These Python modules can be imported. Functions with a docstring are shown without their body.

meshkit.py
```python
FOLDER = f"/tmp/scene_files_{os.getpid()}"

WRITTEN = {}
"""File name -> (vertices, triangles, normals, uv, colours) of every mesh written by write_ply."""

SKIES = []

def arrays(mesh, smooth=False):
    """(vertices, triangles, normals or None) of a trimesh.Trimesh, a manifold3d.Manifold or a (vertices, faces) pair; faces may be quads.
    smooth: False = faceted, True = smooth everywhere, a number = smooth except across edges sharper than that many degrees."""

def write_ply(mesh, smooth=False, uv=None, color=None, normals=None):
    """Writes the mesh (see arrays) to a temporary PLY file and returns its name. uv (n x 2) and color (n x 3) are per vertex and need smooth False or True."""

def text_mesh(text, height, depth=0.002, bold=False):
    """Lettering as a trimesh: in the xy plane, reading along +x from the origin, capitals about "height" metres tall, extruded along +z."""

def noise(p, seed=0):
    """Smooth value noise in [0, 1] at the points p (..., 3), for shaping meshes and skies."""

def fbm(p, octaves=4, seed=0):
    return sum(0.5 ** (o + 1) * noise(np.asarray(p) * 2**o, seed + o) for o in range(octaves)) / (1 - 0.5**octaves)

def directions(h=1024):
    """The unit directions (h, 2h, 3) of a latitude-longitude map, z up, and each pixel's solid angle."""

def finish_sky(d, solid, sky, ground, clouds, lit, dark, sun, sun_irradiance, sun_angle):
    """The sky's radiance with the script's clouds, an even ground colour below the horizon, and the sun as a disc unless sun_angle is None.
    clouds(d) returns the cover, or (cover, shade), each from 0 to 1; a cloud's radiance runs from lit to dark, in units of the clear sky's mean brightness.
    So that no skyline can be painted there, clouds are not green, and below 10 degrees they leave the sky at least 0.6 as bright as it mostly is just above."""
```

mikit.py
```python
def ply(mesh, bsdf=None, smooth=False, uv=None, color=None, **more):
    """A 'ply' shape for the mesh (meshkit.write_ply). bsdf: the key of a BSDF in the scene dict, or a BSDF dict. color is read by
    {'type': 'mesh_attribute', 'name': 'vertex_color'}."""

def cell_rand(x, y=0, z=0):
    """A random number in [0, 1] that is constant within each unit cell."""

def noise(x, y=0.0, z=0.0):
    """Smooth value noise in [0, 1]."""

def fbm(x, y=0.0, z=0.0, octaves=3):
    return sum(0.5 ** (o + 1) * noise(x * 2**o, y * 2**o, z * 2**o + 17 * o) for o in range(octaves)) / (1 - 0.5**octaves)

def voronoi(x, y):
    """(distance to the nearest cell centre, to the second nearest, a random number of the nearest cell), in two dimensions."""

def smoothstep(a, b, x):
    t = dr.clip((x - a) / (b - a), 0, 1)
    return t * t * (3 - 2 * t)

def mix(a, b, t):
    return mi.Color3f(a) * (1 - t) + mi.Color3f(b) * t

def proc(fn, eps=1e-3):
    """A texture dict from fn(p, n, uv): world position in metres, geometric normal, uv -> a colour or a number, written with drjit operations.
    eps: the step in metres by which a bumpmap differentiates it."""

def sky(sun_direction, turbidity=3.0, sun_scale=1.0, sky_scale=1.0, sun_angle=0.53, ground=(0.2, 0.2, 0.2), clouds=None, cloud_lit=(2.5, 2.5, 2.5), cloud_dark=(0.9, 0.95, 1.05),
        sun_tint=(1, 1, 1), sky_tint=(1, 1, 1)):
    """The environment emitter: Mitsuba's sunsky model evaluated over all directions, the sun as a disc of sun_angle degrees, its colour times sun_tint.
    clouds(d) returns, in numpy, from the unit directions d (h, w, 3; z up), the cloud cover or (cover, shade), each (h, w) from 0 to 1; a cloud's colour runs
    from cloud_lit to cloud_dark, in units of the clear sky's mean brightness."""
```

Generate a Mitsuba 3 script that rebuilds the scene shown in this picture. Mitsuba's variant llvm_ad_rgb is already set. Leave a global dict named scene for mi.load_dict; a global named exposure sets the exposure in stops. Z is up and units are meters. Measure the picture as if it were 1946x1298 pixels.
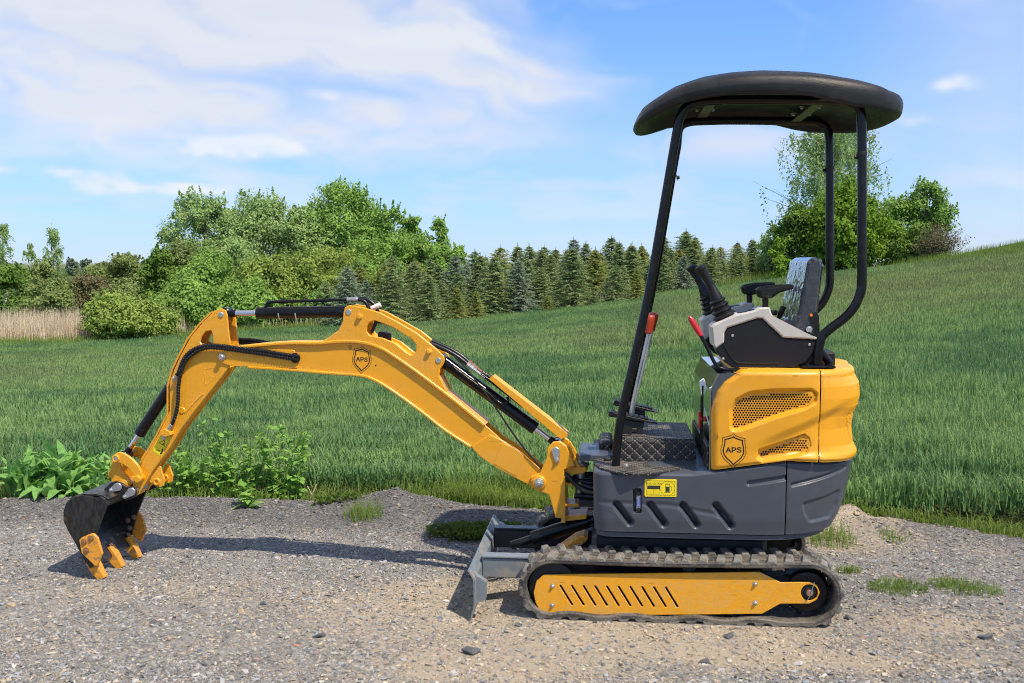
import math
import numpy as np
import trimesh
import manifold3d
import shapely
from shapely.geometry import Polygon, LineString
import drjit as dr
import mitsuba as mi
import mikit
import meshkit
from mikit import ply, proc, noise, fbm, voronoi, smoothstep, mix

T = mi.ScalarTransform4f
scene, labels = {}, {}
rng = np.random.default_rng(7)

# ---------------------------------------------------------------- camera, sky, exposure
EYE = (0.0, 0.0, 1.42)
AIM = (-0.092663, 0.992817, 1.42 - 0.07568)
scene['camera'] = {'type': 'perspective', 'fov': 53.036, 'fov_axis': 'x', 'near_clip': 0.05, 'far_clip': 3000.0,
                   'to_world': T().look_at(origin=list(EYE), target=list(AIM), up=[0, 0, 1])}
SUN = (0.4386, -0.3603, 0.8233)
exposure = 1.92


def cloud_cover(d):
    """Fair weather: a broad white sheet of streaky cloud over the left half, small cumulus below it, thin veils on the right; noise all round the sky, with cloud added overhead for whiter fill light."""
    az = np.arctan2(d[..., 0], d[..., 1])
    el = np.arcsin(np.clip(d[..., 2], -1, 1))
    one = 0 * az
    # streaks run gently down to the right
    along, across = az - 0.20 * el, el + 0.20 * az
    warp = meshkit.fbm(np.stack([az * 7, el * 13, one + 9], -1), 4) - 0.5
    q = np.stack([along * 5.0, across * 24.0, one + 2.0], -1)
    streak = meshkit.fbm(q + warp[..., None] * [1.6, 3.0, 0], 6)
    soft = meshkit.fbm(np.stack([along * 6.0, across * 15.0, one + 21], -1) + warp[..., None] * 1.6, 6)
    fibre = meshkit.fbm(np.stack([along * 14.0, across * 75.0, one + 33], -1) + warp[..., None] * [2, 5, 0], 4)
    right = np.interp(el, [0.05, 0.098, 0.135, 0.172, 0.21, 0.257, 0.6], [-0.06, 0.00, -0.02, 0.03, -0.06, -0.12, -0.35])
    sheet = smooth(right + 0.05, right - 0.10, az + (soft - 0.5) * 0.30) * smooth(0.070, 0.135, el + (soft - 0.5) * 0.12 - 0.025 * smooth(-0.40, -0.6, az)) * smooth(1.45, 1.1, el)
    sheet = np.maximum(sheet * smooth(-2.9, -2.2, az), 0.75 * smooth(0.45, 0.60, soft) * smooth(0.30, 0.42, el))  # cloud above the view, added to whiten the fill light
    veil = sheet * np.clip(0.30 + 1.0 * smooth(0.28, 0.68, streak * 0.40 + soft * 0.45 + fibre * 0.15), 0, 1)
    # elsewhere: thin wisps and veils
    wisps = 0.50 * smooth(0.50, 0.74, streak * 0.5 + soft * 0.3 + fibre * 0.2)
    veil2 = 0.40 * smooth(0.18, 0.36, az) * (0.3 + soft) * smooth(0.5, 0.25, el)
    belt = 0.75 * np.exp(-((el - 0.112) / 0.022) ** 2) * smooth(-0.02, 0.05, az) * smooth(0.30, 0.16, az) * smooth(0.3, 0.6, soft)
    puff = lambda a, e, w, h: np.exp(-((az - a) / w) ** 2 - ((el - e) / h) ** 2)
    cu = puff(-0.345, 0.108, 0.075, 0.013) + puff(-0.48, 0.073, 0.035, 0.012) + puff(-0.40, 0.068, 0.05, 0.006) + puff(-0.575, 0.080, 0.06, 0.006) + 0.62 * puff(0.310, 0.157, 0.026, 0.012) + 0.5 * puff(0.275, 0.128, 0.025, 0.010) + puff(-0.59, 0.115, 0.03, 0.007) + puff(-0.27, 0.158, 0.02, 0.006)
    lumps = meshkit.fbm(np.stack([az * 40, el * 95, one + 3], -1), 6)
    cu = smooth(0.16, 0.75, cu * (0.15 + 1.45 * lumps)) * (0.45 + 0.5 * lumps)
    low = meshkit.fbm(np.stack([az * 9, el * 40, one + 8.0], -1), 5)
    cu2 = 0.34 * smooth(0.52, 0.72, low) * smooth(0.01, 0.04, el) * smooth(0.16, 0.08, el)
    haze = 0.52 * np.exp(-np.maximum(el, 0) / 0.075)
    cover = 1 - (1 - np.clip(veil * 0.90, 0, 0.92)) * (1 - wisps * 0.5) * (1 - cu) * (1 - cu2) * (1 - haze) * (1 - veil2) * (1 - belt)
    shade = np.clip(0.75 - 0.9 * (streak - 0.30) - 0.8 * cu, 0, 1)
    return cover, shade


def smooth(a, b, x):
    t = np.clip((np.asarray(x, float) - a) / (b - a), 0, 1)
    return t * t * (3 - 2 * t)


scene['sky_light'] = mikit.sky(SUN, turbidity=2.6, sky_scale=1.6, clouds=cloud_cover, cloud_lit=(2.15, 2.18, 2.22), cloud_dark=(1.70, 1.78, 1.98), sky_tint=(0.54, 0.71, 0.96), ground=(0.16, 0.17, 0.12), sun_tint=(0.96, 1.0, 1.05))

# ---------------------------------------------------------------- bookkeeping


def numbered(key):
    if key not in USED:
        USED.add(key)
        return key
    n = 1
    while f'{key}_{n:03d}' in USED:
        n += 1
    USED.add(f'{key}_{n:03d}')
    return f'{key}_{n:03d}'


USED = set()


def thing(name, label, category, group=None):
    key = numbered(name)
    labels[key] = {'label': label, 'category': category}
    if group:
        labels[key]['group'] = group
    return key


def part(parent, name, mesh, bsdf, smooth=30, label=None, **more):
    key = numbered(parent + '__' + name)
    scene[key] = ply(mesh, bsdf, smooth=smooth, **more)
    if label:
        labels[key] = {'label': label}
    return key


def structure(name, mesh, bsdf, label=None, smooth=True, **more):
    scene[numbered(name)] = ply(mesh, bsdf, smooth=smooth, **more)
    labels[name] = {'kind': 'structure'}
    if label:
        labels[name]['label'] = label


# ---------------------------------------------------------------- materials


def mat(name, d):
    USED.add(name)
    scene[name] = d
    return name


def two(d):
    return {'type': 'twosided', 'bsdf': d}


def rgb(*c):
    return {'type': 'rgb', 'value': list(c)}


def pr(color, rough=0.4, **k):
    c = color if isinstance(color, dict) else rgb(*color)
    r = rough if isinstance(rough, dict) else float(rough)
    return {'type': 'principled', 'base_color': c, 'roughness': r, **k}


def lerp3(a, b, t):
    return mix(a, b, t)


def f_yellow(p, n, uv):
    d = fbm(p.x * 14, p.y * 14, p.z * 14, 4)
    k = smoothstep(0.52, 0.80, d)
    low = smoothstep(0.55, 0.0, p.z) * smoothstep(0.42, 0.68, fbm(p.x * 60, p.y * 60, p.z * 60, 3))
    c = mix((0.71, 0.325, 0.009), (0.66, 0.305, 0.016), k)
    c = mix(c, (0.58, 0.36, 0.11), smoothstep(0.46, 0.74, fbm(p.x * 5, p.y * 5, p.z * 7, 4)) * 0.22)
    scuff = smoothstep(0.80, 0.86, noise(p.x * 22, p.y * 22, p.z * 190)) * smoothstep(0.60, 0.72, fbm(p.x * 6, p.y * 6, p.z * 6, 2))
    c = mix(c, (0.20, 0.11, 0.04), scuff * 0.6)
    return mix(c, (0.48, 0.34, 0.17), low * 0.25)


def f_yrough(p, n, uv):
    return 0.30 + 0.16 * fbm(p.x * 35, p.y * 35, p.z * 35, 3)


def f_grey(p, n, uv):
    d = fbm(p.x * 20, p.y * 20, p.z * 20, 4)
    c = mix((0.047, 0.056, 0.073), (0.058, 0.068, 0.087), d)
    dust = smoothstep(0.55, 0.85, fbm(p.x * 9, p.y * 9, p.z * 22, 4))
    return mix(c, (0.16, 0.15, 0.14), dust * 0.12)


def f_blade(p, n, uv):
    d = fbm(p.x * 18, p.y * 18, p.z * 18, 4)
    k = smoothstep(0.48, 0.72, d) + smoothstep(0.10, 0.0, p.z) * 0.55
    return mix((0.155, 0.185, 0.21), (0.30, 0.27, 0.215), dr.minimum(k, 1) * 0.6)


def f_tread(p, n, uv):
    d = fbm(p.x * 26, p.y * 26, p.z * 26, 4)
    e = fbm(p.x * 160, p.y * 160, p.z * 160, 2)
    k = smoothstep(0.30, 0.62, d * 0.7 + e * 0.3)
    return mix((0.060, 0.058, 0.055), (0.175, 0.168, 0.152), k)


def f_belt(p, n, uv):
    d = fbm(p.x * 12, p.y * 50, p.z * 12, 4)
    e = fbm(p.x * 150, p.y * 80, p.z * 150, 2)
    return mix((0.035, 0.033, 0.031), (0.15, 0.133, 0.11), smoothstep(0.32, 0.72, d * 0.65 + e * 0.35))


def f_bucket(p, n, uv):
    d = fbm(p.x * 22, p.y * 22, p.z * 22, 5)
    e = fbm(p.x * 90, p.y * 90, p.z * 30, 3)
    c = mix((0.009, 0.009, 0.009), (0.026, 0.0255, 0.024), smoothstep(0.35, 0.7, e))
    return mix(c, (0.13, 0.08, 0.04), smoothstep(0.62, 0.76, d) * 0.45)


def f_worn_yellow(p, n, uv):
    e = fbm(p.x * 70, p.y * 70, p.z * 70, 4)
    c = mix((0.74, 0.31, 0.02), (0.60, 0.27, 0.035), e)
    return mix(c, (0.26, 0.17, 0.09), smoothstep(0.56, 0.72, e) * 0.7)


def f_blackpaint(p, n, uv):
    d = fbm(p.x * 40, p.y * 40, p.z * 40, 4)
    return mix((0.006, 0.0065, 0.008), (0.014, 0.0138, 0.0135), smoothstep(0.52, 0.8, d))


def f_plastic(p, n, uv):
    d = fbm(p.x * 16, p.y * 16, p.z * 16, 4)
    return mix((0.016, 0.016, 0.017), (0.028, 0.0275, 0.027), smoothstep(0.35, 0.75, d))


def quilt(p):
    """Distance pattern of the diamond stitching: 47 mm diamonds on the mat, near 0 on a seam."""
    a, b = p.x / 0.047, (p.y + p.z) / 0.047
    s1, s2 = a + b, a - b
    d1 = dr.abs(s1 - dr.floor(s1) - 0.5) * 2
    d2 = dr.abs(s2 - dr.floor(s2) - 0.5) * 2
    return 1 - dr.maximum(d1, d2), d1, d2


def f_mat(p, n, uv):
    q, d1, d2 = quilt(p)
    along = p.x * 330
    stitch = smoothstep(0.075, 0.045, q) * smoothstep(-0.6, 0.1, dr.sin(along * 2))
    knot = smoothstep(0.12, 0.07, 1 - dr.minimum(d1, d2))
    dust = smoothstep(0.30, 0.7, fbm(p.x * 30, p.y * 30, p.z * 30, 4)) * smoothstep(0.6, 0.95, n.z)
    c = mix((0.012, 0.013, 0.016), (0.17, 0.155, 0.135), dust * 0.42)
    return mix(c, (0.46, 0.40, 0.30), dr.maximum(stitch * 0.9, knot))


def f_mat_bump(p, n, uv):
    q, d1, d2 = quilt(p)
    return 0.004 * smoothstep(0.0, 0.40, q)


mat('yellow_paint', two(pr(proc(f_yellow), proc(f_yrough), specular=0.5, clearcoat=0.35, clearcoat_gloss=0.85)))
mat('worn_yellow', two(pr(proc(f_worn_yellow), 0.5)))
mat('grey_paint', two(pr(proc(f_grey), 0.36, specular=0.5, clearcoat=0.25, clearcoat_gloss=0.8)))
mat('blade_grey', two(pr(proc(f_blade), 0.42, specular=0.5)))
mat('navy_paint_and_shade', two(pr((0.020, 0.025, 0.036), 0.32)))
mat('black_paint', two(pr(proc(f_blackpaint), 0.20, specular=0.30)))
mat('black_steel', two(pr(proc(f_bucket), 0.38, specular=0.5)))
mat('dark_plastic', two({'type': 'bumpmap', 'arbitrary': proc(lambda p, n, uv: 0.0006 * noise(p.x * 500, p.y * 500, p.z * 500), 4e-4), 'scale': 1.0, 'bsdf': pr(proc(f_plastic), 0.42, specular=0.32)}))
mat('soft_black', two(pr((0.010, 0.010, 0.0115), 0.42, specular=0.35)))
mat('rubber_hose', two(pr((0.007, 0.007, 0.008), 0.33)))
mat('pale_plastic', two(pr((0.47, 0.46, 0.425), 0.42)))
mat('tread_rubber', two(pr(proc(f_tread), 0.8)))
mat('belt_rubber', two(pr(proc(f_belt), 0.7)))
mat('dark_iron', two(pr((0.010, 0.010, 0.011), 0.5)))
mat('chrome', pr((0.72, 0.72, 0.74), 0.10, metallic=1.0))
mat('zinc', two(pr((0.52, 0.53, 0.53), 0.42, metallic=0.85)))
mat('mirror_steel', two(pr((0.40, 0.44, 0.42), 0.06, metallic=1.0)))
mat('brass', two(pr((0.45, 0.25, 0.13), 0.35, metallic=0.8)))
mat('rust_steel', two(pr((0.30, 0.17, 0.12), 0.6, metallic=0.3)))
mat('quilted_mat', two({'type': 'bumpmap', 'arbitrary': proc(f_mat_bump, 1e-3), 'scale': 1.0, 'bsdf': pr(proc(f_mat), 0.48)}))
mat('decal_black', two(pr((0.020, 0.012, 0.008), 0.45)))
mat('label_yellow', two(pr((0.78, 0.62, 0.015), 0.35)))
mat('label_black', two(pr((0.03, 0.03, 0.02), 0.5)))
mat('label_white', two(pr((0.75, 0.75, 0.76), 0.5)))
mat('gauge_blue', two(pr((0.18, 0.21, 0.48), 0.3)))
mat('red_grip', two(pr((0.52, 0.012, 0.020), 0.22, clearcoat=0.5)))
mat('amber_knob', two(pr((0.42, 0.040, 0.010), 0.15, clearcoat=1.0)))
mat('orange_ring', two(pr((0.80, 0.20, 0.04), 0.4)))
mat('seat_vinyl', two(pr((0.014, 0.017, 0.024), 0.38)))
mat('plastic_film', {'type': 'blendbsdf', 'weight': 0.05, 'a': {'type': 'thindielectric', 'int_ior': 1.45}, 'b': two(pr((0.55, 0.60, 0.68), 0.25, specular=0.8))})
mat('strap_olive', two(pr((0.085, 0.085, 0.05), 0.5)))


# ---------------------------------------------------------------- mesh helpers


def cat(ms):
    return trimesh.util.concatenate([m for m in ms if m is not None])


def rnd(pts, r, seg=6):
    """The polygon with its corners rounded (outward and inward) to radius r."""
    g = Polygon(pts).buffer(0)
    q = g.buffer(-r, quad_segs=seg).buffer(2 * r, quad_segs=seg).buffer(-r, quad_segs=seg)
    if q.geom_type != 'Polygon':
        q = max(q.geoms, key=lambda h: h.area)
    return np.array(q.exterior.coords)[:-1]


def ccw(p, positive=True):
    p = np.asarray(p, float)
    a = np.sum(p[:, 0] * np.roll(p[:, 1], -1) - np.roll(p[:, 0], -1) * p[:, 1])
    return p if (a > 0) == positive else p[::-1]


def inset(p, c):
    e = np.roll(p, -1, 0) - p
    n = np.stack([-e[:, 1], e[:, 0]], 1)
    n /= np.linalg.norm(n, axis=1, keepdims=True) + 1e-12
    m = n + np.roll(n, 1, 0)
    m /= np.maximum((m * m).sum(1, keepdims=True), 0.5) / 2
    return p + m * c


def plate(outer, w0, w1, holes=(), c=0.003):
    """A plate with chamfered edges: outline (a, b) in the x-z plane, thickness along y from w0 to w1."""
    rings = [ccw(outer)] + [ccw(h, False) for h in holes]
    lv = [(w0, c), (w0 + c, 0.0), (w1 - c, 0.0), (w1, c)] if c > 0 else [(w0, 0.0), (w1, 0.0)]
    V, Fc, base = [], [], 0
    for r in rings:
        k = len(r)
        for w, i in lv:
            q = inset(r, i) if i else r
            V.append(np.stack([q[:, 0], np.full(k, w), q[:, 1]], 1))
        a = np.arange(k)
        b = (a + 1) % k
        for l in range(len(lv) - 1):
            A0, B0 = base + l * k + a, base + l * k + b
            A1, B1 = A0 + k, B0 + k
            Fc += [np.stack([A0, B0, B1], 1), np.stack([A0, B1, A1], 1)]
        base += k * len(lv)
    for w, i, flip in ((lv[0][0], lv[0][1], False), (lv[-1][0], lv[-1][1], True)):
        q = [inset(r, i) if i else r for r in rings]
        v2, f2 = trimesh.creation.triangulate_polygon(Polygon(q[0], q[1:]), engine='earcut')
        f2 = np.asarray(f2)
        t = v2[f2]
        p, q = t[:, 1] - t[:, 0], t[:, 2] - t[:, 0]
        area = p[:, 0] * q[:, 1] - p[:, 1] * q[:, 0]
        f2 = np.where((area > 0)[:, None], f2, f2[:, ::-1])  # counter-clockwise in (x, z): faces -y
        V.append(np.stack([v2[:, 0], np.full(len(v2), w), v2[:, 1]], 1))
        Fc.append((f2[:, ::-1] if flip else f2) + base)
        base += len(v2)
    return trimesh.Trimesh(np.vstack(V), np.vstack(Fc), process=False)


def hull(points):
    return trimesh.convex.convex_hull(np.asarray(points, float))


def box(c, s, b=0.004):
    """A box with chamfered edges: centre c, full size s."""
    c, h = np.asarray(c, float), np.asarray(s, float) / 2
    b = min(b, h.min() * 0.6)
    v = []
    for sx in (-1, 1):
        for sy in (-1, 1):
            for sz in (-1, 1):
                for k in range(3):
                    o = np.array([sx, sy, sz]) * h
                    for j in range(3):
                        if j != k:
                            o[j] -= np.sign(o[j]) * b
                    v.append(c + o)
    return hull(v)


def pill(c, s, r, n=3):
    """A softly rounded box."""
    c, h = np.asarray(c, float), np.asarray(s, float) / 2 - r
    sp = trimesh.creation.icosphere(n - 1, r).vertices
    return hull(np.vstack([c + sp + np.array([x, y, z]) * h for x in (-1, 1) for y in (-1, 1) for z in (-1, 1)]))


def frame_of(d):
    d = np.asarray(d, float) / np.linalg.norm(d)
    x = np.cross(d, [0, 0, 1] if abs(d[2]) < 0.9 else [1, 0, 0])
    x /= np.linalg.norm(x)
    return x, np.cross(d, x), d


def lathe(p0, p1, prof, n=24):
    """A body of revolution from p0 towards p1: profile of (distance in metres from p0, radius)."""
    p0, p1 = np.asarray(p0, float), np.asarray(p1, float)
    x, y, d = frame_of(p1 - p0)
    a = np.arange(n) * 2 * np.pi / n
    ring = np.cos(a)[:, None] * x + np.sin(a)[:, None] * y
    V = [p0 + d * prof[0][0]]
    for t, r in prof:
        V.append(p0 + d * t + ring * max(r, 1e-5))
    V.append(p0 + d * prof[-1][0])
    V = np.vstack(V)
    F, i = [], np.arange(n)
    j = (i + 1) % n
    F.append(np.stack([np.zeros(n, int), 1 + j, 1 + i], 1))
    for k in range(len(prof) - 1):
        a0, a1 = 1 + k * n + i, 1 + k * n + j
        F += [np.stack([a0, a1, a1 + n], 1), np.stack([a0, a1 + n, a0 + n], 1)]
    F.append(np.stack([np.full(n, len(V) - 1), 1 + (len(prof) - 1) * n + i, 1 + (len(prof) - 1) * n + j], 1))
    m = trimesh.Trimesh(V, np.vstack(F), process=False)
    return m


def cyl(p0, p1, r, n=24, c=0.002):
    L = float(np.linalg.norm(np.subtract(p1, p0)))
    c = min(c, r * 0.5, L * 0.3)
    return lathe(p0, p1, [(0, r - c), (c, r), (L - c, r), (L, r - c)], n)


def bolt(p, axis, r=0.009, h=0.007):
    """A hexagon bolt head with its washer."""
    p, a = np.asarray(p, float), np.asarray(axis, float)
    a = a / np.linalg.norm(a)
    w = lathe(p, p + a, [(0, r * 1.45), (0.0018, r * 1.45), (0.0022, r * 1.35)], 18)
    hx = lathe(p + a * 0.002, p + a, [(0, r), (h * 0.8, r), (h, r * 0.82)], 6)
    return cat([w, hx])


def spline(pts, n=10):
    """A Catmull-Rom curve through the points."""
    p = np.asarray(pts, float)
    p = np.vstack([2 * p[0] - p[1], p, 2 * p[-1] - p[-2]])
    out = []
    for i in range(1, len(p) - 2):
        t = np.linspace(0, 1, n, endpoint=False)[:, None]
        a, b, c, d = p[i - 1], p[i], p[i + 1], p[i + 2]
        out.append(0.5 * ((2 * b) + (c - a) * t + (2 * a - 5 * b + 4 * c - d) * t * t + (3 * b - a - 3 * c + d) * t ** 3))
    return np.vstack(out + [p[-2:-1]])


def tube(path, r, n=12):
    """A round bar or hose along the path; r may vary along it."""
    p = np.asarray(path, float)
    r = np.broadcast_to(np.asarray(r, float), (len(p),))
    t = np.gradient(p, axis=0)
    t /= np.linalg.norm(t, axis=1, keepdims=True) + 1e-12
    x = frame_of(t[0])[0]
    a = np.arange(n) * 2 * np.pi / n
    V = []
    for k in range(len(p)):
        x = x - t[k] * (x @ t[k])
        x /= np.linalg.norm(x)
        y = np.cross(t[k], x)
        V.append(p[k] + r[k] * (np.cos(a)[:, None] * x + np.sin(a)[:, None] * y))
    V = np.vstack(V + [p[:1], p[-1:]])
    F, i = [], np.arange(n)
    j = (i + 1) % n
    for k in range(len(p) - 1):
        F += [np.stack([k * n + i, k * n + j, k * n + j + n], 1), np.stack([k * n + i, k * n + j + n, k * n + i + n], 1)]
    F += [np.stack([np.full(n, len(p) * n), j, i], 1), np.stack([np.full(n, len(p) * n + 1), (len(p) - 1) * n + i, (len(p) - 1) * n + j], 1)]
    return trimesh.Trimesh(V, np.vstack(F), process=False)


def circle(c, r, n=24):
    a = np.arange(n) * 2 * np.pi / n
    return np.stack([c[0] + r * np.cos(a), c[1] + r * np.sin(a)], 1)


def band(line, r):
    g = LineString(line).buffer(r, cap_style='flat', join_style='round', quad_segs=4)
    return np.array(g.exterior.coords)[:-1]


def grid_mesh(X, Y, Z):
    h, w = X.shape
    i = np.arange(h * w).reshape(h, w)
    f = np.vstack([np.stack([i[:-1, :-1], i[:-1, 1:], i[1:, 1:]], -1).reshape(-1, 3), np.stack([i[:-1, :-1], i[1:, 1:], i[1:, :-1]], -1).reshape(-1, 3)])
    return trimesh.Trimesh(np.stack([X, Y, Z], -1).reshape(-1, 3), f, process=False)


def text_on_xz(s, height, w, centre, tilt=0.0, depth=0.0008, bold=False, stretch=1.0):
    """Lettering that stands in the x-z plane and faces -y."""
    m = meshkit.text_mesh(s, height, depth, bold)
    v = np.array(m.vertices)
    v[:, :2] -= (v[:, :2].min(0) + v[:, :2].max(0)) / 2
    v[:, 0] *= stretch
    a = math.radians(tilt)
    x, z = v[:, 0] * math.cos(a) - v[:, 1] * math.sin(a), v[:, 0] * math.sin(a) + v[:, 1] * math.cos(a)
    return trimesh.Trimesh(np.stack([centre[0] + x, w - v[:, 2], centre[1] + z], 1), m.faces, process=False)


def solid2d(g, w0, w1):
    """A shapely shape as a thin plate in the x-z plane."""
    out = []
    for q in getattr(g, 'geoms', [g]):
        out.append(plate(np.array(q.exterior.coords)[:-1], w0, w1, [np.array(h.coords)[:-1] for h in q.interiors], 0))
    return cat(out)


# ---------------------------------------------------------------- the land
EDGE_Y = 5.80


def terrain(x, y):
    """Height of the field's soil: it falls away to the left and climbs to a crest on the right."""
    x, y = np.broadcast_arrays(np.asarray(x, float), np.asarray(y, float))
    xc = np.where(np.abs(x) < 30, x, np.sign(x) * (30 + 12 * np.tanh((np.abs(x) - 30) / 12)))
    t = np.maximum((y - 5.8) / 60, 0)
    te = np.where(t < 0.85, t, 0.85 + 0.25 * np.tanh((t - 0.85) / 0.25))
    z = te * (-4.06457 + 0.19567 * xc + 0.00211 * xc * xc - 0.10174 * te * xc + 3.02137 * te)
    z = z - 0.016 * np.maximum(y - 74, 0) - 0.070 * smooth(11, 20, x) * np.maximum(y - 61, 0) ** 1.05
    z = np.maximum(z, -9 - 0.0 * y)
    p = np.stack([x * 0.16, y * 0.16, 0 * x], -1)
    return z + (meshkit.fbm(p, 3, 5) - 0.5) * 0.14 * np.clip((y - 7) / 10, 0, 1)


def road_edge(x):
    x = np.asarray(x, float)
    q = np.stack([x * 0.9, 0 * x + 3.3, 0 * x], -1)
    lin = np.interp(x, [-9, -3.7, -1.4, -0.2, 0.8, 2.2, 6], [5.78, 5.86, 5.92, 5.88, 5.74, 5.50, 5.15])
    return lin + (meshkit.fbm(q, 3, 2) - 0.5) * 0.20


MOUNDS = [(-1.22, 5.78, 0.34, 0.17, 0.085), (1.05, 5.62, 0.50, 0.22, 0.115), (1.62, 5.52, 0.35, 0.20, 0.04), (-2.55, 5.75, 0.9, 0.2, 0.03)]
SANDY = [(-0.80, 3.95, 0.62, 0.30, 0.66), (-0.35, 3.42, 0.55, 0.22, 0.80), (0.75, 3.66, 0.9, 0.13, 0.62), (1.5, 4.15, 0.9, 0.20, 0.62), (1.1, 5.55, 0.55, 0.30, 1.1),
         (-0.55, 4.35, 0.5, 0.22, 0.6), (-1.9, 4.25, 0.8, 0.25, 0.42), (-2.3, 3.6, 0.9, 0.25, 0.35), (0.35, 3.9, 0.9, 0.3, 0.75), (1.25, 5.2, 0.5, 0.18, 0.5)]


def road_z(x, y):
    x, y = np.broadcast_arrays(np.asarray(x, float), np.asarray(y, float))
    p = np.stack([x, y, 0 * x], -1)
    z = (meshkit.fbm(p * 1.3, 3, 9) - 0.5) * 0.045 + (meshkit.fbm(p * 7, 3, 4) - 0.5) * 0.018
    for cx, cy, rx, ry, h in MOUNDS:
        z = z + h * np.exp(-((x - cx) / rx) ** 2 - ((y - cy) / ry) ** 2) * (0.7 + 0.6 * meshkit.noise(p * 9, 3))
    # rutted where the tracks have stood, level under them
    under = np.exp(-(np.maximum(np.abs(x - 0.29) - 0.62, 0) / 0.10) ** 2) * np.exp(-(np.maximum(np.abs(np.abs(y - 4.465) - 0.375) - 0.09, 0) / 0.06) ** 2)
    z = z * (1 - under) + under * 0.002
    # the cutting edge of the blade and the bucket teeth rest on the ground
    d = np.exp(-((x + 0.545) / 0.10) ** 2 - (np.maximum(np.abs(y - 4.465) - 0.45, 0) / 0.08) ** 2)
    z = z * (1 - 0.9 * d) + d * -0.022
    e = np.exp(-((x + 2.22) / 0.22) ** 2 - ((y - 4.52) / 0.25) ** 2)
    z = z * (1 - e) - 0.004 * e
    return z - smooth(0.0, 0.35, y - road_edge(x)) * 0.16


def sandy(x, y):
    x, y = np.broadcast_arrays(np.asarray(x, float), np.asarray(y, float))
    p = np.stack([x, y, 0 * x], -1)
    s = sum(k * np.exp(-((x - cx) / rx) ** 2 - ((y - cy) / ry) ** 2) for cx, cy, rx, ry, k in SANDY)
    return np.clip(s * 0.98 + (meshkit.fbm(p * 3.1, 4, 6) - 0.5) * 1.1, 0, 1)


def t_sandy(x, y):
    s = mi.Float(0)
    for cx, cy, rx, ry, k in SANDY:
        s += k * dr.exp(-dr.square((x - cx) / rx) - dr.square((y - cy) / ry))
    return dr.clip(s * 0.98 + (fbm(x * 3.1, y * 3.1, 0.5, 4) - 0.5) * 1.1, 0, 1)


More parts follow.
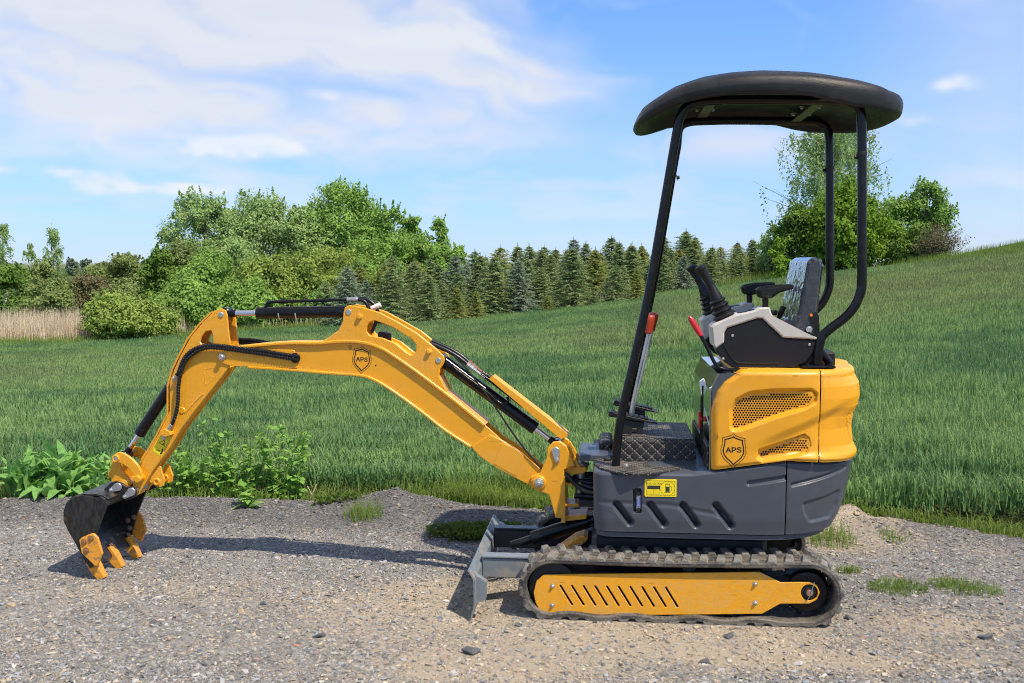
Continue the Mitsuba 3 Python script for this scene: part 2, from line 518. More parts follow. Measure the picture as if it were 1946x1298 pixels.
def f_road(p, n, uv):
    s = t_sandy(p.x, p.y)
    a, a2, ar = voronoi(p.x * 95, p.y * 95)
    b, b2, br = voronoi(p.x * 42 + 7, p.y * 42)
    g = mix((0.145, 0.142, 0.140), (0.33, 0.32, 0.305), ar)
    g = g * (0.72 + 0.28 * smoothstep(0.02, 0.30, a2 - a))
    big = smoothstep(0.62, 0.70, br) * smoothstep(0.40, 0.28, b)
    g = mix(g, mix((0.13, 0.13, 0.135), (0.34, 0.33, 0.31), ar), big)
    earth = mix((0.315, 0.262, 0.195), (0.45, 0.385, 0.300), fbm(p.x * 60, p.y * 60, p.z * 60, 4))
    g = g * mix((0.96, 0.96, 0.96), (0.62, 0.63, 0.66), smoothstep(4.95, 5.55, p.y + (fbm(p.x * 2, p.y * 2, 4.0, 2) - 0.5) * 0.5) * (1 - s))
    k = smoothstep(0.32, 0.75, s + (ar - 0.5) * 0.5)
    dust = fbm(p.x * 9, p.y * 9, 1.5, 4)
    return mix(mix(g, (0.32, 0.30, 0.27), smoothstep(0.35, 0.7, dust) * 0.40 * smoothstep(5.6, 4.9, p.y)), earth, k * 0.9)


def f_road_bump(p, n, uv):
    a, a2, ar = voronoi(p.x * 95, p.y * 95)
    b, b2, br = voronoi(p.x * 42 + 7, p.y * 42)
    return 0.0045 * (1 - smoothstep(0.0, 0.6, a)) * (0.4 + ar) + 0.006 * smoothstep(0.45, 0.1, b) * smoothstep(0.5, 0.7, br) + 0.004 * fbm(p.x * 120, p.y * 120, 0.3, 3)


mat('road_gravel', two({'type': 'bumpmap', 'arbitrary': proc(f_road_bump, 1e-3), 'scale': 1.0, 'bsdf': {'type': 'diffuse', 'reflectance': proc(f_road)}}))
xs = np.concatenate([np.linspace(-90, -5, 40, endpoint=False), np.arange(-5, 4.5, 0.022), np.linspace(4.5, 90, 40)])
ys = np.concatenate([np.linspace(-12, 2.6, 24, endpoint=False), np.arange(2.6, 6.6, 0.022)])
X, Y = np.meshgrid(xs, ys)
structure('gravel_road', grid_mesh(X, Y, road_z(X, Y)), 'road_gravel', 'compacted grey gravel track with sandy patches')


def f_soil(p, n, uv):
    d = fbm(p.x * 3, p.y * 3, 0.0, 4)
    e = fbm(p.x * 40, p.y * 40, 0.0, 3)
    near = smoothstep(7.5, 6.2, p.y)
    c = mix((0.060, 0.105, 0.045), (0.085, 0.130, 0.055), d)
    return mix(c, mix((0.14, 0.11, 0.07), (0.10, 0.13, 0.05), e), near * 0.6)


mat('field_soil', two({'type': 'diffuse', 'reflectance': proc(f_soil)}))
ax = np.concatenate([np.linspace(-600, -60, 24, endpoint=False), np.linspace(-60, 60, 170), np.linspace(66, 600, 24)])
ay = np.concatenate([np.linspace(-200, 5.0, 12, endpoint=False), np.linspace(5.0, 9, 24, endpoint=False), np.linspace(9, 110, 150), np.linspace(125, 1200, 24)])
X, Y = np.meshgrid(ax, ay)
Z = np.where(Y < 5.3, -0.35, terrain(X, Y) - 0.05 * (Y < 6.2))
Z = np.where(Y > 110, np.maximum(terrain(X, np.minimum(Y, 110.0)), -6.0) * 0.4 - 3.2, Z)
structure('field_ground', grid_mesh(X, Y, Z), 'field_soil', 'soil of the sloping cereal field')

# ---------------------------------------------------------------- loose gravel: angular stones, each with its own facets


def stone_protos(n, k, flat):
    out = []
    for i in range(n):
        v = rng.normal(size=(k, 3))
        v /= np.linalg.norm(v, axis=1, keepdims=True)
        v *= rng.uniform(0.75, 1.15, (k, 1)) * np.array([1.25, 0.9, flat])
        h = hull(v)
        out.append((np.array(h.vertices), np.array(h.faces)))
    return out


def stone_colours(n, s):
    """Greys, some of them bluish or tan; a few pale or brick-red ones."""
    g = rng.uniform(0.13, 0.40, n)
    c = np.stack([g * 1.0, g * 0.985, g * 0.965], 1)
    kind = rng.random(n)
    tan = kind < 0.13 + 0.60 * s
    c[tan] = np.stack([g[tan] * 1.0 + 0.10, g[tan] * 0.90 + 0.078, g[tan] * 0.70 + 0.058], 1)
    blue = (kind > 0.80) & (kind < 0.92)
    c[blue] = c[blue] * [0.82, 0.92, 1.04]
    c[kind > 0.993] = [0.56, 0.53, 0.49]
    c[(kind > 0.982) & (kind < 0.985)] = [0.42, 0.21, 0.16]
    return c


def scatter_stones(n, size_lo, size_hi, power, protos, keep):
    y = 3.05 + (6.15 - 3.05) * rng.random(n) ** 1.15
    x = -0.093 * y + (rng.random(n) * 2 - 1) * (0.56 * y + 0.1)
    ok = keep(x, y) & (y < road_edge(x) + 0.06)
    x, y = x[ok], y[ok]
    n = len(x)
    s = size_lo * (size_hi / size_lo) ** (rng.random(n) ** power)
    a, b = rng.uniform(0, 2 * np.pi, n), rng.normal(0, 0.35, n)
    ca, sa, cb, sb = np.cos(a), np.sin(a), np.cos(b), np.sin(b)
    R = np.stack([np.stack([ca, -sa * cb, sa * sb], 1), np.stack([sa, ca * cb, -ca * sb], 1), np.stack([0 * a, sb, cb], 1)], 1) * s[:, None, None]
    pos = np.stack([x, y, road_z(x, y) + s * 0.12], 1)
    sd = sandy(x, y)
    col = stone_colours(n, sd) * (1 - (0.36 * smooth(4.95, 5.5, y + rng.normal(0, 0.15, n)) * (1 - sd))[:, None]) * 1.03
    which = rng.integers(0, len(protos), n)
    V, F, C, base = [], [], [], 0
    for k, (pv, pf) in enumerate(protos):
        i = np.nonzero(which == k)[0]
        v = np.einsum('nij,vj->nvi', R[i], pv) + pos[i, None]
        V.append(v.reshape(-1, 3))
        F.append((pf[None] + (np.arange(len(i)) * len(pv))[:, None, None]).reshape(-1, 3) + base)
        C.append(np.repeat(col[i], len(pv), 0))
        base += len(i) * len(pv)
    return np.vstack(V), np.vstack(F), np.vstack(C)


mat('gravel_stone', two({'type': 'diffuse', 'reflectance': {'type': 'mesh_attribute', 'name': 'vertex_color'}}))


def clear_of_machine(x, y):
    under = (np.abs(x - 0.29) < 0.60) & (np.abs(np.abs(y - 4.465) - 0.375) < 0.10)
    return ~under


def fewer_in_sand(x, y):
    return clear_of_machine(x, y) & (rng.random(len(x)) > sandy(x, y) * 0.60)


fine = scatter_stones(95000, 0.0028, 0.0080, 1.3, stone_protos(12, 7, 0.62), fewer_in_sand)
mid = scatter_stones(26000, 0.0065, 0.0150, 2.2, stone_protos(14, 9, 0.60), fewer_in_sand)
V = np.vstack([fine[0], mid[0]])
F = np.vstack([fine[1], mid[1] + len(fine[0])])
C = np.vstack([fine[2], mid[2]])
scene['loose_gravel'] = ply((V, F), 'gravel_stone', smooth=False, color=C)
labels['loose_gravel'] = {'label': 'loose angular grey and tan gravel strewn over the track', 'category': 'gravel', 'kind': 'stuff'}

# stones large enough to pick out one by one
STONES = [([(-0.4917, 3.6155)][0], .034, 0, 'dark blue-grey angular stone in front of the dozer blade\'s foot, nearest the camera'),
          ([(-1.0859, 3.7244)][0], .024, 0, 'dark grey stone in the middle of the sandy patch left of the blade'),
          ([(-1.4199, 4.0558)][0], .018, 0, 'small dark stone below the shadow of the boom'),
          ([(-1.7932, 3.8438)][0], .016, 0, 'blue-grey stone below the bucket teeth'),
          ([(1.4349, 3.9541)][0], .028, 0, 'dark blue-grey stone alone on the gravel at the far right'),
          ([(0.3537, 3.6003)][0], .024, 0, 'dark flat stone at the bottom of the photo below the track cover\'s middle'),
          ([(0.9689, 4.126)][0], .020, 0, 'dark stone lying just behind the rear end of the near track'),
          ([(0.467, 3.8638)][0], .022, 0, 'dark grey stone just in front of the near track, below its cover'),
          ([(-0.3399, 3.9079)][0], .016, 0, 'bluish stone between the blade\'s foot and the near track'),
          ([(-1.4817, 3.9722)][0], .020, 1, 'flat tan stone lit by the sun below the boom\'s shadow'),
          ([(-2.4687, 3.9711)][0], .022, 1, 'tan stone at the left edge of the photo'),
          ([(-1.643, 3.6504)][0], .015, 1, 'small buff stone low at the left, right of the bucket'),
          ([(0.6909, 3.7669)][0], .018, 1, 'tan stone in front of the rear part of the near track'),
          ([(-1.8943, 4.1059)][0], .015, 2, 'whitish stone just below the bucket\'s right tooth'),
          ([(-1.5447, 4.5207)][0], .016, 2, 'whitish flat stone just below the middle of the boom\'s shadow'),
          ([(-0.5265, 3.424)][0], .020, 2, 'pale stone at the bottom edge of the photo left of the dark stone'),
          ([(0.6854, 3.6312)][0], .018, 2, 'pale stone at the bottom of the photo below the drive sprocket'),
          ([(1.5894, 5.6793)][0], .026, 3, 'rounded cream stone on the sandy mound by the wheat'),
          ([(1.3445, 5.5891)][0], .022, 1, 'tan stone on the sandy mound behind the counterweight')]
SC = [(0.085, 0.09, 0.10), (0.36, 0.28, 0.20), (0.40, 0.39, 0.37), (0.50, 0.43, 0.33)]
for i, c in enumerate(SC):
    mat(f'big_stone_{i}', two(pr(proc((lambda c: lambda p, n, uv: mi.Color3f(c) * (0.72 + 0.55 * fbm(p.x * 90, p.y * 90, p.z * 90, 4)))(c)), 0.75)))
for (x, y), s, k, lab in STONES:
    v = rng.normal(size=(13, 3))
    v /= np.linalg.norm(v, axis=1, keepdims=True)
    m = hull(v * np.array([1.15, 0.85, 0.7]) * rng.uniform(0.8, 1.15, (13, 1)) * s)
    m.apply_transform(trimesh.transformations.rotation_matrix(rng.uniform(0, 6.3), [0, 0, 1]))
    m.apply_translation([x, y, float(road_z(x, y)) + s * 0.16])
    key = thing('stone', lab, 'stone')
    scene[key] = ply(m, f'big_stone_{k}', smooth=False)

# ---------------------------------------------------------------- the wheat


def f_wheat(p, n, uv):
    big = fbm(p.x * 0.09, p.y * 0.09, 3.0, 3)
    mid_ = fbm(p.x * 0.55, p.y * 0.35, 1.0, 3)
    fine_ = noise(p.x * 9, p.y * 9, 2.0)
    c = mix((0.105, 0.228, 0.075), (0.250, 0.390, 0.142), fine_)
    c = mix(c, (0.070, 0.180, 0.078), smoothstep(0.45, 0.62, mid_) * 0.75)
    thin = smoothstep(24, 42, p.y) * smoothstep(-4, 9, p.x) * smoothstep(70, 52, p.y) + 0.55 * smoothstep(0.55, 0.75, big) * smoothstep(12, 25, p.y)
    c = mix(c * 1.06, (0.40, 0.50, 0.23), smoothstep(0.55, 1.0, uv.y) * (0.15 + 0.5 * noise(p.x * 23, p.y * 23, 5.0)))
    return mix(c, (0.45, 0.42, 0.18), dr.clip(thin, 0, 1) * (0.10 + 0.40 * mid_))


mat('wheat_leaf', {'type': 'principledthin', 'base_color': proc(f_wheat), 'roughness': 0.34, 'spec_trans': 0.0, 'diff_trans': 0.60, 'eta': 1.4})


def blades(n, size, h_lo, h_hi, width, seg, lean, base_lo=0.0):
    """n leaf blades over a size x size patch: each a strip that rises and bends over."""
    x, y = rng.random(n) * size, rng.random(n) * size
    L = rng.uniform(h_lo, h_hi, n)
    z0 = base_lo + rng.uniform(0.0, 1.0, n) ** 0.8 * 0.17
    az = rng.uniform(0, 2 * np.pi, n)
    bend = rng.uniform(0.15, 1.0, n) ** 1.6 * lean
    tilt = rng.normal(0, 0.17, n)
    w = width * rng.uniform(0.7, 1.25, n)
    V = []
    px, pz = np.zeros(n), np.zeros(n)
    ang = tilt.copy()
    for k in range(seg + 1):
        t = k / seg
        wk = w * (0.75 + 0.5 * t if t < 0.4 else max(1.25 * (1 - t) / 0.6, 0.0) * 0.78 + 0.02)
        tw = az + np.pi / 2 + 0.5 * t * np.sin(az * 7)
        cx, cy = x + px * np.cos(az), y + px * np.sin(az)
        V.append(np.stack([np.stack([cx - wk / 2 * np.cos(tw), cy - wk / 2 * np.sin(tw), z0 + pz], 1), np.stack([cx + wk / 2 * np.cos(tw), cy + wk / 2 * np.sin(tw), z0 + pz], 1)], 1))
        if k < seg:
            px, pz = px + L / seg * np.sin(ang), pz + L / seg * np.cos(ang)
            ang = ang + bend * (0.3 + 1.9 * t)
    V = np.stack(V, 1).reshape(n, -1, 3)
    f = np.array([[[2 * k, 2 * k + 1, 2 * k + 3], [2 * k, 2 * k + 3, 2 * k + 2]] for k in range(seg)]).reshape(-1, 3)
    m = V.shape[1]
    F = (f[None] + (np.arange(n) * m)[:, None, None]).reshape(-1, 3)
    uv = np.tile(np.repeat(np.stack([np.zeros(seg + 1), np.arange(seg + 1) / seg], 1), 2, 0), (n, 1))
    return V.reshape(-1, 3), F, uv


def patch_group(key, variants):
    out = []
    for i, (v, f, uv) in enumerate(variants):
        k = f'{key}_patch_{i}'
        scene[k] = {'type': 'shapegroup', 'leaves': ply((v, f), 'wheat_leaf', smooth=True, uv=uv)}
        out.append(k)
    return out


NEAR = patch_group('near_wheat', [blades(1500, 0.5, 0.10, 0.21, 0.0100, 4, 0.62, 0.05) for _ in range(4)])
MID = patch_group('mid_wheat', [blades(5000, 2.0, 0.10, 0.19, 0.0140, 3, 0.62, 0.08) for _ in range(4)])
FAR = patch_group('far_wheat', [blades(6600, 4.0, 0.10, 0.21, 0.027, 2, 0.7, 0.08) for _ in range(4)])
count = 0


def lay(groups, size, x0, x1, y0, y1, keep):
    global count
    for yy in np.arange(y0, y1 - 1e-6, size):
        for xx in np.arange(x0, x1, size):
            if not keep(xx + size / 2, yy + size / 2, size):
                continue
            h = size / 2
            z = terrain(np.array([xx, xx + size, xx, xx + size]), np.array([yy, yy, yy + size, yy + size]))
            gx, gy = (z[1] - z[0] + z[3] - z[2]) / 2 / size, (z[2] - z[0] + z[3] - z[1]) / 2 / size
            k = int(rng.integers(0, 4))
            a = [[1, 0, 0], [0, 1, 0], [0, 0, 1]]
            r = [[1, 0], [0, 1], [-1, 0], [0, -1]][k]
            c, s = r
            # a quarter turn about the patch's middle, a lift per patch, sheared along the slope
            sc = rng.uniform(0.90, 1.06) * float(np.interp(xx, [-2, 0.3, 1.4], [0.66, 0.70, 0.95])) * float(np.interp(yy, [5.7, 30], [1.05, 1.25])) * float(np.interp(yy - float(road_edge(xx)), [0.2, 1.3], [0.72, 1.0]))
            M = np.array([[c, -s, 0, xx + h - (c * h - s * h)], [s, c, 0, yy + h - (s * h + c * h)], [0, 0, sc, 0], [0, 0, 0, 1.0]])
            Sh = np.array([[1, 0, 0, 0], [0, 1, 0, 0], [gx, gy, 1, z.mean() - gx * (xx + h) - gy * (yy + h)], [0, 0, 0, 1.0]])
            count += 1
            scene[f'wheat__{count:03d}'] = {'type': 'instance', 'to_world': T((Sh @ M).tolist()), 'group': {'type': 'ref', 'id': groups[int(rng.integers(0, len(groups)))]}}


def in_view(x, y, size):
    return abs(x + 0.093 * y) < 0.56 * y + size


def wheat_far_side(x):
    return np.interp(x, [-40, -30, -26, -22, -16, -9.6, -1.8, 5, 10.5, 15.4, 18.4, 21.3, 24.2, 30, 50], [45, 47, 51.5, 56, 58.5, 61, 65, 68.5, 71, 69.5, 68, 67, 72, 80, 80])


lay(NEAR, 0.5, -6.5, 5.0, 5.75, 9.75, lambda x, y, s: in_view(x, y, s) and y > road_edge(x) + 0.30)
lay(MID, 2.0, -16, 13, 9.75, 23.75, in_view)
lay(FAR, 4.0, -62, 46, 23.75, 80, lambda x, y, s: in_view(x, y, s) and y < wheat_far_side(x) + (6 if x > 22 else 0))
labels['wheat'] = {'label': 'dense blue-green young wheat covering the sloping field', 'category': 'wheat', 'kind': 'stuff'}

# ---------------------------------------------------------------- the excavator
EX = thing('mini_excavator', 'yellow and grey tracked mini excavator with a black canopy parked on the gravel', 'excavator')
PIVOT = np.array([-0.115, 4.465, 0.0])
SWING = math.radians(2.0)
EU = np.array([math.cos(SWING), -math.sin(SWING), 0.0])
EW = np.array([math.sin(SWING), math.cos(SWING), 0.0])
MID_Y = 4.465


def swung(m):
    """From the boom's own frame (along, across, up) to the world."""
    v = np.array(m.vertices)
    return trimesh.Trimesh(PIVOT + v[:, :1] * EU + v[:, 1:2] * EW + v[:, 2:] * [0, 0, 1.0], m.faces, process=False)


def bpart(parent, name, m, bsdf, smooth=30, **k):
    return part(parent, name, swung(m), bsdf, smooth, **k)


def mirror_y(m, about=MID_Y):
    v = np.array(m.vertices)
    v[:, 1] = 2 * about - v[:, 1]
    return trimesh.Trimesh(v, np.array(m.faces)[:, ::-1], process=False)


def uwz(p, w):
    return np.array([[a, w, b] for a, b in p])


def pin(c, w0, w1, r):
    return cyl((c[0], w0, c[1]), (c[0], w1, c[1]), r)


def tracks(side):
    """One crawler; side 0 is the near one."""
    f = (lambda m: m) if side == 0 else mirror_y
    y0, y1 = 4.0, 4.185
    cl, cr, rl, rr = np.array([-0.213, 0.126]), np.array([0.787, 0.131]), 0.123, 0.127
    a = np.linspace(np.pi / 2, np.pi * 1.5, 28)
    left = cl + rl * np.stack([np.cos(a), np.sin(a)], 1)
    b = np.linspace(-np.pi / 2, np.pi / 2, 28)
    right = cr + rr * np.stack([np.cos(b), np.sin(b)], 1)
    xb = np.linspace(cl[0], cr[0], 50)[1:-1]
    bottom = np.stack([xb, 0.0065 - 0.0055 * np.cos((xb + 0.02) / 0.245 * 2 * np.pi)], 1)
    xt = np.linspace(cr[0], cl[0], 40)[1:-1]
    tt = (xt - cl[0]) / (cr[0] - cl[0])
    top = np.stack([xt, 0.249 + tt * 0.009 - 0.006 * np.sin(tt * np.pi)], 1)
    outer = np.vstack([left, bottom, right, top])
    inner = inset(ccw(outer), 0.020)
    belt = part(EX, 'track_belt', f(plate(outer, y0, y1, [inner], 0.004)), 'belt_rubber', 40)
    line = np.vstack([outer, outer[:1]])
    s = np.concatenate([[0], np.cumsum(np.linalg.norm(np.diff(line, axis=0), axis=1))])
    n = int(round(s[-1] / 0.066))
    pitch = s[-1] / n

    def at(d):
        d = d % s[-1]
        return np.array([np.interp(d, s, line[:, 0]), np.interp(d, s, line[:, 1])])

    for row in (0, 1):
        ya, yb = (y0 - 0.002, y0 + 0.088) if row == 0 else (y0 + 0.097, y1 + 0.002)
        for k in range(n):
            d = (k + 0.5 * row) * pitch
            pts = []
            for yy, sh, dp in ((ya, 0.010 if row == 0 else -0.004, 0.0), (ya + 0.012, 0.008 if row == 0 else -0.004, 1), (yb - 0.012, -0.004 if row == 0 else 0.008, 1), (yb, -0.004 if row == 0 else 0.010, 0.0)):
                for off, h in ((-0.023, -0.004), (-0.013, 0.0145), (0.010, 0.0145), (0.020, -0.004)):
                    h = h if h < 0 else (0.008 if dp == 0 else h)
                    q, t = at(d + off + sh), at(d + off + sh + 0.004) - at(d + off + sh - 0.004)
                    t /= np.linalg.norm(t)
                    nrm = np.array([t[1], -t[0]])
                    q = q + nrm * h
                    pts.append((q[0], yy, q[1]))
            part(belt, 'lug', f(hull(pts)), 'tread_rubber', False)
    part(EX, 'track_frame', f(box((0.27, 4.10, 0.125), (0.92, 0.10, 0.12), 0.01)), 'dark_iron')
    idler = part(EX, 'idler_wheel', f(cat([lathe((cl[0], 4.045, cl[1]), (cl[0], 4.14, cl[1]), [(0, 0.05), (0.004, 0.094), (0.02, 0.098), (0.03, 0.085), (0.065, 0.085), (0.075, 0.098), (0.091, 0.094), (0.095, 0.05)], 40)])), 'dark_iron')
    part(idler, 'axle', f(cyl((cl[0], 4.03, cl[1]), (cl[0], 4.16, cl[1]), 0.028)), 'zinc')
    hub = part(EX, 'drive_sprocket', f(cat([lathe((cr[0], 4.04, cr[1]), (cr[0], 4.15, cr[1]), [(0, 0.055), (0.004, 0.078), (0.03, 0.082), (0.034, 0.060), (0.05, 0.060), (0.06, 0.094), (0.075, 0.094), (0.08, 0.06)], 40)])), 'black_paint')
    for k in range(11):
        t = k / 11 * 2 * np.pi
        part(hub, 'tooth', f(box((cr[0] + 0.098 * np.cos(t), 4.108, cr[1] + 0.098 * np.sin(t)), (0.022, 0.018, 0.022), 0.004)), 'dark_iron', False)
    for x in (-0.02, 0.235, 0.50):
        part(EX, 'track_roller', f(lathe((x, 4.045, 0.060), (x, 4.15, 0.060), [(0, 0.018), (0.002, 0.034), (0.02, 0.036), (0.026, 0.028), (0.08, 0.028), (0.086, 0.036), (0.103, 0.034), (0.105, 0.018)], 26)), 'dark_iron')
    part(EX, 'carrier_roller', f(cyl((0.33, 4.05, 0.208), (0.33, 4.14, 0.208), 0.026)), 'dark_iron')
    # the yellow side cover
    out = rnd([(-0.2487, 0.176), (0.6008, 0.2109), (0.6827, 0.1721), (0.7938, 0.1765), (0.8222, 0.1668), (0.835, 0.1356), (0.8235, 0.1057), (0.7956, 0.0901), (0.6844, 0.0866), (0.614, 0.043), (-0.2335, 0.0069), (-0.2611, 0.0266), (-0.2803, 0.0585), (-0.2888, 0.1015), (-0.2783, 0.1471)], 0.012)
    holes = []
    for i in range(10):
        o = np.array([(-0.181, 0.1328)][0]) + np.array([i * 0.0465, 0.0005 * i])
        e = o + np.array([(-0.1344, 0.0577)][0]) - np.array([(-0.181, 0.1328)][0])
        holes.append(np.array(LineString([o, e]).buffer(0.0042, quad_segs=4).exterior.coords)[:-1])
    hc = [(0.7947, 0.1344)][0]
    cover = part(EX, 'track_cover', f(plate(out, 4.026, 4.036, holes + [circle(hc, 0.0325, 28)], 0.0015)), 'yellow_paint', 30)
    for q in [(-0.2127, 0.1318), (-0.2125, 0.0541), (0.5854, 0.164), (0.5867, 0.0878)]:
        part(cover, 'bolt', f(lathe((q[0], 4.027, q[1]), (q[0], 4.0, q[1]), [(0, 0.0095), (0.003, 0.0095), (0.0032, 0.0065), (0.010, 0.006), (0.013, 0.003)], 14)), 'zinc')
    n1 = part(EX, 'hub_nut', f(lathe((hc[0], 4.045, hc[1]), (hc[0], 4.0, hc[1]), [(0, 0.031), (0.01, 0.031), (0.012, 0.024), (0.018, 0.022), (0.020, 0.015)], 6)), 'dark_iron')
    part(n1, 'shaft_end', f(cyl((hc[0], 4.03, hc[1]), (hc[0], 4.016, hc[1]), 0.013, 18)), 'rust_steel')
    part(n1, 'split_pin', f(tube([(hc[0] - 0.008, 4.019, hc[1] - 0.028), (hc[0] + 0.004, 4.013, hc[1]), (hc[0] + 0.016, 4.017, hc[1] + 0.045)], 0.0016, 6)), 'zinc')


tracks(0)
tracks(1)

# ---- undercarriage frame, slew ring
part(EX, 'undercarriage', cat([box((0.30, MID_Y, 0.215), (0.72, 0.50, 0.17), 0.02), box((0.30, MID_Y, 0.14), (0.50, 0.62, 0.10), 0.02)]), 'navy_paint_and_shade')
part(EX, 'slew_ring', cat([cyl((0.40, MID_Y, 0.29), (0.40, MID_Y, 0.335), 0.27, 48, 0.006), cyl((0.40, MID_Y, 0.335), (0.40, MID_Y, 0.37), 0.24, 48, 0.006)]), 'dark_iron')

# ---- dozer blade
prof = [(-0.553, 0.1905), (-0.547, 0.195), (-0.521, 0.158), (-0.519, 0.060), (-0.524, 0.035), (-0.540, -0.018), (-0.547, -0.020), (-0.532, 0.034), (-0.529, 0.058), (-0.531, 0.156)]
blade = part(EX, 'dozer_blade', plate(prof, 4.0, 4.93, (), 0.0015), 'blade_grey')
for y in (4.035, 4.895):
    part(blade, 'rib', hull([(x, y + s * 0.018, z) for s in (-1, 1) for x, z in ((-0.522, 0.166), (-0.504, 0.160), (-0.480, 0.140), (-0.480, 0.075), (-0.488, 0.062), (-0.522, 0.056))]), 'blade_grey', False)
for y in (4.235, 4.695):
    part(blade, 'push_arm', cat([box((-0.27, y, 0.142), (0.50, 0.045, 0.085), 0.004), box((-0.27, y, 0.190), (0.50, 0.060, 0.010), 0.003)]), 'blade_grey' if y < 4.4 else 'navy_paint_and_shade', False)  # the far arm's shade is put into its colour as navy
bc = part(EX, 'blade_cylinder', lathe((-0.42, MID_Y, 0.17), (-0.05, MID_Y, 0.30), [(0, 0.018), (0.10, 0.018), (0.101, 0.032), (0.36, 0.032), (0.362, 0.02), (0.39, 0.02)], 22), 'black_paint')
part(bc, 'guard', plate([(-0.22, 0.1555), (-0.1235, 0.2284), (-0.0959, 0.235), (-0.0798, 0.2272), (-0.0821, 0.2154), (-0.1531, 0.162)], 4.40, 4.53, (), 0.003), 'worn_yellow', False)
part(bc, 'pin', pin([(0.0095, 0.2248)][0], 4.34, 4.58, 0.022), 'dark_iron')
part(bc, 'pin_end', pin([(0.0095, 0.2317)][0], 4.328, 4.342, 0.012), 'zinc')

# ---- upper body: a skin lofted from level outlines, with pressed-in features


def outline(x_front, x_rear, y_near, r_front, n_exp, x_tail, x_seam):
    """A level outline from the front near corner along the near side, round the tail, back along the far side: points (x, y).
    Past the front corner the near side is sampled at the same x on every level, the seam's two lips among them."""
    yc = MID_Y
    b = yc - y_near
    a_ = x_rear - x_tail
    x_end = x_seam + 0.05
    pts = []
    for t in np.linspace(0, 1, 14, endpoint=False):  # front near corner
        a = math.pi + t * math.pi / 2
        pts.append((x_front + r_front + r_front * math.cos(a), y_near + r_front + r_front * math.sin(a)))

    def side(x):
        q = np.clip((x - x_tail) / a_, 0, 1) ** (n_exp / 2)
        return yc - b * np.sqrt(np.maximum(1 - q * q, 0)) ** (2 / n_exp)

    x0 = x_front + r_front
    flat = np.concatenate([np.linspace(x0, x_seam - 0.010, 250), x_seam + np.array([-0.005, -0.0022, 0.0022, 0.005]), np.linspace(x_seam + 0.010, x_end, 14, endpoint=False)])
    pts += list(zip(flat, side(flat)))
    th0 = -math.acos(min(1.0, ((x_end - x_tail) / a_) ** (n_exp / 2)))
    for th in np.linspace(th0, math.pi / 2, 220):
        c, s = math.cos(th), math.sin(th)
        pts.append((x_tail + a_ * abs(c) ** (2 / n_exp), yc + b * math.copysign(abs(s) ** (2 / n_exp), s)))
    for t in np.linspace(0, 1, 60)[1:]:
        pts.append((x_tail + (x_front + r_front - x_tail) * t, 2 * yc - y_near))
    for t in np.linspace(0, 1, 10)[1:]:
        a = math.pi / 2 + t * math.pi / 2
        pts.append((x_front + r_front + r_front * math.cos(a), 2 * yc - y_near - r_front + r_front * math.sin(a)))
    return np.array(pts)


def groove(x, z, line, r0, r1):
    """1 within r0 of the line, falling to 0 at r1."""
    d = shapely.distance(LineString(line), shapely.points(x, z))
    return smooth(r1, r0, d)


def area(x, z, pts, soft, grow=0.0):
    g = Polygon(pts).buffer(0).buffer(grow)
    q = shapely.points(x, z)
    d = shapely.distance(g.exterior, q) * np.where(shapely.contains(g, q), 1, -1)
    return smooth(-soft * 0.1, soft, d)


def skin(rings, depth_fn):
    """rings (levels, n, 3) -> displaced inwards along the level normal by depth_fn(x, z)."""
    P = np.array(rings)
    t = np.roll(P, -1, 1) - np.roll(P, 1, 1)
    nrm = np.stack([t[..., 1], -t[..., 0], 0 * t[..., 0]], -1)
    nrm /= np.linalg.norm(nrm, axis=-1, keepdims=True) + 1e-12
    d = depth_fn(P[..., 0].ravel(), P[..., 2].ravel()).reshape(P.shape[:2])
    d = d * smooth(0.02, 0.10, np.abs(P[..., 1] - MID_Y))
    P = P - nrm * d[..., None]
    L, n = P.shape[:2]
    i = np.arange(L * n).reshape(L, n)
    j = np.roll(i, -1, 1)
    F = np.vstack([np.stack([i[:-1], j[:-1], j[1:]], -1).reshape(-1, 3), np.stack([i[:-1], j[1:], i[1:]], -1).reshape(-1, 3)])
    return P, F


def split_at(V, F, x_seam, openings=()):
    """The two sides of the seam, which stays open as a narrow gap; faces behind the grilles are left out."""
    m = V[F].mean(1)
    gap = (np.abs(m[:, 0] - x_seam) < 0.0021)
    for poly in openings:
        gap |= shapely.contains(Polygon(poly).buffer(-0.001), shapely.points(m[:, 0], m[:, 2])) & (m[:, 1] < MID_Y - 0.2)
    tail = m[:, 0] > x_seam
    out = []
    for sel in (~tail & ~gap, tail & ~gap):
        f = F[sel]
        u, inv = np.unique(f, return_inverse=True)
        out.append(trimesh.Trimesh(V[u], inv.reshape(-1, 3), process=False))
    return out


def fan(P):
    c = P.mean(0)
    n = len(P)
    i = np.arange(n)
    return trimesh.Trimesh(np.vstack([P, c]), np.stack([i, (i + 1) % n, np.full(n, n)], 1), process=False)


Y_LOW = 4.062
top_a, top_b, top_c = [(0.3882, 0.5938)][0], [(0.7037, 0.6302)][0], [(1.0357, 0.6112)][0]
deck_z = [(0.0988, 0.5713)][0][1]


def low_top(x):
    return np.interp(x, [-1, top_a[0] - 0.05, top_b[0], top_c[0], 2], [deck_z, deck_z + 0.008, top_b[1] + 0.004, top_c[1], top_c[1]])


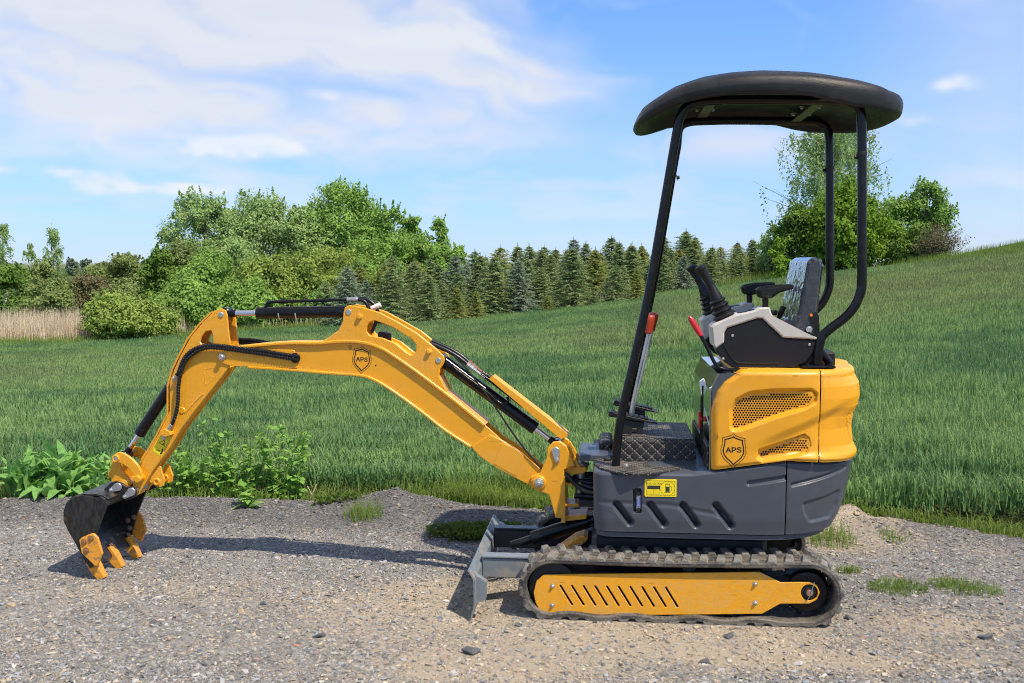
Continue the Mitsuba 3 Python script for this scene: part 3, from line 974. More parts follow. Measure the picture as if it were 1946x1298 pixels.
bot_z = [(0.3089, 0.3483)][0][1]
rear_low = [(1.031, 0.6148), (1.0177, 0.5384), (1.0022, 0.4662), (0.98, 0.3981), (0.9489, 0.3341), (0.9193, 0.2971), (0.8893, 0.2737)]
low_slots = [[(0.0403, 0.4572), (0.0942, 0.388)], [(0.1748, 0.4581), (0.2297, 0.3848)], [(0.3034, 0.4599), (0.3581, 0.3847)], [(0.4333, 0.4617), (0.492, 0.3847)]]
gauge = [(0.1055, 0.5247), (0.1388, 0.5254), (0.1397, 0.4253), (0.1064, 0.4246)]
x_seam_low = [(0.7064, 0.493)][0][0]


def low_depth(x, z):
    d = np.zeros_like(x)
    near = x < x_seam_low + 0.02
    for s in low_slots:
        d = np.maximum(d, 0.012 * groove(x, z, s, 0.0105, 0.021) * near + 0.040 * groove(x, z, s, 0.0070, 0.0100) * near)
    d = np.maximum(d, 0.040 * area(x, z, rnd(gauge, 0.008), 0.003))
    d = d + 0.002 * np.exp(-((x - x_seam_low) / 0.005) ** 2)
    d = np.maximum(d, 0.0105 * groove(x, z, [(0.5608, 0.5551), (0.7027, 0.5779)], 0.004, 0.013) * (x < x_seam_low))
    d = np.maximum(d, 0.010 * groove(x, z, [(0.7322, 0.5503), (0.8558, 0.5741), (0.9622, 0.5975)], 0.003, 0.011) * (x > x_seam_low))
    d = np.maximum(d, 0.011 * area(x, z, rnd([(0.7677, 0.4797), (0.8656, 0.4969), (0.9545, 0.5182), (0.9376, 0.44), (0.9097, 0.3896), (0.8053, 0.3871), (0.7792, 0.43)], 0.015), 0.014) * (x > x_seam_low))
    d = d + 0.0035 * groove(x, z, [(-0.02, deck_z - 0.105), (0.25, deck_z - 0.110), (0.52, deck_z - 0.16)], 0.0, 0.016) * (x < 0.5)
    return d


rings = []
rz = np.array([p[1] for p in rear_low])
rx = np.array([p[0] for p in rear_low])
fr = np.linspace(0, 1, 104)
lv = [(-0.018, 0.012)] + [(0.0, 0.0)] + [(f, 0.0) for f in fr[1:]]
for f, ins in lv:
    zt = 0
    z_mid = bot_z + max(f, 0) * (low_top(0.9) - bot_z)
    xr = float(np.interp(z_mid, rz[::-1], rx[::-1]))
    shrink = 0.018 * (1 - max(f, 0)) ** 2
    o = outline(-0.055 + 0.5 * ins + 0.006 * (1 - max(f, 0)), xr - ins, Y_LOW + ins + 0.002 + 0.006 * smooth(0.25, 0.0, max(f, 0)), 0.065, 2.45, 0.56, x_seam_low)
    z = bot_z + f * (low_top(o[:, 0]) - bot_z)
    rings.append(np.column_stack([o, z]))
# the rounded top edge
base = rings[-1]
for ins, up in ((0.004, 0.0065), (0.010, 0.0095), (0.020, 0.010), (0.05, 0.010)):
    c = np.array([0.45, MID_Y])
    o = base.copy()
    t = np.roll(o, -1, 0) - np.roll(o, 1, 0)
    n2 = np.stack([t[:, 1], -t[:, 0]], 1)
    n2 /= np.linalg.norm(n2, axis=1, keepdims=True) + 1e-12
    o[:, :2] -= n2 * ins
    o[:, 2] += up
    rings.append(o)
P, F = skin(rings, low_depth)
V = P.reshape(-1, 3)
a, b = split_at(V, F, x_seam_low)
lower = part(EX, 'lower_body', cat([a, fan(P[-1]), trimesh.Trimesh(fan(P[0]).vertices, fan(P[0]).faces[:, ::-1], process=False)]), 'grey_paint', 35)
tail = part(EX, 'counterweight', b, 'grey_paint', 35)
ob = outline(-0.040, 0.925, 4.080, 0.06, 2.45, 0.56, x_seam_low)
part(lower, 'base_plate', hull(np.vstack([np.column_stack([ob, np.full(len(ob), z)]) for z in (bot_z - 0.024, bot_z - 0.006)])), 'grey_paint', 30)
part(EX, 'engine', box((0.62, MID_Y, 0.80), (0.34, 0.62, 0.30), 0.01), 'dark_iron', False)  # plain dark box added inside, so the grille holes look dark

gx, gz = np.mean(gauge, 0)
gk = part(lower, 'sight_gauge', box((gx + 0.006, Y_LOW + 0.020, gz - 0.006), (0.019, 0.010, 0.084), 0.002), 'zinc', False)
part(gk, 'tube', box((gx + 0.007, Y_LOW + 0.0135, gz - 0.008), (0.016, 0.006, 0.032), 0.002), 'gauge_blue', False)
for dz in (-0.040, 0.028):
    part(gk, 'bolt', bolt((gx + 0.006, Y_LOW + 0.015, gz + dz), (0, -1, 0), 0.0065, 0.005), 'dark_iron')

# fuel label
l0, l1 = [(0.1516, 0.4948)][0], [(0.2773, 0.5653)][0]
lc = ((l0[0] + l1[0]) / 2, (l0[1] + l1[1]) / 2)
lw, lh = l1[0] - l0[0], l1[1] - l0[1]
YL = Y_LOW - 0.0005
fuel = part(lower, 'fuel_label', plate(rnd([(l0[0], l0[1]), (l1[0], l0[1] + 0.001), (l1[0], l1[1] + 0.001), (l0[0], l1[1])], 0.004), YL - 0.0012, YL + 0.002, (), 0), 'label_yellow', False)
g = []
rect = lambda x0, z0, x1, z1: Polygon([(lc[0] + x0 * lw, lc[1] + z0 * lh), (lc[0] + x1 * lw, lc[1] + z0 * lh), (lc[0] + x1 * lw, lc[1] + z1 * lh), (lc[0] + x0 * lw, lc[1] + z1 * lh)])
fr_ = rect(-0.455, -0.41, 0.445, 0.42)
g.append(fr_.difference(fr_.buffer(-0.0009)))
g.append(rect(-0.42, -0.05, -0.02, 0.14))
for bx in (rect(-0.41, -0.36, -0.22, -0.05), rect(-0.21, -0.36, -0.02, -0.05)):
    g.append(bx.difference(bx.buffer(-0.0005)))
ci = shapely.Point(lc[0] + 0.215 * lw, lc[1] + 0.0 * lh).buffer(0.41 * lh, quad_segs=10)
g.append(ci.difference(ci.buffer(-0.0008)))
g += [rect(0.15, -0.20, 0.28, 0.09), rect(0.125, -0.25, 0.305, -0.215), rect(0.15, 0.22, 0.28, 0.26), rect(0.145, 0.09, 0.157, 0.26), rect(0.273, 0.09, 0.285, 0.26)]
noz = LineString([(lc[0] + 0.285 * lw, lc[1] + 0.14 * lh), (lc[0] + 0.33 * lw, lc[1] + 0.10 * lh), (lc[0] + 0.335 * lw, lc[1] - 0.12 * lh), (lc[0] + 0.30 * lw, lc[1] - 0.16 * lh)]).buffer(0.0007)
g.append(noz)
part(fuel, 'print', cat([solid2d(q, YL - 0.0020, YL - 0.0012) for q in g] + [text_on_xz('DIESEL OIL TANK', 0.0062, YL - 0.0012, (lc[0] - 0.22 * lw, lc[1] + 0.255 * lh), stretch=0.95)]), 'label_black', False)

# ---- yellow upper body
Y_UP = 4.052
rear_up = [(1.0368, 0.6276), (1.0424, 0.6588), (1.0244, 0.6941), (1.0163, 0.765), (1.0236, 0.8138), (1.042, 0.8494), (1.0496, 0.887), (1.044, 0.9376), (1.024, 0.9726)]
x_seam_up = [(0.8308, 0.8096)][0][0]
up_top = [(0.7046, 1.0018)][0][1] - 0.018
front_up = [(0.4137, 0.609), (0.4104, 0.8349), (0.4159, 0.8766), (0.4316, 0.9183), (0.4594, 0.956), (0.4995, 0.9853)]
crease = [(0.559, 0.6974), (0.6694, 0.7471), (0.8307, 0.8158), (0.9077, 0.8499), (0.9667, 0.8774)]
recess_a = rnd([(0.4788, 0.7587), (0.4773, 0.8503), (0.4969, 0.8942), (0.5531, 0.9239), (0.6417, 0.9342), (0.796, 0.937), (0.8245, 0.9147), (0.8214, 0.8755), (0.7719, 0.8501), (0.648, 0.8112), (0.5275, 0.7637)], 0.02)
mesh_a = rnd([(0.4928, 0.7694), (0.4915, 0.8547), (0.5132, 0.8882), (0.5655, 0.9075), (0.6461, 0.9136), (0.7845, 0.9152), (0.8008, 0.9), (0.7953, 0.8793), (0.7576, 0.8623), (0.6477, 0.8257), (0.5474, 0.7848)], 0.008)
recess_b = rnd([(0.5821, 0.6561), (0.5874, 0.6958), (0.7099, 0.7395), (0.7758, 0.7612), (0.8022, 0.743), (0.8111, 0.7058), (0.7937, 0.6723), (0.7115, 0.6563), (0.6067, 0.6398)], 0.012)
mesh_b = rnd([(0.5982, 0.6605), (0.6019, 0.6794), (0.7103, 0.7187), (0.7702, 0.7404), (0.7845, 0.7303), (0.7932, 0.6952), (0.7714, 0.6844)], 0.006)


def up_low(x):
    return low_top(x) + 0.016


def up_depth(x, z):
    d = np.zeros_like(x)
    cz = np.interp(x, [p[0] for p in crease], [p[1] for p in crease])
    below = smooth(0.020, -0.028, z - cz) * smooth(crease[0][0] - 0.02, crease[0][0] + 0.14, x) * smooth(up_low(x) + 0.01, up_low(x) + 0.045, z)
    d = d + 0.014 * below * smooth(1.0, 0.88, x)
    d = np.maximum(d, 0.019 * area(x, z, recess_a, 0.016))
    d = np.maximum(d, (0.014 * below + 0.018) * area(x, z, recess_b, 0.013))
    d = d + 0.003 * np.exp(-((x - x_seam_up) / 0.006) ** 2)
    return d


rings = []
rz, rx = np.array([p[1] for p in rear_up]), np.array([p[0] for p in rear_up])
fz, fx = np.array([p[1] for p in front_up]), np.array([p[0] for p in front_up])
for f in np.linspace(0, 1, 150):
    zm = up_low(0.95) + f * (up_top - up_low(0.95))
    xr = float(np.interp(zm, rz, rx))
    zf = up_low(0.42) + f * (up_top - up_low(0.42))
    xf = float(np.interp(zf, fz, fx))
    edge = 0.006 * smooth(0.04, 0.0, f)
    o = outline(xf, xr - edge, Y_UP + edge, 0.030, 2.5, 0.66, x_seam_up)
    z = up_low(o[:, 0]) + f * (up_top - up_low(o[:, 0]))
    rings.append(np.column_stack([o, z]))
base = rings[-1]
for a in np.linspace(0, np.pi / 2, 9)[1:]:
    o = base.copy()
    t = np.roll(o, -1, 0) - np.roll(o, 1, 0)
    n2 = np.stack([t[:, 1], -t[:, 0]], 1)
    n2 /= np.linalg.norm(n2, axis=1, keepdims=True) + 1e-12
    o[:, :2] -= n2 * 0.026 * (1 - math.cos(a))
    o[:, 0] = np.maximum(o[:, 0], base[:, 0].min() + 0.03 * math.sin(a))
    o[:, 2] += 0.020 * math.sin(a)
    rings.append(o)
P, F = skin(rings, up_depth)
V = P.reshape(-1, 3)
a, b = split_at(V, F, x_seam_up, (mesh_a, mesh_b))
top = fan(P[-1])
ta, tb = split_at(np.array(top.vertices), top.faces, x_seam_up)
cover = part(EX, 'engine_cover', cat([a, ta]), 'yellow_paint', 40)
rearc = part(EX, 'rear_cover', cat([b, tb]), 'yellow_paint', 40)
tz = float(P[-1][:, 2].mean())
part(rearc, 'top_dish', lathe((0.90, MID_Y, tz - 0.001), (0.90, MID_Y, tz + 0.1), [(0, 0.118), (0.006, 0.112), (0.0085, 0.10), (0.0085, 0.085), (0.005, 0.075), (0.005, 0.02)], 40), 'yellow_paint', 40)


def grille(poly, y, cell=0.0106, hole=0.0040):
    """Perforated sheet: hexagonal cells, each with its round hole."""
    g = Polygon(poly)
    x0, z0, x1, z1 = g.bounds
    V, F, base = [], [], 0
    hexa = circle((0, 0), cell / math.sqrt(3), 6)
    hexa = hexa @ np.array([[0, 1], [-1, 0]])
    out = np.repeat(hexa, 2, 0)
    out[1::2] = (hexa + np.roll(hexa, -1, 0)) / 2
    a0 = math.atan2(out[0, 1], out[0, 0])
    ang = a0 + np.arange(12) * 2 * np.pi / 12
    inn = hole * np.stack([np.cos(ang), np.sin(ang)], 1)
    i = np.arange(12)
    j = (i + 1) % 12
    row = 0
    z = z0 - cell
    while z < z1 + cell:
        for x in np.arange(x0 - cell + (row % 2) * cell / 2, x1 + cell, cell):
            q = shapely.Point(x, z)
            if g.buffer(cell * 0.75).contains(q):
                solid = not g.buffer(-hole * 1.05).contains(q)
                o3 = np.column_stack([out[:, 0] + x, np.full(12, y), out[:, 1] + z])
                if solid:
                    V.append(np.vstack([o3, [[x, y, z]]]))
                    F.append(np.stack([i, j, np.full(12, 12)], 1) + base)
                    base += 13
                else:
                    n3 = np.column_stack([inn[:, 0] + x, np.full(12, y), inn[:, 1] + z])
                    b3 = n3 + [0, 0.0025, 0]
                    V.append(np.vstack([o3, n3, b3]))
                    F.append(np.vstack([np.stack([i, j, j + 12], 1), np.stack([i, j + 12, i + 12], 1), np.stack([i + 12, j + 12, j + 24], 1), np.stack([i + 12, j + 24, i + 24], 1)]) + base)
                    base += 36
        z += cell * math.sqrt(3) / 2
        row += 1
    return trimesh.Trimesh(np.vstack(V), np.vstack(F), process=False)


part(cover, 'grille', grille(mesh_a, Y_UP + 0.0200), 'yellow_paint', False)
part(cover, 'grille', grille(mesh_b, Y_UP + 0.0330), 'yellow_paint', False)
# the rear grille on the tail's flank follows the skin
rg = rnd([(0.9645, 0.8051), (0.9805, 0.831), (0.9842, 0.7646), (0.9939, 0.7046), (0.9739, 0.7601)], 0.003)
V2 = P[:158].reshape(-1, 3)
sel = (V2[:, 1] < MID_Y - 0.05) & (V2[:, 0] > x_seam_up + 0.1)
gm = grille(rg, 0.0)
gv = np.array(gm.vertices)
from scipy.spatial import cKDTree
tree = cKDTree(V2[sel][:, [0, 2]])
_, ii = tree.query(gv[:, [0, 2]])
gv[:, 1] = V2[sel][ii, 1] - 0.002 + gv[:, 1]
part(rearc, 'grille', trimesh.Trimesh(gv, gm.faces, process=False), 'yellow_paint', False)

SH = np.array([(710, 390), (740, 425), (775, 450), (855, 485), (950, 510), (944, 600), (962, 720), (958, 850), (900, 960), (800, 1050), (720, 1110), (665, 1165), (600, 1080), (510, 990), (440, 900), (408, 800), (414, 720), (448, 610), (465, 465), (550, 455), (640, 430)], float)
SH = (SH - [687, 775]) * [1, -1] / 775


def emblem(parent, c, h, w, tilt, place, small=False):
    a = math.radians(tilt)
    R = np.array([[math.cos(a), -math.sin(a)], [math.sin(a), math.cos(a)]])
    p = Polygon((SH @ R.T) * h + np.array(c))
    if small:
        g = [p.difference(p.buffer(-0.0010))]
        ms = [solid2d(q, w - 0.0009, w) for q in g] + [text_on_xz('APS', h * 0.16, w, (c[0], c[1]), tilt)]
    else:
        g = [p.difference(p.buffer(-0.014 * h)), p.buffer(-0.058 * h).difference(p.buffer(-0.090 * h))]
        ms = [solid2d(q, w - 0.0009, w) for q in g] + [text_on_xz('APS', h * 0.145, w, (c[0], c[1] + 0.025 * h), tilt - 2, bold=True, stretch=1.16)]
    m = cat(ms)
    return place(parent, 'emblem', m, 'decal_black', False)


emblem(cover, [(0.4962, 0.687)][0], 0.139, Y_UP - 0.0004, 3.4, part)
emblem(cover, [(0.4271, 0.7412)][0], 0.024, Y_UP - 0.0004, 3.4, part, True)

# cheek, sloped lid and upright front sheet ahead of the engine cover
part(cover, 'cheek_panel', plate([(0.4139, 0.8196), (0.4123, 0.9286), (0.4463, 0.9854), (0.5583, 0.9969), (0.5079, 0.9673), (0.4777, 0.9356), (0.4518, 0.8935), (0.4365, 0.8199)], 4.078, 4.088, (), 0.001), 'grey_paint', False)
pr_ = [(0.4473, 0.9864), (0.4153, 0.9295), (0.4158, 0.6173)]
xa, xb_, xc_ = [(a - 0.012, b) for a, b in pr_]
xb_ = (xb_[0] + 0.002, xb_[1] - 0.012)
lid = [xa, (xa[0] + 0.30, xa[1] + 0.004), (xa[0] + 0.30, xa[1] - 0.02), (xa[0] + 0.008, xa[1] - 0.006), (xb_[0] + 0.006, xb_[1] - 0.002), (xb_[0] + 0.006, deck_z + 0.02), (xb_[0], deck_z + 0.02), xb_]
fp = part(EX, 'front_panel', plate(lid, 4.090, 4.835, (), 0.0008), 'mirror_steel', False)
x0 = xb_[0]
part(fp, 'added_dark_strip', box((x0 - 0.004, MID_Y, deck_z + 0.065), (0.006, 0.72, 0.11), 0.002), 'quilted_mat', False)  # dark strip added over the panel to cover its pale reflection
for (yy, za, zb, r) in ((4.16, 0.66, 0.93, 0.0035), (4.22, 0.70, 0.88, 0.003), (4.13, 0.66, 0.74, 0.003)):
    part(fp, 'control_rod', tube([(x0 - 0.022, yy, za), (x0 - 0.022, yy, zb)], r, 8), 'black_paint')
part(fp, 'lever_bracket', plate([(0.3728, 0.9443), (0.3895, 0.9574), (0.4006, 0.921), (0.3925, 0.8972), (0.3799, 0.8927)], 4.17, 4.20, (), 0.001), 'label_white', False)
part(fp, 'link_rod', tube([(x0 - 0.02, 4.18, 0.86), (x0 + 0.0, 4.10, 0.78)], 0.003, 8), 'zinc')
kh = [(0.3723, 0.7935), (0.3975, 0.7939), (0.4227, 0.7942)]
kt = part(fp, 'pull_knob', cat([tube([(kh[0][0], 4.17, kh[0][1] + 0.030), (kh[0][0] + 0.002, 4.17, kh[0][1]), (kh[0][0], 4.17, kh[0][1] - 0.036)], 0.0055, 10), tube([(kh[0][0], 4.17, kh[0][1]), (kh[1][0], 4.17, kh[1][1])], 0.010, 12)]), 'red_grip')
part(kt, 'socket', tube([(kh[1][0], 4.17, kh[1][1]), (kh[2][0] + 0.01, 4.17, kh[2][1])], 0.011, 12), 'soft_black')
part(kt, 'bracket', box((kh[1][0] + 0.018, 4.17, kh[1][1]), (0.012, 0.03, 0.06), 0.002), 'black_paint', False)

# ---- floor: quilted mat, padded hump, pedals, travel levers
near_edge = [(-0.0542, 4.2351), (-0.0272, 4.127), (0.0256, 4.0579), (0.0978, 4.0234), (0.2021, 4.0536), (0.2895, 4.1245), (0.4225, 4.314)]
zm = deck_z + 0.012
mat_out = [(-0.062, 4.80)] + [(x, y) for x, y in near_edge] + [(x0 - 0.004, 4.15), (x0 - 0.004, 4.82)]
mp = plate(rnd(mat_out, 0.02), 0, 0.012, (), 0.003)
mv = np.array(mp.vertices)
part(EX, 'floor_mat', trimesh.Trimesh(np.column_stack([mv[:, 0], mv[:, 2], zm - mv[:, 1] + 0.012]), mp.faces, process=False), 'quilted_mat', 40)
hx0, hx1, hy0, hy1, hz = [(0.042, 0.5869)][0][0], [(0.3664, 0.5973)][0][0], 4.27, 4.74, 0.108
part(EX, 'padded_hump', hull([(x, y, z) for y0_, y1_, xx0, xx1, z in ((hy0, hy1, hx0, hx1 + 0.005, zm + 0.008), (hy0 + 0.004, hy1, hx0 + 0.002, hx1 + 0.004, zm + hz - 0.014), (hy0 + 0.012, hy1 - 0.01, hx0 + 0.006, hx1 - 0.006, zm + hz)) for x in (xx0, xx1) for y in (y0_, y1_)]), 'quilted_mat', 20)
part(EX, 'padded_kerb', pill((-0.004, 4.58, zm + 0.030), (0.060, 0.26, 0.066), 0.018), 'quilted_mat', 40)
for (yy, p) in ((4.40, [(0.0079, 0.7787), (0.2148, 0.7428)]), (4.57, [(0.0312, 0.8039), (0.2225, 0.7662)])):
    a, b = np.array(p[0]), np.array(p[1])
    d = (b - a) / np.linalg.norm(b - a)
    nn = np.array([-d[1], d[0]])
    pd = part(EX, 'pedal', plate([a - nn * 0.010, b - nn * 0.004, b + nn * 0.002, a + (b - a) * 0.6 + nn * 0.006, a + nn * 0.010], yy - 0.035, yy + 0.035, (), 0.002), 'soft_black', False)
    for k in range(6):
        q = a + d * (0.052 + k * 0.022) + nn * 0.009
        part(pd, 'tread_block', box((q[0], yy, q[1]), (0.017, 0.064, 0.008), 0.003), 'soft_black', False)
    part(pd, 'end_roll', cyl((a[0] + 0.012, yy - 0.036, a[1]), (a[0] + 0.012, yy + 0.036, a[1]), 0.013, 16), 'soft_black')
    s = a + (b - a) * 0.2 - nn * 0.012
    e = a + (b - a) * 0.74 - nn * 0.012
    part(pd, 'bracket', plate([s, e, (e[0] - 0.012, zm + hz - 0.012), (s[0], zm + hz - 0.012)], yy - 0.022, yy + 0.022, [[(e[0] - 0.052, zm + hz + 0.004), (e[0] - 0.030, zm + hz + 0.004), (e[0] - 0.030, zm + hz + 0.028), (e[0] - 0.052, zm + hz + 0.028)]] if yy < 4.5 else (), 0.001), 'dark_iron', False)
for i, (yy, pth, kc) in enumerate(((4.43, [(0.1009, 0.7641), (0.1073, 0.8055), (0.1311, 0.9201), (0.1741, 1.1204)], [(0.1741, 1.1204), (0.18, 1.2019)]), (4.49, [(0.1137, 0.76), (0.1179, 0.7972), (0.1464, 0.9273), (0.1922, 1.1302)], [(0.1922, 1.1302), (0.1982, 1.2081)]))):
    lev = part(EX, 'travel_lever', tube(spline(uwz(pth, yy), 8), 0.0068, 12), 'zinc', 40)
    a, b = np.array(kc[0]), np.array(kc[1])
    L = float(np.linalg.norm(b - a))
    part(lev, 'knob', lathe((a[0], yy, a[1]), (b[0], yy, b[1]), [(0, 0.012), (0.004, 0.0145), (L * 0.35, 0.0165), (L * 0.62, 0.021), (L * 0.85, 0.0225), (L * 0.95, 0.020), (L, 0.013)], 22), 'amber_knob', 45)

# ---- canopy on its tube frame
for yy in (4.17, 4.76):
    fp_ = spline(uwz([(0.0369, 0.5868), (0.0426, 0.6826), (0.0547, 0.7804), (0.0772, 0.893), (0.1119, 1.0501), (0.1683, 1.327), (0.2214, 1.6528), (0.264, 1.9184), (0.2816, 2.0007), (0.312, 2.0434), (0.3673, 2.0591), (0.5004, 2.0633), (0.7037, 2.0603), (0.855, 2.0561), (0.9354, 2.0488), (0.97, 2.0241), (0.9812, 1.9753), (0.9868, 1.8329), (0.9945, 1.5254), (0.9987, 1.3599), (0.9939, 1.3059), (0.973, 1.2517), (0.9355, 1.2057), (0.8855, 1.1656), (0.8495, 1.1298), (0.8383, 1.0835), (0.8335, 1.0202)], yy), 6)
    if yy > 4.5:
        fp_[:, 0] += 0.040 * smooth(2.12, 1.95, fp_[:, 2]) * (fp_[:, 0] < 0.36)
    fr_ = part(EX, 'canopy_frame', tube(fp_, np.interp(np.arange(len(fp_)), [0, 40, 60, 200], [0.0180, 0.0178, 0.0186, 0.0186]), 18), 'black_paint', 40)
    q = [(0.0369, 0.5846)][0]
    part(fr_, 'foot_flange', cat([box((q[0] + 0.012, yy, q[1] + 0.004), (0.085, 0.06, 0.008), 0.002), bolt((q[0] + 0.042, yy - 0.01, q[1] + 0.008), (0, 0, 1), 0.008), bolt((q[0] + 0.042, yy + 0.015, q[1] + 0.008), (0, 0, 1), 0.008)]), 'zinc', False)
    q = [(0.8337, 1.0097)][0]
    part(fr_, 'rear_flange', cat([box((q[0], yy, q[1] + 0.002), (0.13, 0.075, 0.010), 0.003), bolt((q[0] - 0.045, yy - 0.02, q[1] + 0.006), (0, 0, 1), 0.008), bolt((q[0] + 0.045, yy - 0.02, q[1] + 0.006), (0, 0, 1), 0.008)]), 'black_paint', False)
    q = [(0.9864, 1.8492)][0]
    part(fr_, 'joint_bolt', cat([cyl((q[0], yy, q[1] - 0.008), (q[0], yy, q[1] + 0.008), 0.0200, 20), bolt((q[0] - 0.019, yy, q[1] - 0.012), (-1, 0, 0), 0.007, 0.009)]), 'dark_iron')
    q = [(0.2534, 1.761)][0]
    part(fr_, 'joint_bolt', bolt((q[0] + 0.016, yy, q[1]), (1, 0, 0.2), 0.008, 0.010), 'dark_iron')
    # rearward brace at the seat's foot
    q = [(0.8384, 1.0793), (0.8888, 1.0207)]
    part(fr_, 'brace', tube([(q[0][0], yy + 0.01, q[0][1]), (q[1][0], yy + 0.03, q[1][1])], 0.017, 14), 'black_paint', 40)

rim = [(0.1106, 1.966), (0.1388, 1.9777), (0.2669, 2.03), (0.3766, 2.0483), (0.4858, 2.0567), (0.6044, 2.0589), (0.7618, 2.0467), (0.8443, 2.0238), (0.9187, 2.009), (0.9965, 2.002), (1.0818, 1.993)]
crs = [(0.1102, 2.0061), (0.1383, 2.0318), (0.2663, 2.0819), (0.3758, 2.104), (0.4849, 2.1142), (0.6033, 2.1182), (0.7604, 2.1097), (0.8777, 2.096), (0.975, 2.0847), (1.0526, 2.0737), (1.0837, 2.0654)]
zr = lambda x: np.interp(x, [p[0] for p in rim], smooth3([p[1] for p in rim]))
zc = lambda x: np.interp(x, [p[0] for p in crs], [p[1] for p in crs])


def smooth3(v):
    return v


cx_, hx_, hy_ = 0.643, 0.540, 0.432
th = np.linspace(0, 2 * np.pi, 160, endpoint=False)
ex = 2 / 3.0
sx = np.sign(np.cos(th)) * np.abs(np.cos(th)) ** ex
sy = np.sign(np.sin(th)) * np.abs(np.sin(th)) ** ex
rings = []
for s_, kind, off in ((0.02, 'r', 0.055), (0.5, 'r', 0.055), (0.80, 'r', 0.050), (0.88, 'r', 0.045), (0.905, 'r', 0.030), (0.925, 'r', 0.006), (0.945, 'r', 0.0), (0.965, 'r', -0.003), (0.983, 'r', 0.003), (0.993, 'r', 0.014), (0.999, 'm', 0.0), (0.999, 'c', -0.022), (0.992, 'c', -0.008), (0.978, 'c', 0.004), (0.955, 'c', 0.012), (0.91, 'c', 0.021), (0.84, 'c', 0.031), (0.72, 'c', 0.044), (0.55, 'c', 0.056), (0.35, 'c', 0.064), (0.15, 'c', 0.067), (0.01, 'c', 0.068)):
    x, y = cx_ + hx_ * sx * s_, MID_Y + hy_ * sy * s_
    z = {'r': zr(x), 'c': zc(x), 'm': (zr(x) + zc(x)) / 2}[kind] + off + 0.012
    rings.append(np.column_stack([x, y, z]))
P = np.array(rings)
L, n = P.shape[:2]
i = np.arange(L * n).reshape(L, n)
j = np.roll(i, -1, 1)
F = np.vstack([np.stack([i[:-1], j[:-1], j[1:]], -1).reshape(-1, 3), np.stack([i[:-1], j[1:], i[1:]], -1).reshape(-1, 3)])
can = part(EX, 'canopy', trimesh.Trimesh(P.reshape(-1, 3), F, process=False), 'dark_plastic', 50)
for q in ([(0.4184, 2.0446)][0], [(0.8325, 2.0479)][0]):
    zz = float(zr(q[0])) + 0.040
    st = part(can, 'strap', box((q[0], MID_Y, zz - 0.012), (0.042, 0.64, 0.006), 0.002), 'strap_olive', False)
    for yy in (4.22, 4.42, 4.62):
        for dx in (-0.034, 0.034):
            part(can, 'bolt', bolt((q[0] + dx, yy, zz + 0.004), (0, 0, -1), 0.008, 0.008), 'zinc')

# ---- consoles, joysticks, armrests
shell = [(0.4147, 1.1653), (0.4249, 1.1781), (0.5095, 1.2165), (0.5857, 1.2336), (0.602, 1.2442), (0.6431, 1.2454), (0.6498, 1.2213), (0.6921, 1.1585), (0.7066, 1.1534), (0.8281, 1.1279), (0.8324, 1.1195), (0.8037, 1.1204), (0.6969, 1.126), (0.6145, 1.2022), (0.5955, 1.2032), (0.4771, 1.1636), (0.466, 1.1445), (0.4656, 1.1043), (0.4347, 1.0797), (0.422, 1.0934)]
body_ = [(0.4347, 1.0797), (0.4656, 1.1043), (0.466, 1.1445), (0.4771, 1.1636), (0.5955, 1.2032), (0.6145, 1.2022), (0.6969, 1.126), (0.8304, 1.1174), (0.8367, 1.1091), (0.8172, 1.0648), (0.7894, 1.0245), (0.7364, 1.003), (0.5172, 0.9987), (0.4731, 1.0217), (0.4391, 1.066)]
full = [(0.4147, 1.1653), (0.4249, 1.1781), (0.5095, 1.2165), (0.5857, 1.2336), (0.6433, 1.2381), (0.6498, 1.2213), (0.6921, 1.1585), (0.7066, 1.1534), (0.8281, 1.1279), (0.8367, 1.1091), (0.8172, 1.0648), (0.7894, 1.0245), (0.7364, 1.003), (0.5172, 0.9987), (0.4731, 1.0217), (0.4349, 1.068), (0.422, 1.0934)]
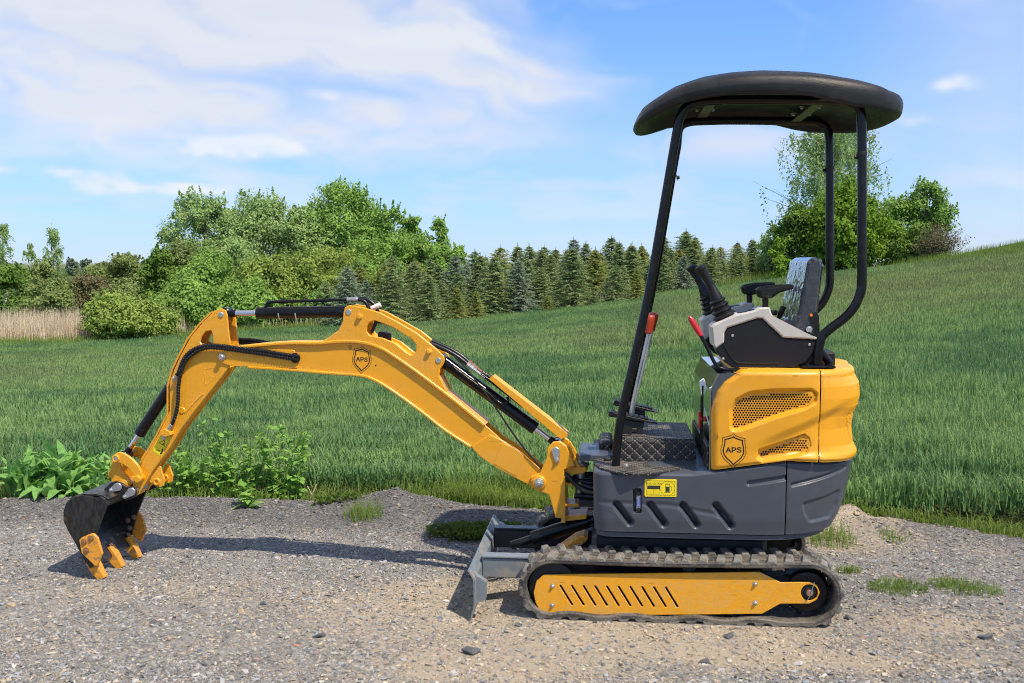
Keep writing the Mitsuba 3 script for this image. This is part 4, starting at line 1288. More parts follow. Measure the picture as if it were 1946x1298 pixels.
for side, mir in ((0, lambda m: m), (1, mirror_y)):
    con = part(EX, 'console', mir(plate(rnd(body_, 0.006), 4.168, 4.292, (), 0.005)), 'soft_black', 30)
    part(con, 'shell', mir(plate(rnd(shell, 0.0035), 4.160, 4.300, (), 0.006)), 'pale_plastic', 35)
    sl = [(0.464, 1.0956), (0.5066, 1.0323), (0.5587, 1.0222), (0.6829, 1.0233)]
    part(con, 'moulding', mir(tube(spline(uwz(sl, 4.166), 6), 0.003, 8)), 'soft_black', 40)
    for q in [(0.4987, 1.1318), (0.8007, 1.0981), (0.4628, 1.0383)]:
        part(con, 'screw', mir(cyl((q[0], 4.172, q[1]), (q[0], 4.163, q[1]), 0.0055, 14)), 'zinc')
    q = [(0.5531, 1.2156)][0]
    part(con, 'switch_panel', mir(plate([(0.5241, 1.2169), (0.5885, 1.2321), (0.5884, 1.2363), (0.5261, 1.2233)], 4.19, 4.27, (), 0.001)), 'soft_black', False)
    ys = 4.232
    b0, b1, b2, b3 = [np.array(p) for p in [(0.4823, 1.1852), (0.4386, 1.2814), (0.4211, 1.324), (0.3735, 1.4072)]]
    js = part(EX, 'joystick', mir(lathe((b1[0], ys, b1[1]), (b2[0], ys, b2[1]), [(-0.012, 0.026), (0, 0.0255), (0.02, 0.0215), (0.045, 0.0165), (0.055, 0.015)], 24)), 'soft_black', 35)
    # the bellows boot: alternating radii from the wide base up
    d = b1 - b0
    Ln = float(np.linalg.norm(d))
    pf = [(0, 0.050)]
    for k in range(5):
        t0 = k / 5 * Ln
        r = 0.050 - 0.023 * k / 5
        pf += [(t0 + 0.002, r), (t0 + 0.008, r + 0.003), (t0 + 0.013, r), (t0 + 0.017, r - 0.009), (t0 + Ln / 5, r - 0.009)]
    part(js, 'boot', mir(lathe((b0[0], ys, b0[1]), (b1[0], ys, b1[1]), pf, 28)), 'soft_black', 40)
    gp = spline([(b2[0] + 0.002, ys, b2[1] - 0.01), (b2[0] * 0.66 + b3[0] * 0.34, ys, b2[1] * 0.66 + b3[1] * 0.34), (b2[0] * 0.3 + b3[0] * 0.7, ys, b2[1] * 0.3 + b3[1] * 0.7), (b3[0] + 0.004, ys, b3[1] - 0.010), (b3[0] - 0.003, ys, b3[1] + 0.004)], 7)
    part(js, 'handle', mir(tube(gp, np.interp(np.linspace(0, 1, len(gp)), [0, 0.25, 0.55, 0.8, 0.93, 1], [0.0145, 0.0165, 0.0195, 0.0235, 0.0225, 0.014]), 20)), 'soft_black', 50)
    arm = rnd([(0.5954, 1.3138), (0.6036, 1.3245), (0.6557, 1.3342), (0.7347, 1.3375), (0.7452, 1.3311), (0.7393, 1.3184), (0.6896, 1.3045), (0.6587, 1.2821), (0.6275, 1.2777), (0.6043, 1.2862)], 0.006)
    ar = part(EX, 'armrest', mir(plate(arm, 4.195, 4.265, (), 0.014)), 'soft_black', 60)
    q = [(0.6347, 1.282), (0.6356, 1.2352)]
    part(ar, 'post', mir(cyl((q[0][0], 4.23, q[0][1]), (q[1][0], 4.23, q[1][1]), 0.0125, 16)), 'soft_black')
g = [(0.3227, 1.2111), (0.3704, 1.1336), (0.398, 1.0813), (0.4299, 1.0205), (0.4674, 0.9997), (0.5541, 0.9985)]
sl_ = part(EX, 'safety_lever', tube(spline(uwz(g[1:], 4.13), 8), 0.0072, 12), 'black_paint', 40)
gp = np.linspace(0, 1, 9)[:, None] * (np.array([g[1][0], 4.13, g[1][1]]) - [g[0][0], 4.13, g[0][1]]) + [g[0][0], 4.13, g[0][1]]
part(sl_, 'grip', tube(gp, [0.004, 0.0095, 0.0115, 0.012, 0.012, 0.0115, 0.011, 0.0105, 0.009], 16), 'red_grip', 50)
q = [(0.7358, 1.2391), (0.713, 1.1836), (0.7049, 1.1525)]
tl = part(EX, 'throttle_lever', tube(uwz(q[1:], 4.40), 0.003, 8), 'dark_iron')
part(tl, 'knob', lathe((q[1][0], 4.40, q[1][1]), (q[0][0], 4.40, q[0][1]), [(0, 0.008), (0.03, 0.011), (0.055, 0.013), (0.062, 0.009)], 16), 'soft_black', 40)
part(EX, 'throttle_box', box((*[(0.695, 1.2146)][0][:1], 4.40, [(0.695, 1.2146)][0][1]), (0.03, 0.03, 0.02), 0.004), 'soft_black', False)

# ---- seat, still in its plastic wrapping
sb = rnd([(0.8069, 1.4285), (0.8295, 1.4455), (0.8587, 1.4391), (0.8676, 1.4158), (0.8557, 1.2945), (0.8403, 1.1426), (0.7628, 1.1379), (0.7719, 1.2087)], 0.012)
seat = part(EX, 'seat', plate(rnd([(0.5753, 1.0751), (0.5852, 1.1188), (0.7234, 1.1327), (0.8401, 1.1205), (0.8476, 1.0663), (0.5867, 1.0315)], 0.015), 4.29, 4.64, (), 0.02), 'seat_vinyl', 60)
back = part(seat, 'backrest', plate(sb, 4.26, 4.68, (), 0.016), 'seat_vinyl', 60)


def crumple(m, amp):
    m = m.subdivide_to_size(0.014) if hasattr(m, 'subdivide_to_size') else m
    m.merge_vertices()
    v, nrm = np.array(m.vertices), np.array(m.vertex_normals)
    w = v * np.array([11, 15, 3.0])
    d = np.abs(meshkit.fbm(w + meshkit.fbm(v * 12, 2)[:, None] * 3, 3, 8) - 0.5) * 2
    v = v + nrm * ((d - 0.25) * amp + 0.004)[:, None]
    return trimesh.Trimesh(v, m.faces, process=False)


sf = np.array(Polygon(sb).buffer(0.005).exterior.coords)[:-1]
part(seat, 'plastic_wrap', crumple(plate(sf, 4.252, 4.688, (), 0.014), 0.006), 'plastic_film', True)
q = [(0.8118, 1.111), (0.8347, 1.2138), (0.8414, 1.0983)]
part(seat, 'recliner', cat([cyl((q[0][0], 4.24, q[0][1]), (q[0][0], 4.27, q[0][1]), 0.034, 28), hull([(x, y, z) for y in (4.245, 4.262) for x, z in [(0.818, 1.2137), (0.8386, 1.2245), (0.8514, 1.2096), (0.8582, 1.092), (0.8314, 1.0768)]])]), 'soft_black')
q = [(0.8203, 1.2121)][0]
part(seat, 'orange_plug', lathe((q[0], 4.246, q[1]), (q[0], 4.236, q[1]), [(0, 0.006), (0.004, 0.006), (0.0045, 0.003)], 14), 'orange_ring')
q = [(0.8132, 1.1545)][0]
part(seat, 'bolt', bolt((q[0], 4.243, q[1]), (0, -1, 0), 0.009), 'zinc')
part(seat, 'belt_buckle', pill((*[(0.7121, 1.1738)][0][:1], 4.34, [(0.7121, 1.1738)][0][1]), (0.05, 0.03, 0.022), 0.006), 'red_grip')
part(EX, 'seat_base', box((0.72, MID_Y, [(0.7045, 1.0107)][0][1]), (0.42, 0.36, 0.10), 0.01), 'soft_black', False)

# ---- swing post
BOX = [(-0.1617, 0.5774), (-0.0269, 0.3426)]
part(EX, 'frame_nose', box((-0.045, MID_Y, 0.598), (0.15, 0.30, 0.026), 0.004), 'grey_paint', False)
part(EX, 'frame_web', cat([box((-0.045, MID_Y, 0.395), (0.15, 0.26, 0.026), 0.004), box((0.005, MID_Y, 0.49), (0.03, 0.40, 0.24), 0.006)]), 'dark_iron', False)
post_out = rnd([(-0.1427, 0.5774), (-0.1382, 0.6236), (-0.1155, 0.6494), (-0.0836, 0.6547), (-0.0563, 0.6346), (-0.0379, 0.5938), (-0.0173, 0.5529), (-0.0649, 0.531), (-0.0664, 0.3183), (-0.1007, 0.3172), (-0.1308, 0.4206), (-0.1791, 0.4355), (-0.209, 0.4509), (-0.209, 0.4972), (-0.17, 0.5144)], 0.006)
sw = bpart(EX, 'swing_post', cat([plate(post_out, -0.085, -0.062, (), 0.003), plate(post_out, 0.062, 0.085, (), 0.003), plate(rnd([(-0.0738, 0.5254), (-0.0113, 0.5364), (0.0257, 0.5396), (0.035, 0.5258), (0.0166, 0.509), (-0.0737, 0.4996)], 0.004), -0.055, 0.055, (), 0.004), plate([(-0.0761, 0.5042), (-0.0598, 0.5046), (-0.059, 0.2974), (-0.0753, 0.2968)], -0.085, 0.085, (), 0.002), plate([(-0.0643, 0.4693), (0.0075, 0.4712), (0.0076, 0.4595), (-0.0643, 0.4575)], -0.06, 0.06, (), 0.002), plate([(-0.064, 0.3751), (0.0219, 0.3777), (0.022, 0.3659), (-0.0639, 0.3633)], -0.06, 0.06, (), 0.002), plate([(-0.0731, 0.3205), (0.0314, 0.3309), (0.0315, 0.312), (-0.073, 0.2969)], -0.06, 0.06, (), 0.002), plate([(-0.0603, 0.6264), (-0.0465, 0.6338), (0.0072, 0.5368), (-0.009, 0.5317)], -0.055, -0.035, (), 0.002), plate([(-0.0603, 0.6264), (-0.0465, 0.6338), (0.0072, 0.5368), (-0.009, 0.5317)], 0.035, 0.055, (), 0.002)]), 'yellow_paint', 30)
q = [(-0.1014, 0.6135), (-0.0944, 0.5516)]
tear = np.array(shapely.union_all([shapely.Point(q[0]).buffer(0.0175, quad_segs=8), shapely.Point(q[1][0], q[1][1] + 0.018).buffer(0.009, quad_segs=6)]).convex_hull.exterior.coords)[:-1]
bpart(sw, 'pin_plate', plate(tear, -0.094, -0.086, (), 0.002), 'zinc', 30)
bpart(sw, 'bolt', bolt((q[1][0], -0.094, q[1][1] + 0.022), (0, -1, 0), 0.006), 'zinc')
qf = [(-0.1717, 0.4738)][0]
bpart(sw, 'pivot_boss', cyl((qf[0], -0.096, qf[1]), (qf[0], 0.096, qf[1]), 0.030, 28, 0.004), 'yellow_paint')
bpart(sw, 'pivot_nut', cat([cyl((qf[0], -0.100, qf[1]), (qf[0], -0.096, qf[1]), 0.020, 24, 0.001), lathe((qf[0], -0.1, qf[1]), (qf[0], -0.2, qf[1]), [(0, 0.016), (0.012, 0.016), (0.015, 0.012)], 6), cyl((qf[0], -0.122, qf[1]), (qf[0], -0.112, qf[1]), 0.008, 14)]), 'zinc', 25)
qp = (-0.022, 0.0, float([(-0.0067, 0.5458)][0][1]))
bpart(sw, 'swing_pin', cat([lathe((0.0, 0, qp[2] - 0.006), (0.0, 0, 1.5), [(0, 0.040), (0.008, 0.040), (0.010, 0.034), (0.013, 0.020), (0.016, 0.012)], 28), bolt((-0.022, -0.004, qp[2] + 0.004), (0, 0, 1), 0.007), cyl((0, 0, 0.36), (0, 0, qp[2]), 0.022, 20)]), 'zinc', 30)
for k in range(5):
    off = (k - 2) * 0.02
    h = spline([(-0.09, off - 0.02, 0.52 + 0.012 * k), (-0.05, off - 0.03, 0.50 - 0.005 * k), (0.0, off * 1.4 - 0.02, 0.455 + 0.008 * k), (0.06, off * 2 - 0.03, 0.44 + 0.012 * k), (0.12, off * 2.5, 0.47)], 8)
    bpart(EX, 'hydraulic_hose', tube(h, 0.011, 10), 'rubber_hose', 40)
sc = EX
bpart(EX, 'swing_cylinder', lathe((-0.02, -0.07, 0.415), (0.30, -0.10, 0.42), [(0, 0.012), (0.05, 0.012), (0.051, 0.024), (0.3, 0.024)], 18), 'black_paint')

# ---- boom
web_top = [(-1.6005, 1.0248), (-1.5382, 1.0409), (-1.4221, 1.0552), (-1.2898, 1.0636), (-1.1683, 1.0648), (-1.0523, 1.0742), (-0.9636, 1.0704), (-0.885, 1.049), (-0.8187, 1.0112), (-0.722, 0.946), (-0.5787, 0.8421), (-0.4875, 0.7703), (-0.3965, 0.6976), (-0.3453, 0.6521), (-0.2918, 0.6219), (-0.2477, 0.5891), (-0.1921, 0.5416), (-0.1505, 0.5054)]
web_bot = [(-0.1388, 0.4685), (-0.1503, 0.4355), (-0.1873, 0.4345), (-0.2569, 0.4699), (-0.3664, 0.5255), (-0.4412, 0.5775), (-0.4786, 0.6164), (-0.5936, 0.6888), (-0.6948, 0.7653), (-0.7964, 0.8374), (-0.8652, 0.882), (-0.9199, 0.9105), (-0.9749, 0.925), (-1.0831, 0.9317), (-1.1799, 0.9375), (-1.2772, 0.9444), (-1.4241, 0.9532), (-1.5251, 0.959), (-1.5647, 0.9609), (-1.5968, 0.9676), (-1.6313, 0.9815), (-1.6357, 1.0054), (-1.623, 1.0198)]
wp = rnd(web_top + web_bot, 0.008)
eye_gap = [(-1.6917, 1.0389), (-1.5609, 1.0522), (-1.556, 0.932), (-1.6943, 0.9301)]
boom = bpart(EX, 'boom', cat([plate(wp, -0.050, -0.040, (), 0.002), plate(wp, 0.040, 0.050, (), 0.002)]), 'yellow_paint', 30)
tl_ = [(-1.5407, 1.0433), (-1.4221, 1.0564), (-1.2898, 1.066), (-1.1683, 1.0672), (-1.0523, 1.0765), (-0.9636, 1.0727), (-0.885, 1.0513), (-0.8187, 1.0136), (-0.722, 0.9483), (-0.5787, 0.8433), (-0.4875, 0.7715), (-0.4151, 0.7135)]
tl_ = np.array(tl_)
tls = spline(np.column_stack([tl_[:, 0], 0 * tl_[:, 0], tl_[:, 1]]), 5)[:, [0, 2]]
bpart(boom, 'top_flange', plate(band(tls, 0.0065), -0.066, 0.066, (), 0.003), 'yellow_paint', 35)
bl_ = np.array([(-1.4931, 0.9559), (-1.375, 0.9503), (-1.2772, 0.9444), (-1.1799, 0.9375), (-1.0831, 0.9317), (-0.9749, 0.925), (-0.9199, 0.9105), (-0.8652, 0.882), (-0.7964, 0.8374), (-0.6948, 0.7653), (-0.5936, 0.6888), (-0.4786, 0.6164)])
bls = spline(np.column_stack([bl_[:, 0], 0 * bl_[:, 0], bl_[:, 1]]), 5)[:, [0, 2]]
bpart(boom, 'bottom_flange', plate(band(bls, 0.006), -0.060, 0.060, (), 0.003), 'yellow_paint', 35)
dbl = rnd([(-0.4396, 0.5771), (-0.4746, 0.6159), (-0.395, 0.6736), (-0.3439, 0.6515), (-0.2466, 0.5899), (-0.1911, 0.5436), (-0.1472, 0.5053), (-0.1402, 0.4683), (-0.1516, 0.4423), (-0.1909, 0.4412), (-0.2557, 0.4721), (-0.365, 0.5275)], 0.005)
bpart(boom, 'foot_plate', cat([plate(dbl, -0.058, -0.049, (), 0.002), plate(dbl, 0.049, 0.058, (), 0.002)]), 'yellow_paint')
patch = rnd([(-0.3766, 0.5459), (-0.3439, 0.6376), (-0.2905, 0.6202), (-0.2442, 0.5841), (-0.2743, 0.4926), (-0.3114, 0.5102)], 0.004)
bpart(boom, 'doubler', plate(patch, -0.0605, -0.0575, (), 0.001), 'yellow_paint')
fork = rnd([(-1.6336, 1.0058), (-1.6208, 1.0226), (-1.5934, 1.0277), (-1.5386, 1.0425), (-1.4202, 1.058), (-1.2928, 1.071), (-1.2808, 1.0594), (-1.3469, 1.0469), (-1.4206, 1.0367), (-1.4946, 1.0264), (-1.5302, 0.9737), (-1.5503, 0.9568), (-1.5947, 0.9682), (-1.6267, 0.9797)], 0.004)
bpart(boom, 'tip_plate', cat([plate(rnd([(-1.6362, 1.001), (-1.6233, 1.0226), (-1.5883, 1.0349), (-1.4696, 1.0409), (-1.2739, 1.0359), (-1.2607, 0.9534), (-1.4713, 0.9578), (-1.5701, 0.9589), (-1.6243, 0.9773)], 0.006), -0.058, -0.049, (), 0.002), plate(rnd([(-1.6362, 1.001), (-1.6233, 1.0226), (-1.5883, 1.0349), (-1.4696, 1.0409), (-1.2739, 1.0359), (-1.2607, 0.9534), (-1.4713, 0.9578), (-1.5701, 0.9589), (-1.6243, 0.9773)], 0.006), 0.049, 0.058, (), 0.002)]), 'yellow_paint')
ear = rnd([(-1.1651, 1.0656), (-1.114, 1.0942), (-1.0703, 1.125), (-1.0506, 1.1648), (-1.0477, 1.1997), (-1.0402, 1.2265), (-1.021, 1.2371), (-0.959, 1.2281), (-0.8808, 1.2054), (-0.8007, 1.1643), (-0.7185, 1.1187), (-0.6367, 1.0547), (-0.597, 1.0158), (-0.5924, 0.9974), (-0.5996, 0.9788), (-0.6138, 0.9578), (-0.6174, 0.9299), (-0.6, 0.8942), (-0.5745, 0.8423), (-0.6517, 0.8992), (-0.7197, 0.9494), (-0.8162, 1.0156), (-0.8823, 1.0545), (-0.9608, 1.0747), (-1.0493, 1.0785)], 0.006)
slot = rnd([(-0.9312, 1.161), (-0.9037, 1.1705), (-0.8269, 1.1432), (-0.7399, 1.0907), (-0.7189, 1.0654), (-0.7215, 1.0353), (-0.7381, 1.0165), (-0.7593, 1.0279), (-0.811, 1.0691), (-0.8724, 1.0941), (-0.9271, 1.1029), (-0.9435, 1.1214), (-0.9409, 1.1423)], 0.012)
bpart(boom, 'ear_plate', plate(ear, -0.060, -0.045, [slot], 0.003), 'yellow_paint')
bpart(boom, 'ear_plate', plate(ear, 0.045, 0.060, [slot], 0.003), 'yellow_paint')
bpart(boom, 'ear_web', cat([plate(band([(-0.626, 0.9232), (-0.6071, 0.8859), (-0.5789, 0.8345)], 0.004), -0.046, 0.046, (), 0.001), plate(band([(-0.9506, 1.1009), (-0.888, 1.0873), (-0.8258, 1.0597), (-0.7638, 1.0132), (-0.7115, 0.9715)], 0.003), -0.046, 0.046, (), 0.001)]), 'yellow_paint')
emblem(boom, [(-0.9678, 0.9943)][0], 0.1225, -0.0504, 0.0, bpart)
emblem(boom, [(-1.0202, 1.0487)][0], 0.020, -0.0504, 0.0, bpart, True)
for q in [(-0.9714, 1.1874), (-0.6603, 1.0359)]:
    bpart(boom, 'grease_bolt', lathe((q[0], -0.059, q[1]), (q[0], -0.2, q[1]), [(0, 0.014), (0.004, 0.014), (0.005, 0.011), (0.014, 0.011), (0.017, 0.008)], 8), 'yellow_paint')
pa, pb, pc = [(-1.0225, 1.2069)][0], [(-0.6194, 0.9971)][0], [(-1.6117, 1.0018)][0]
for q in (pa, pb):
    bpart(boom, 'pin', cyl((q[0], -0.064, q[1]), (q[0], 0.064, q[1]), 0.0125, 24, 0.001), 'zinc')
q = [(-1.2686, 1.0008)][0]
bpart(boom, 'grommet', lathe((q[0], -0.052, q[1]), (q[0], -0.2, q[1]), [(0, 0.020), (0.013, 0.0235), (0.016, 0.021), (0.017, 0.014), (0.010, 0.012)], 24), 'rubber_hose')
q = [(-0.9046, 0.9717)][0]
bpart(boom, 'grease_hole', cyl((q[0], -0.0525, q[1]), (q[0], -0.049, q[1]), 0.0035, 10), 'decal_black')
bpart(boom, 'pivot_bolt', cat([cyl((pc[0], -0.066, pc[1]), (pc[0], 0.066, pc[1]), 0.0165, 22), lathe((pc[0], -0.066, pc[1]), (pc[0], -0.2, pc[1]), [(0, 0.013), (0.010, 0.013), (0.013, 0.010)], 6)]), 'zinc', 25)
q = [(-0.8831, 1.1015)][0]
bpart(boom, 'work_lamp', cat([box((q[0], 0.005, q[1] + 0.002), (0.040, 0.05, 0.028), 0.006), box((q[0] + 0.025, 0.005, q[1] - 0.014), (0.02, 0.02, 0.05), 0.003)]), 'soft_black', 30)

# ---- dipper arm
arm_out = rnd([(-1.5871, 1.1864), (-1.594, 1.2101), (-1.616, 1.2194), (-1.6435, 1.2098), (-1.7044, 1.1548), (-1.7635, 1.0876), (-1.8133, 1.0033), (-1.8451, 0.9405), (-1.8694, 0.8776), (-1.8729, 0.747), (-1.9316, 0.6391), (-1.9849, 0.555), (-2.009, 0.5165), (-2.0335, 0.4656), (-2.0581, 0.4158), (-2.0643, 0.3812), (-2.0369, 0.3512), (-1.9592, 0.4724), (-1.8774, 0.577), (-1.822, 0.6645), (-1.7259, 0.7835), (-1.6308, 0.8955), (-1.5822, 0.9559), (-1.5763, 0.9965), (-1.5751, 1.0536), (-1.5834, 1.1272)], 0.006)
arm_hole = rnd([(-1.6655, 1.1194), (-1.6584, 1.1004), (-1.6582, 1.0588), (-1.7117, 1.0582), (-1.719, 1.0665), (-1.711, 1.0904), (-1.6905, 1.1144)], 0.005)
dip = bpart(EX, 'dipper_arm', cat([plate(arm_out, -0.050, -0.040, [arm_hole], 0.003), plate(arm_out, 0.040, 0.050, [arm_hole], 0.003)]), 'yellow_paint', 30)
bpart(dip, 'under_plate', cat([plate(band([(-1.6032, 0.9506), (-1.6523, 0.8895), (-1.7485, 0.7763), (-1.8457, 0.6559), (-1.9018, 0.5674), (-1.9845, 0.4617), (-2.0575, 0.3504)], 0.0045), -0.050, 0.050, (), 0.001)]), 'yellow_paint', 30)
bpart(dip, 'back_plate', plate(band([(-1.6377, 1.2028), (-1.6654, 1.2002), (-1.727, 1.1445), (-1.7816, 1.079), (-1.8293, 0.9963), (-1.8614, 0.9352), (-1.8836, 0.8667), (-1.8871, 0.7347), (-1.949, 0.6255), (-2.0002, 0.5429), (-2.0246, 0.5028)], 0.004), -0.042, 0.042, (), 0.001), 'yellow_paint', 30)
bpart(dip, 'top_gusset', plate(band([(-1.596, 1.0519), (-1.6028, 0.9675)], 0.004), -0.046, 0.046, (), 0.001), 'yellow_paint')
bpart(dip, 'pin', pin([(-1.6167, 1.191)][0], -0.055, 0.055, 0.0125), 'zinc')
rec = rnd([(-1.7044, 0.9471), (-1.627, 0.9529), (-1.6224, 0.9339), (-1.6836, 0.8755), (-1.6938, 0.8682), (-1.701, 0.8801)], 0.004)
bpart(dip, 'pressed_panel', plate(np.array(Polygon(rec).exterior.coords)[:-1], -0.0515, -0.0495, [np.array(Polygon(rec).buffer(-0.004).exterior.coords)[:-1]], 0.0008), 'yellow_paint')
q = [(-1.8121, 0.753)][0]
bpart(dip, 'boss', cyl((q[0], -0.054, q[1]), (q[0], -0.045, q[1]), 0.016, 24, 0.003), 'yellow_paint')
bpart(dip, 'rail', tube(uwz([(-1.7972, 0.7436), (-1.7559, 0.7878), (-1.7097, 0.8319)], -0.050), 0.004, 8), 'yellow_paint', 40)
lab = [(-1.9136, 0.6468), (-1.8659, 0.6283), (-1.9192, 0.5358), (-1.9643, 0.5628)]
wl = bpart(dip, 'warning_label', plate(lab, -0.0512, -0.0490, (), 0), 'label_yellow', False)
tri = Polygon([(-1.8992, 0.6154), (-1.9288, 0.6026), (-1.8988, 0.5838)])
fig = [tri.difference(tri.buffer(-0.0022)), Polygon([(-1.9099, 0.5982), (-1.9046, 0.6032), (-1.9023, 0.5959), (-1.9075, 0.5909)]), Polygon([(-1.9131, 0.5737), (-1.9054, 0.5763), (-1.9111, 0.5543), (-1.9189, 0.5468), (-1.9238, 0.5515), (-1.9159, 0.5615)]), Polygon([(-1.936, 0.5732), (-1.9234, 0.5662), (-1.9261, 0.5612), (-1.9311, 0.566), (-1.9361, 0.5683)])]
fr1 = Polygon(lab).buffer(-0.003)
fig.append(fr1.difference(fr1.buffer(-0.0008)))
bpart(wl, 'print', cat([solid2d(q, -0.0520, -0.0512) for q in fig]), 'label_black', False)
lug = rnd([(-1.9811, 0.4193), (-1.9702, 0.4417), (-1.941, 0.4792), (-1.9258, 0.4968), (-1.9185, 0.4627), (-1.9066, 0.4312), (-1.9125, 0.4016), (-1.9286, 0.3938), (-1.9567, 0.4028)], 0.004)
for s in (-1, 1):
    bpart(dip, 'hook_lug', plate(lug, s * 0.042 - 0.006, s * 0.042 + 0.006, (), 0.002), 'yellow_paint')
    q = [(-1.9427, 0.4204)][0]
    a = s * 0.042 - 0.014
    ring = [circle(q, 0.017, 22), circle(q, 0.0075, 16)]
    bpart(dip, 'lug_boss', plate(ring[0], a, a + 0.026, [ring[1]], 0.002), 'yellow_paint')
br = [(-1.9059, 0.6623), (-1.8804, 0.6701), (-1.8556, 0.6561), (-1.8534, 0.6441), (-1.8763, 0.6363), (-1.8988, 0.6431)]
bpart(dip, 'hose_bracket', plate(rnd(br, 0.002), -0.085, -0.050, (), 0.001), 'yellow_paint')

# ---- bucket links and bucket
link = rnd([(-2.1329, 0.5316), (-2.128, 0.5489), (-2.1149, 0.5577), (-2.0969, 0.5593), (-2.0724, 0.5502), (-2.0417, 0.5302), (-2.017, 0.5038), (-2.0001, 0.4715), (-1.9941, 0.4412), (-2.0039, 0.4258), (-2.0194, 0.4198), (-2.0352, 0.4281), (-2.0377, 0.4486), (-2.0497, 0.4727), (-2.0708, 0.4941), (-2.0985, 0.5081), (-2.1179, 0.51), (-2.1302, 0.5171)], 0.004)
k1, k2, k3 = [(-2.1183, 0.5308)][0], [(-2.0163, 0.4382)][0], [(-2.0995, 0.4087)][0]
lk = bpart(EX, 'bucket_link', plate(link, -0.083, -0.068, (), 0.003), 'yellow_paint')
bpart(lk, 'far_link', plate(link, 0.068, 0.083, (), 0.003), 'yellow_paint')
bpart(lk, 'pin_head', cyl((k2[0], -0.094, k2[1]), (k2[0], 0.09, k2[1]), 0.0165, 24, 0.003), 'yellow_paint')
bpart(lk, 'collar', plate(circle(k1, 0.0165, 24), -0.094, -0.082, [circle(k1, 0.010, 18)], 0.002), 'yellow_paint')
bpart(lk, 'pin', cyl((k1[0], -0.0925, k1[1]), (k1[0], 0.09, k1[1]), 0.0102, 22), 'zinc')
h_out = rnd([(-2.1577, 0.5343), (-2.1293, 0.5349), (-2.1173, 0.5057), (-2.1107, 0.469), (-2.0858, 0.44), (-2.071, 0.4183), (-2.0796, 0.3884), (-2.1288, 0.3821), (-2.164, 0.4157), (-2.1677, 0.4625)], 0.005)
hl = bpart(EX, 'tipping_link', cat([plate(h_out, -0.055, -0.035, (), 0.004), plate(h_out, 0.035, 0.055, (), 0.004), plate(rnd([(-2.187, 0.4589), (-2.1374, 0.4602), (-2.1383, 0.4328), (-2.188, 0.4265)], 0.003), -0.04, 0.04, (), 0.002)]), 'yellow_paint')
bpart(hl, 'boss', cat([cyl((k3[0], -0.06, k3[1]), (k3[0], -0.02, k3[1]), 0.018, 20), cyl((k3[0], 0.02, k3[1]), (k3[0], 0.06, k3[1]), 0.018, 20)]), 'yellow_paint')

side_p = rnd([(-2.1621, 0.3709), (-2.1387, 0.3788), (-2.1165, 0.3675), (-2.1078, 0.3471), (-2.1208, 0.3098), (-2.1675, 0.2031), (-2.1982, 0.0998), (-2.2171, 0.0651), (-2.2527, 0.1365), (-2.3021, 0.2201), (-2.3195, 0.2587), (-2.3198, 0.3017), (-2.306, 0.3412), (-2.2803, 0.3651), (-2.2267, 0.3823), (-2.189, 0.3774)], 0.003)
bucket = bpart(EX, 'bucket', plate(band([(-2.1066, 0.363), (-2.1287, 0.3767), (-2.1637, 0.3829), (-2.2267, 0.3823), (-2.2803, 0.3651), (-2.306, 0.3412), (-2.3198, 0.3017), (-2.3195, 0.2587), (-2.3021, 0.2201), (-2.2527, 0.1365), (-2.2048, 0.0534)], 0.004), -0.185, 0.185, (), 0.001), 'black_steel', 40)
bpart(bucket, 'side_plate', plate(side_p, -0.196, -0.184, (), 0.002), 'black_steel', 30)
bpart(bucket, 'side_plate', plate(side_p, 0.184, 0.196, (), 0.002), 'black_steel', 30)
bpart(bucket, 'weld_seam', tube(uwz([(-2.1628, 0.3653), (-2.1775, 0.3025), (-2.1996, 0.2417), (-2.2214, 0.1952)], -0.197), 0.0013, 6), 'dark_iron')
q = [(-2.1301, 0.348)][0]
bpart(bucket, 'cross_tube', cyl((q[0], -0.184, q[1]), (q[0], 0.184, q[1]), 0.021, 24), 'black_steel')
bpart(bucket, 'lip', plate([(-2.2624, 0.1507), (-2.247, 0.1561), (-2.1844, 0.0566), (-2.2, 0.0463)], -0.196, 0.196, (), 0.001), 'black_steel', 30)
earp = rnd([(-2.2055, 0.3517), (-2.1787, 0.3868), (-2.1443, 0.4195), (-2.1185, 0.4288), (-2.0881, 0.4186), (-2.0631, 0.4023), (-2.0375, 0.4054), (-2.0203, 0.3864), (-2.0185, 0.3596), (-2.0521, 0.344), (-2.0931, 0.3403), (-2.1397, 0.3217), (-2.1959, 0.3299)], 0.005)
for w in (-0.098, 0.086):
    ek = bpart(bucket, 'ear', plate(earp, w, w + 0.012, (), 0.002), 'black_steel')
for c0, c1 in ([(-2.1049, 0.4033), (-2.1373, 0.3877)], [(-2.0406, 0.3819), (-2.0719, 0.3591)]):
    tear = np.array(shapely.union_all([shapely.Point(c0).buffer(0.019, quad_segs=8), shapely.Point(c1).buffer(0.009, quad_segs=6)]).convex_hull.exterior.coords)[:-1]
    pp = bpart(bucket, 'pin_plate', plate(tear, -0.106, -0.099, (), 0.002), 'zinc', 30)
    bpart(bucket, 'bolt', bolt((c1[0], -0.106, c1[1]), (0, -1, 0), 0.0065), 'zinc')
    bpart(bucket, 'pin', cyl((c0[0], -0.10, c0[1]), (c0[0], 0.10, c0[1]), 0.014, 20), 'zinc')
cut = rnd([(-2.2391, 0.1785), (-2.2273, 0.1909), (-2.182, 0.2118), (-2.165, 0.2099), (-2.1491, 0.1936), (-2.1288, 0.1221), (-2.1571, 0.0631), (-2.1709, 0.0674), (-2.2297, 0.1208)], 0.004)
cb = [(-2.2146, 0.1724), (-2.1814, 0.1892), (-2.2058, 0.1342)]
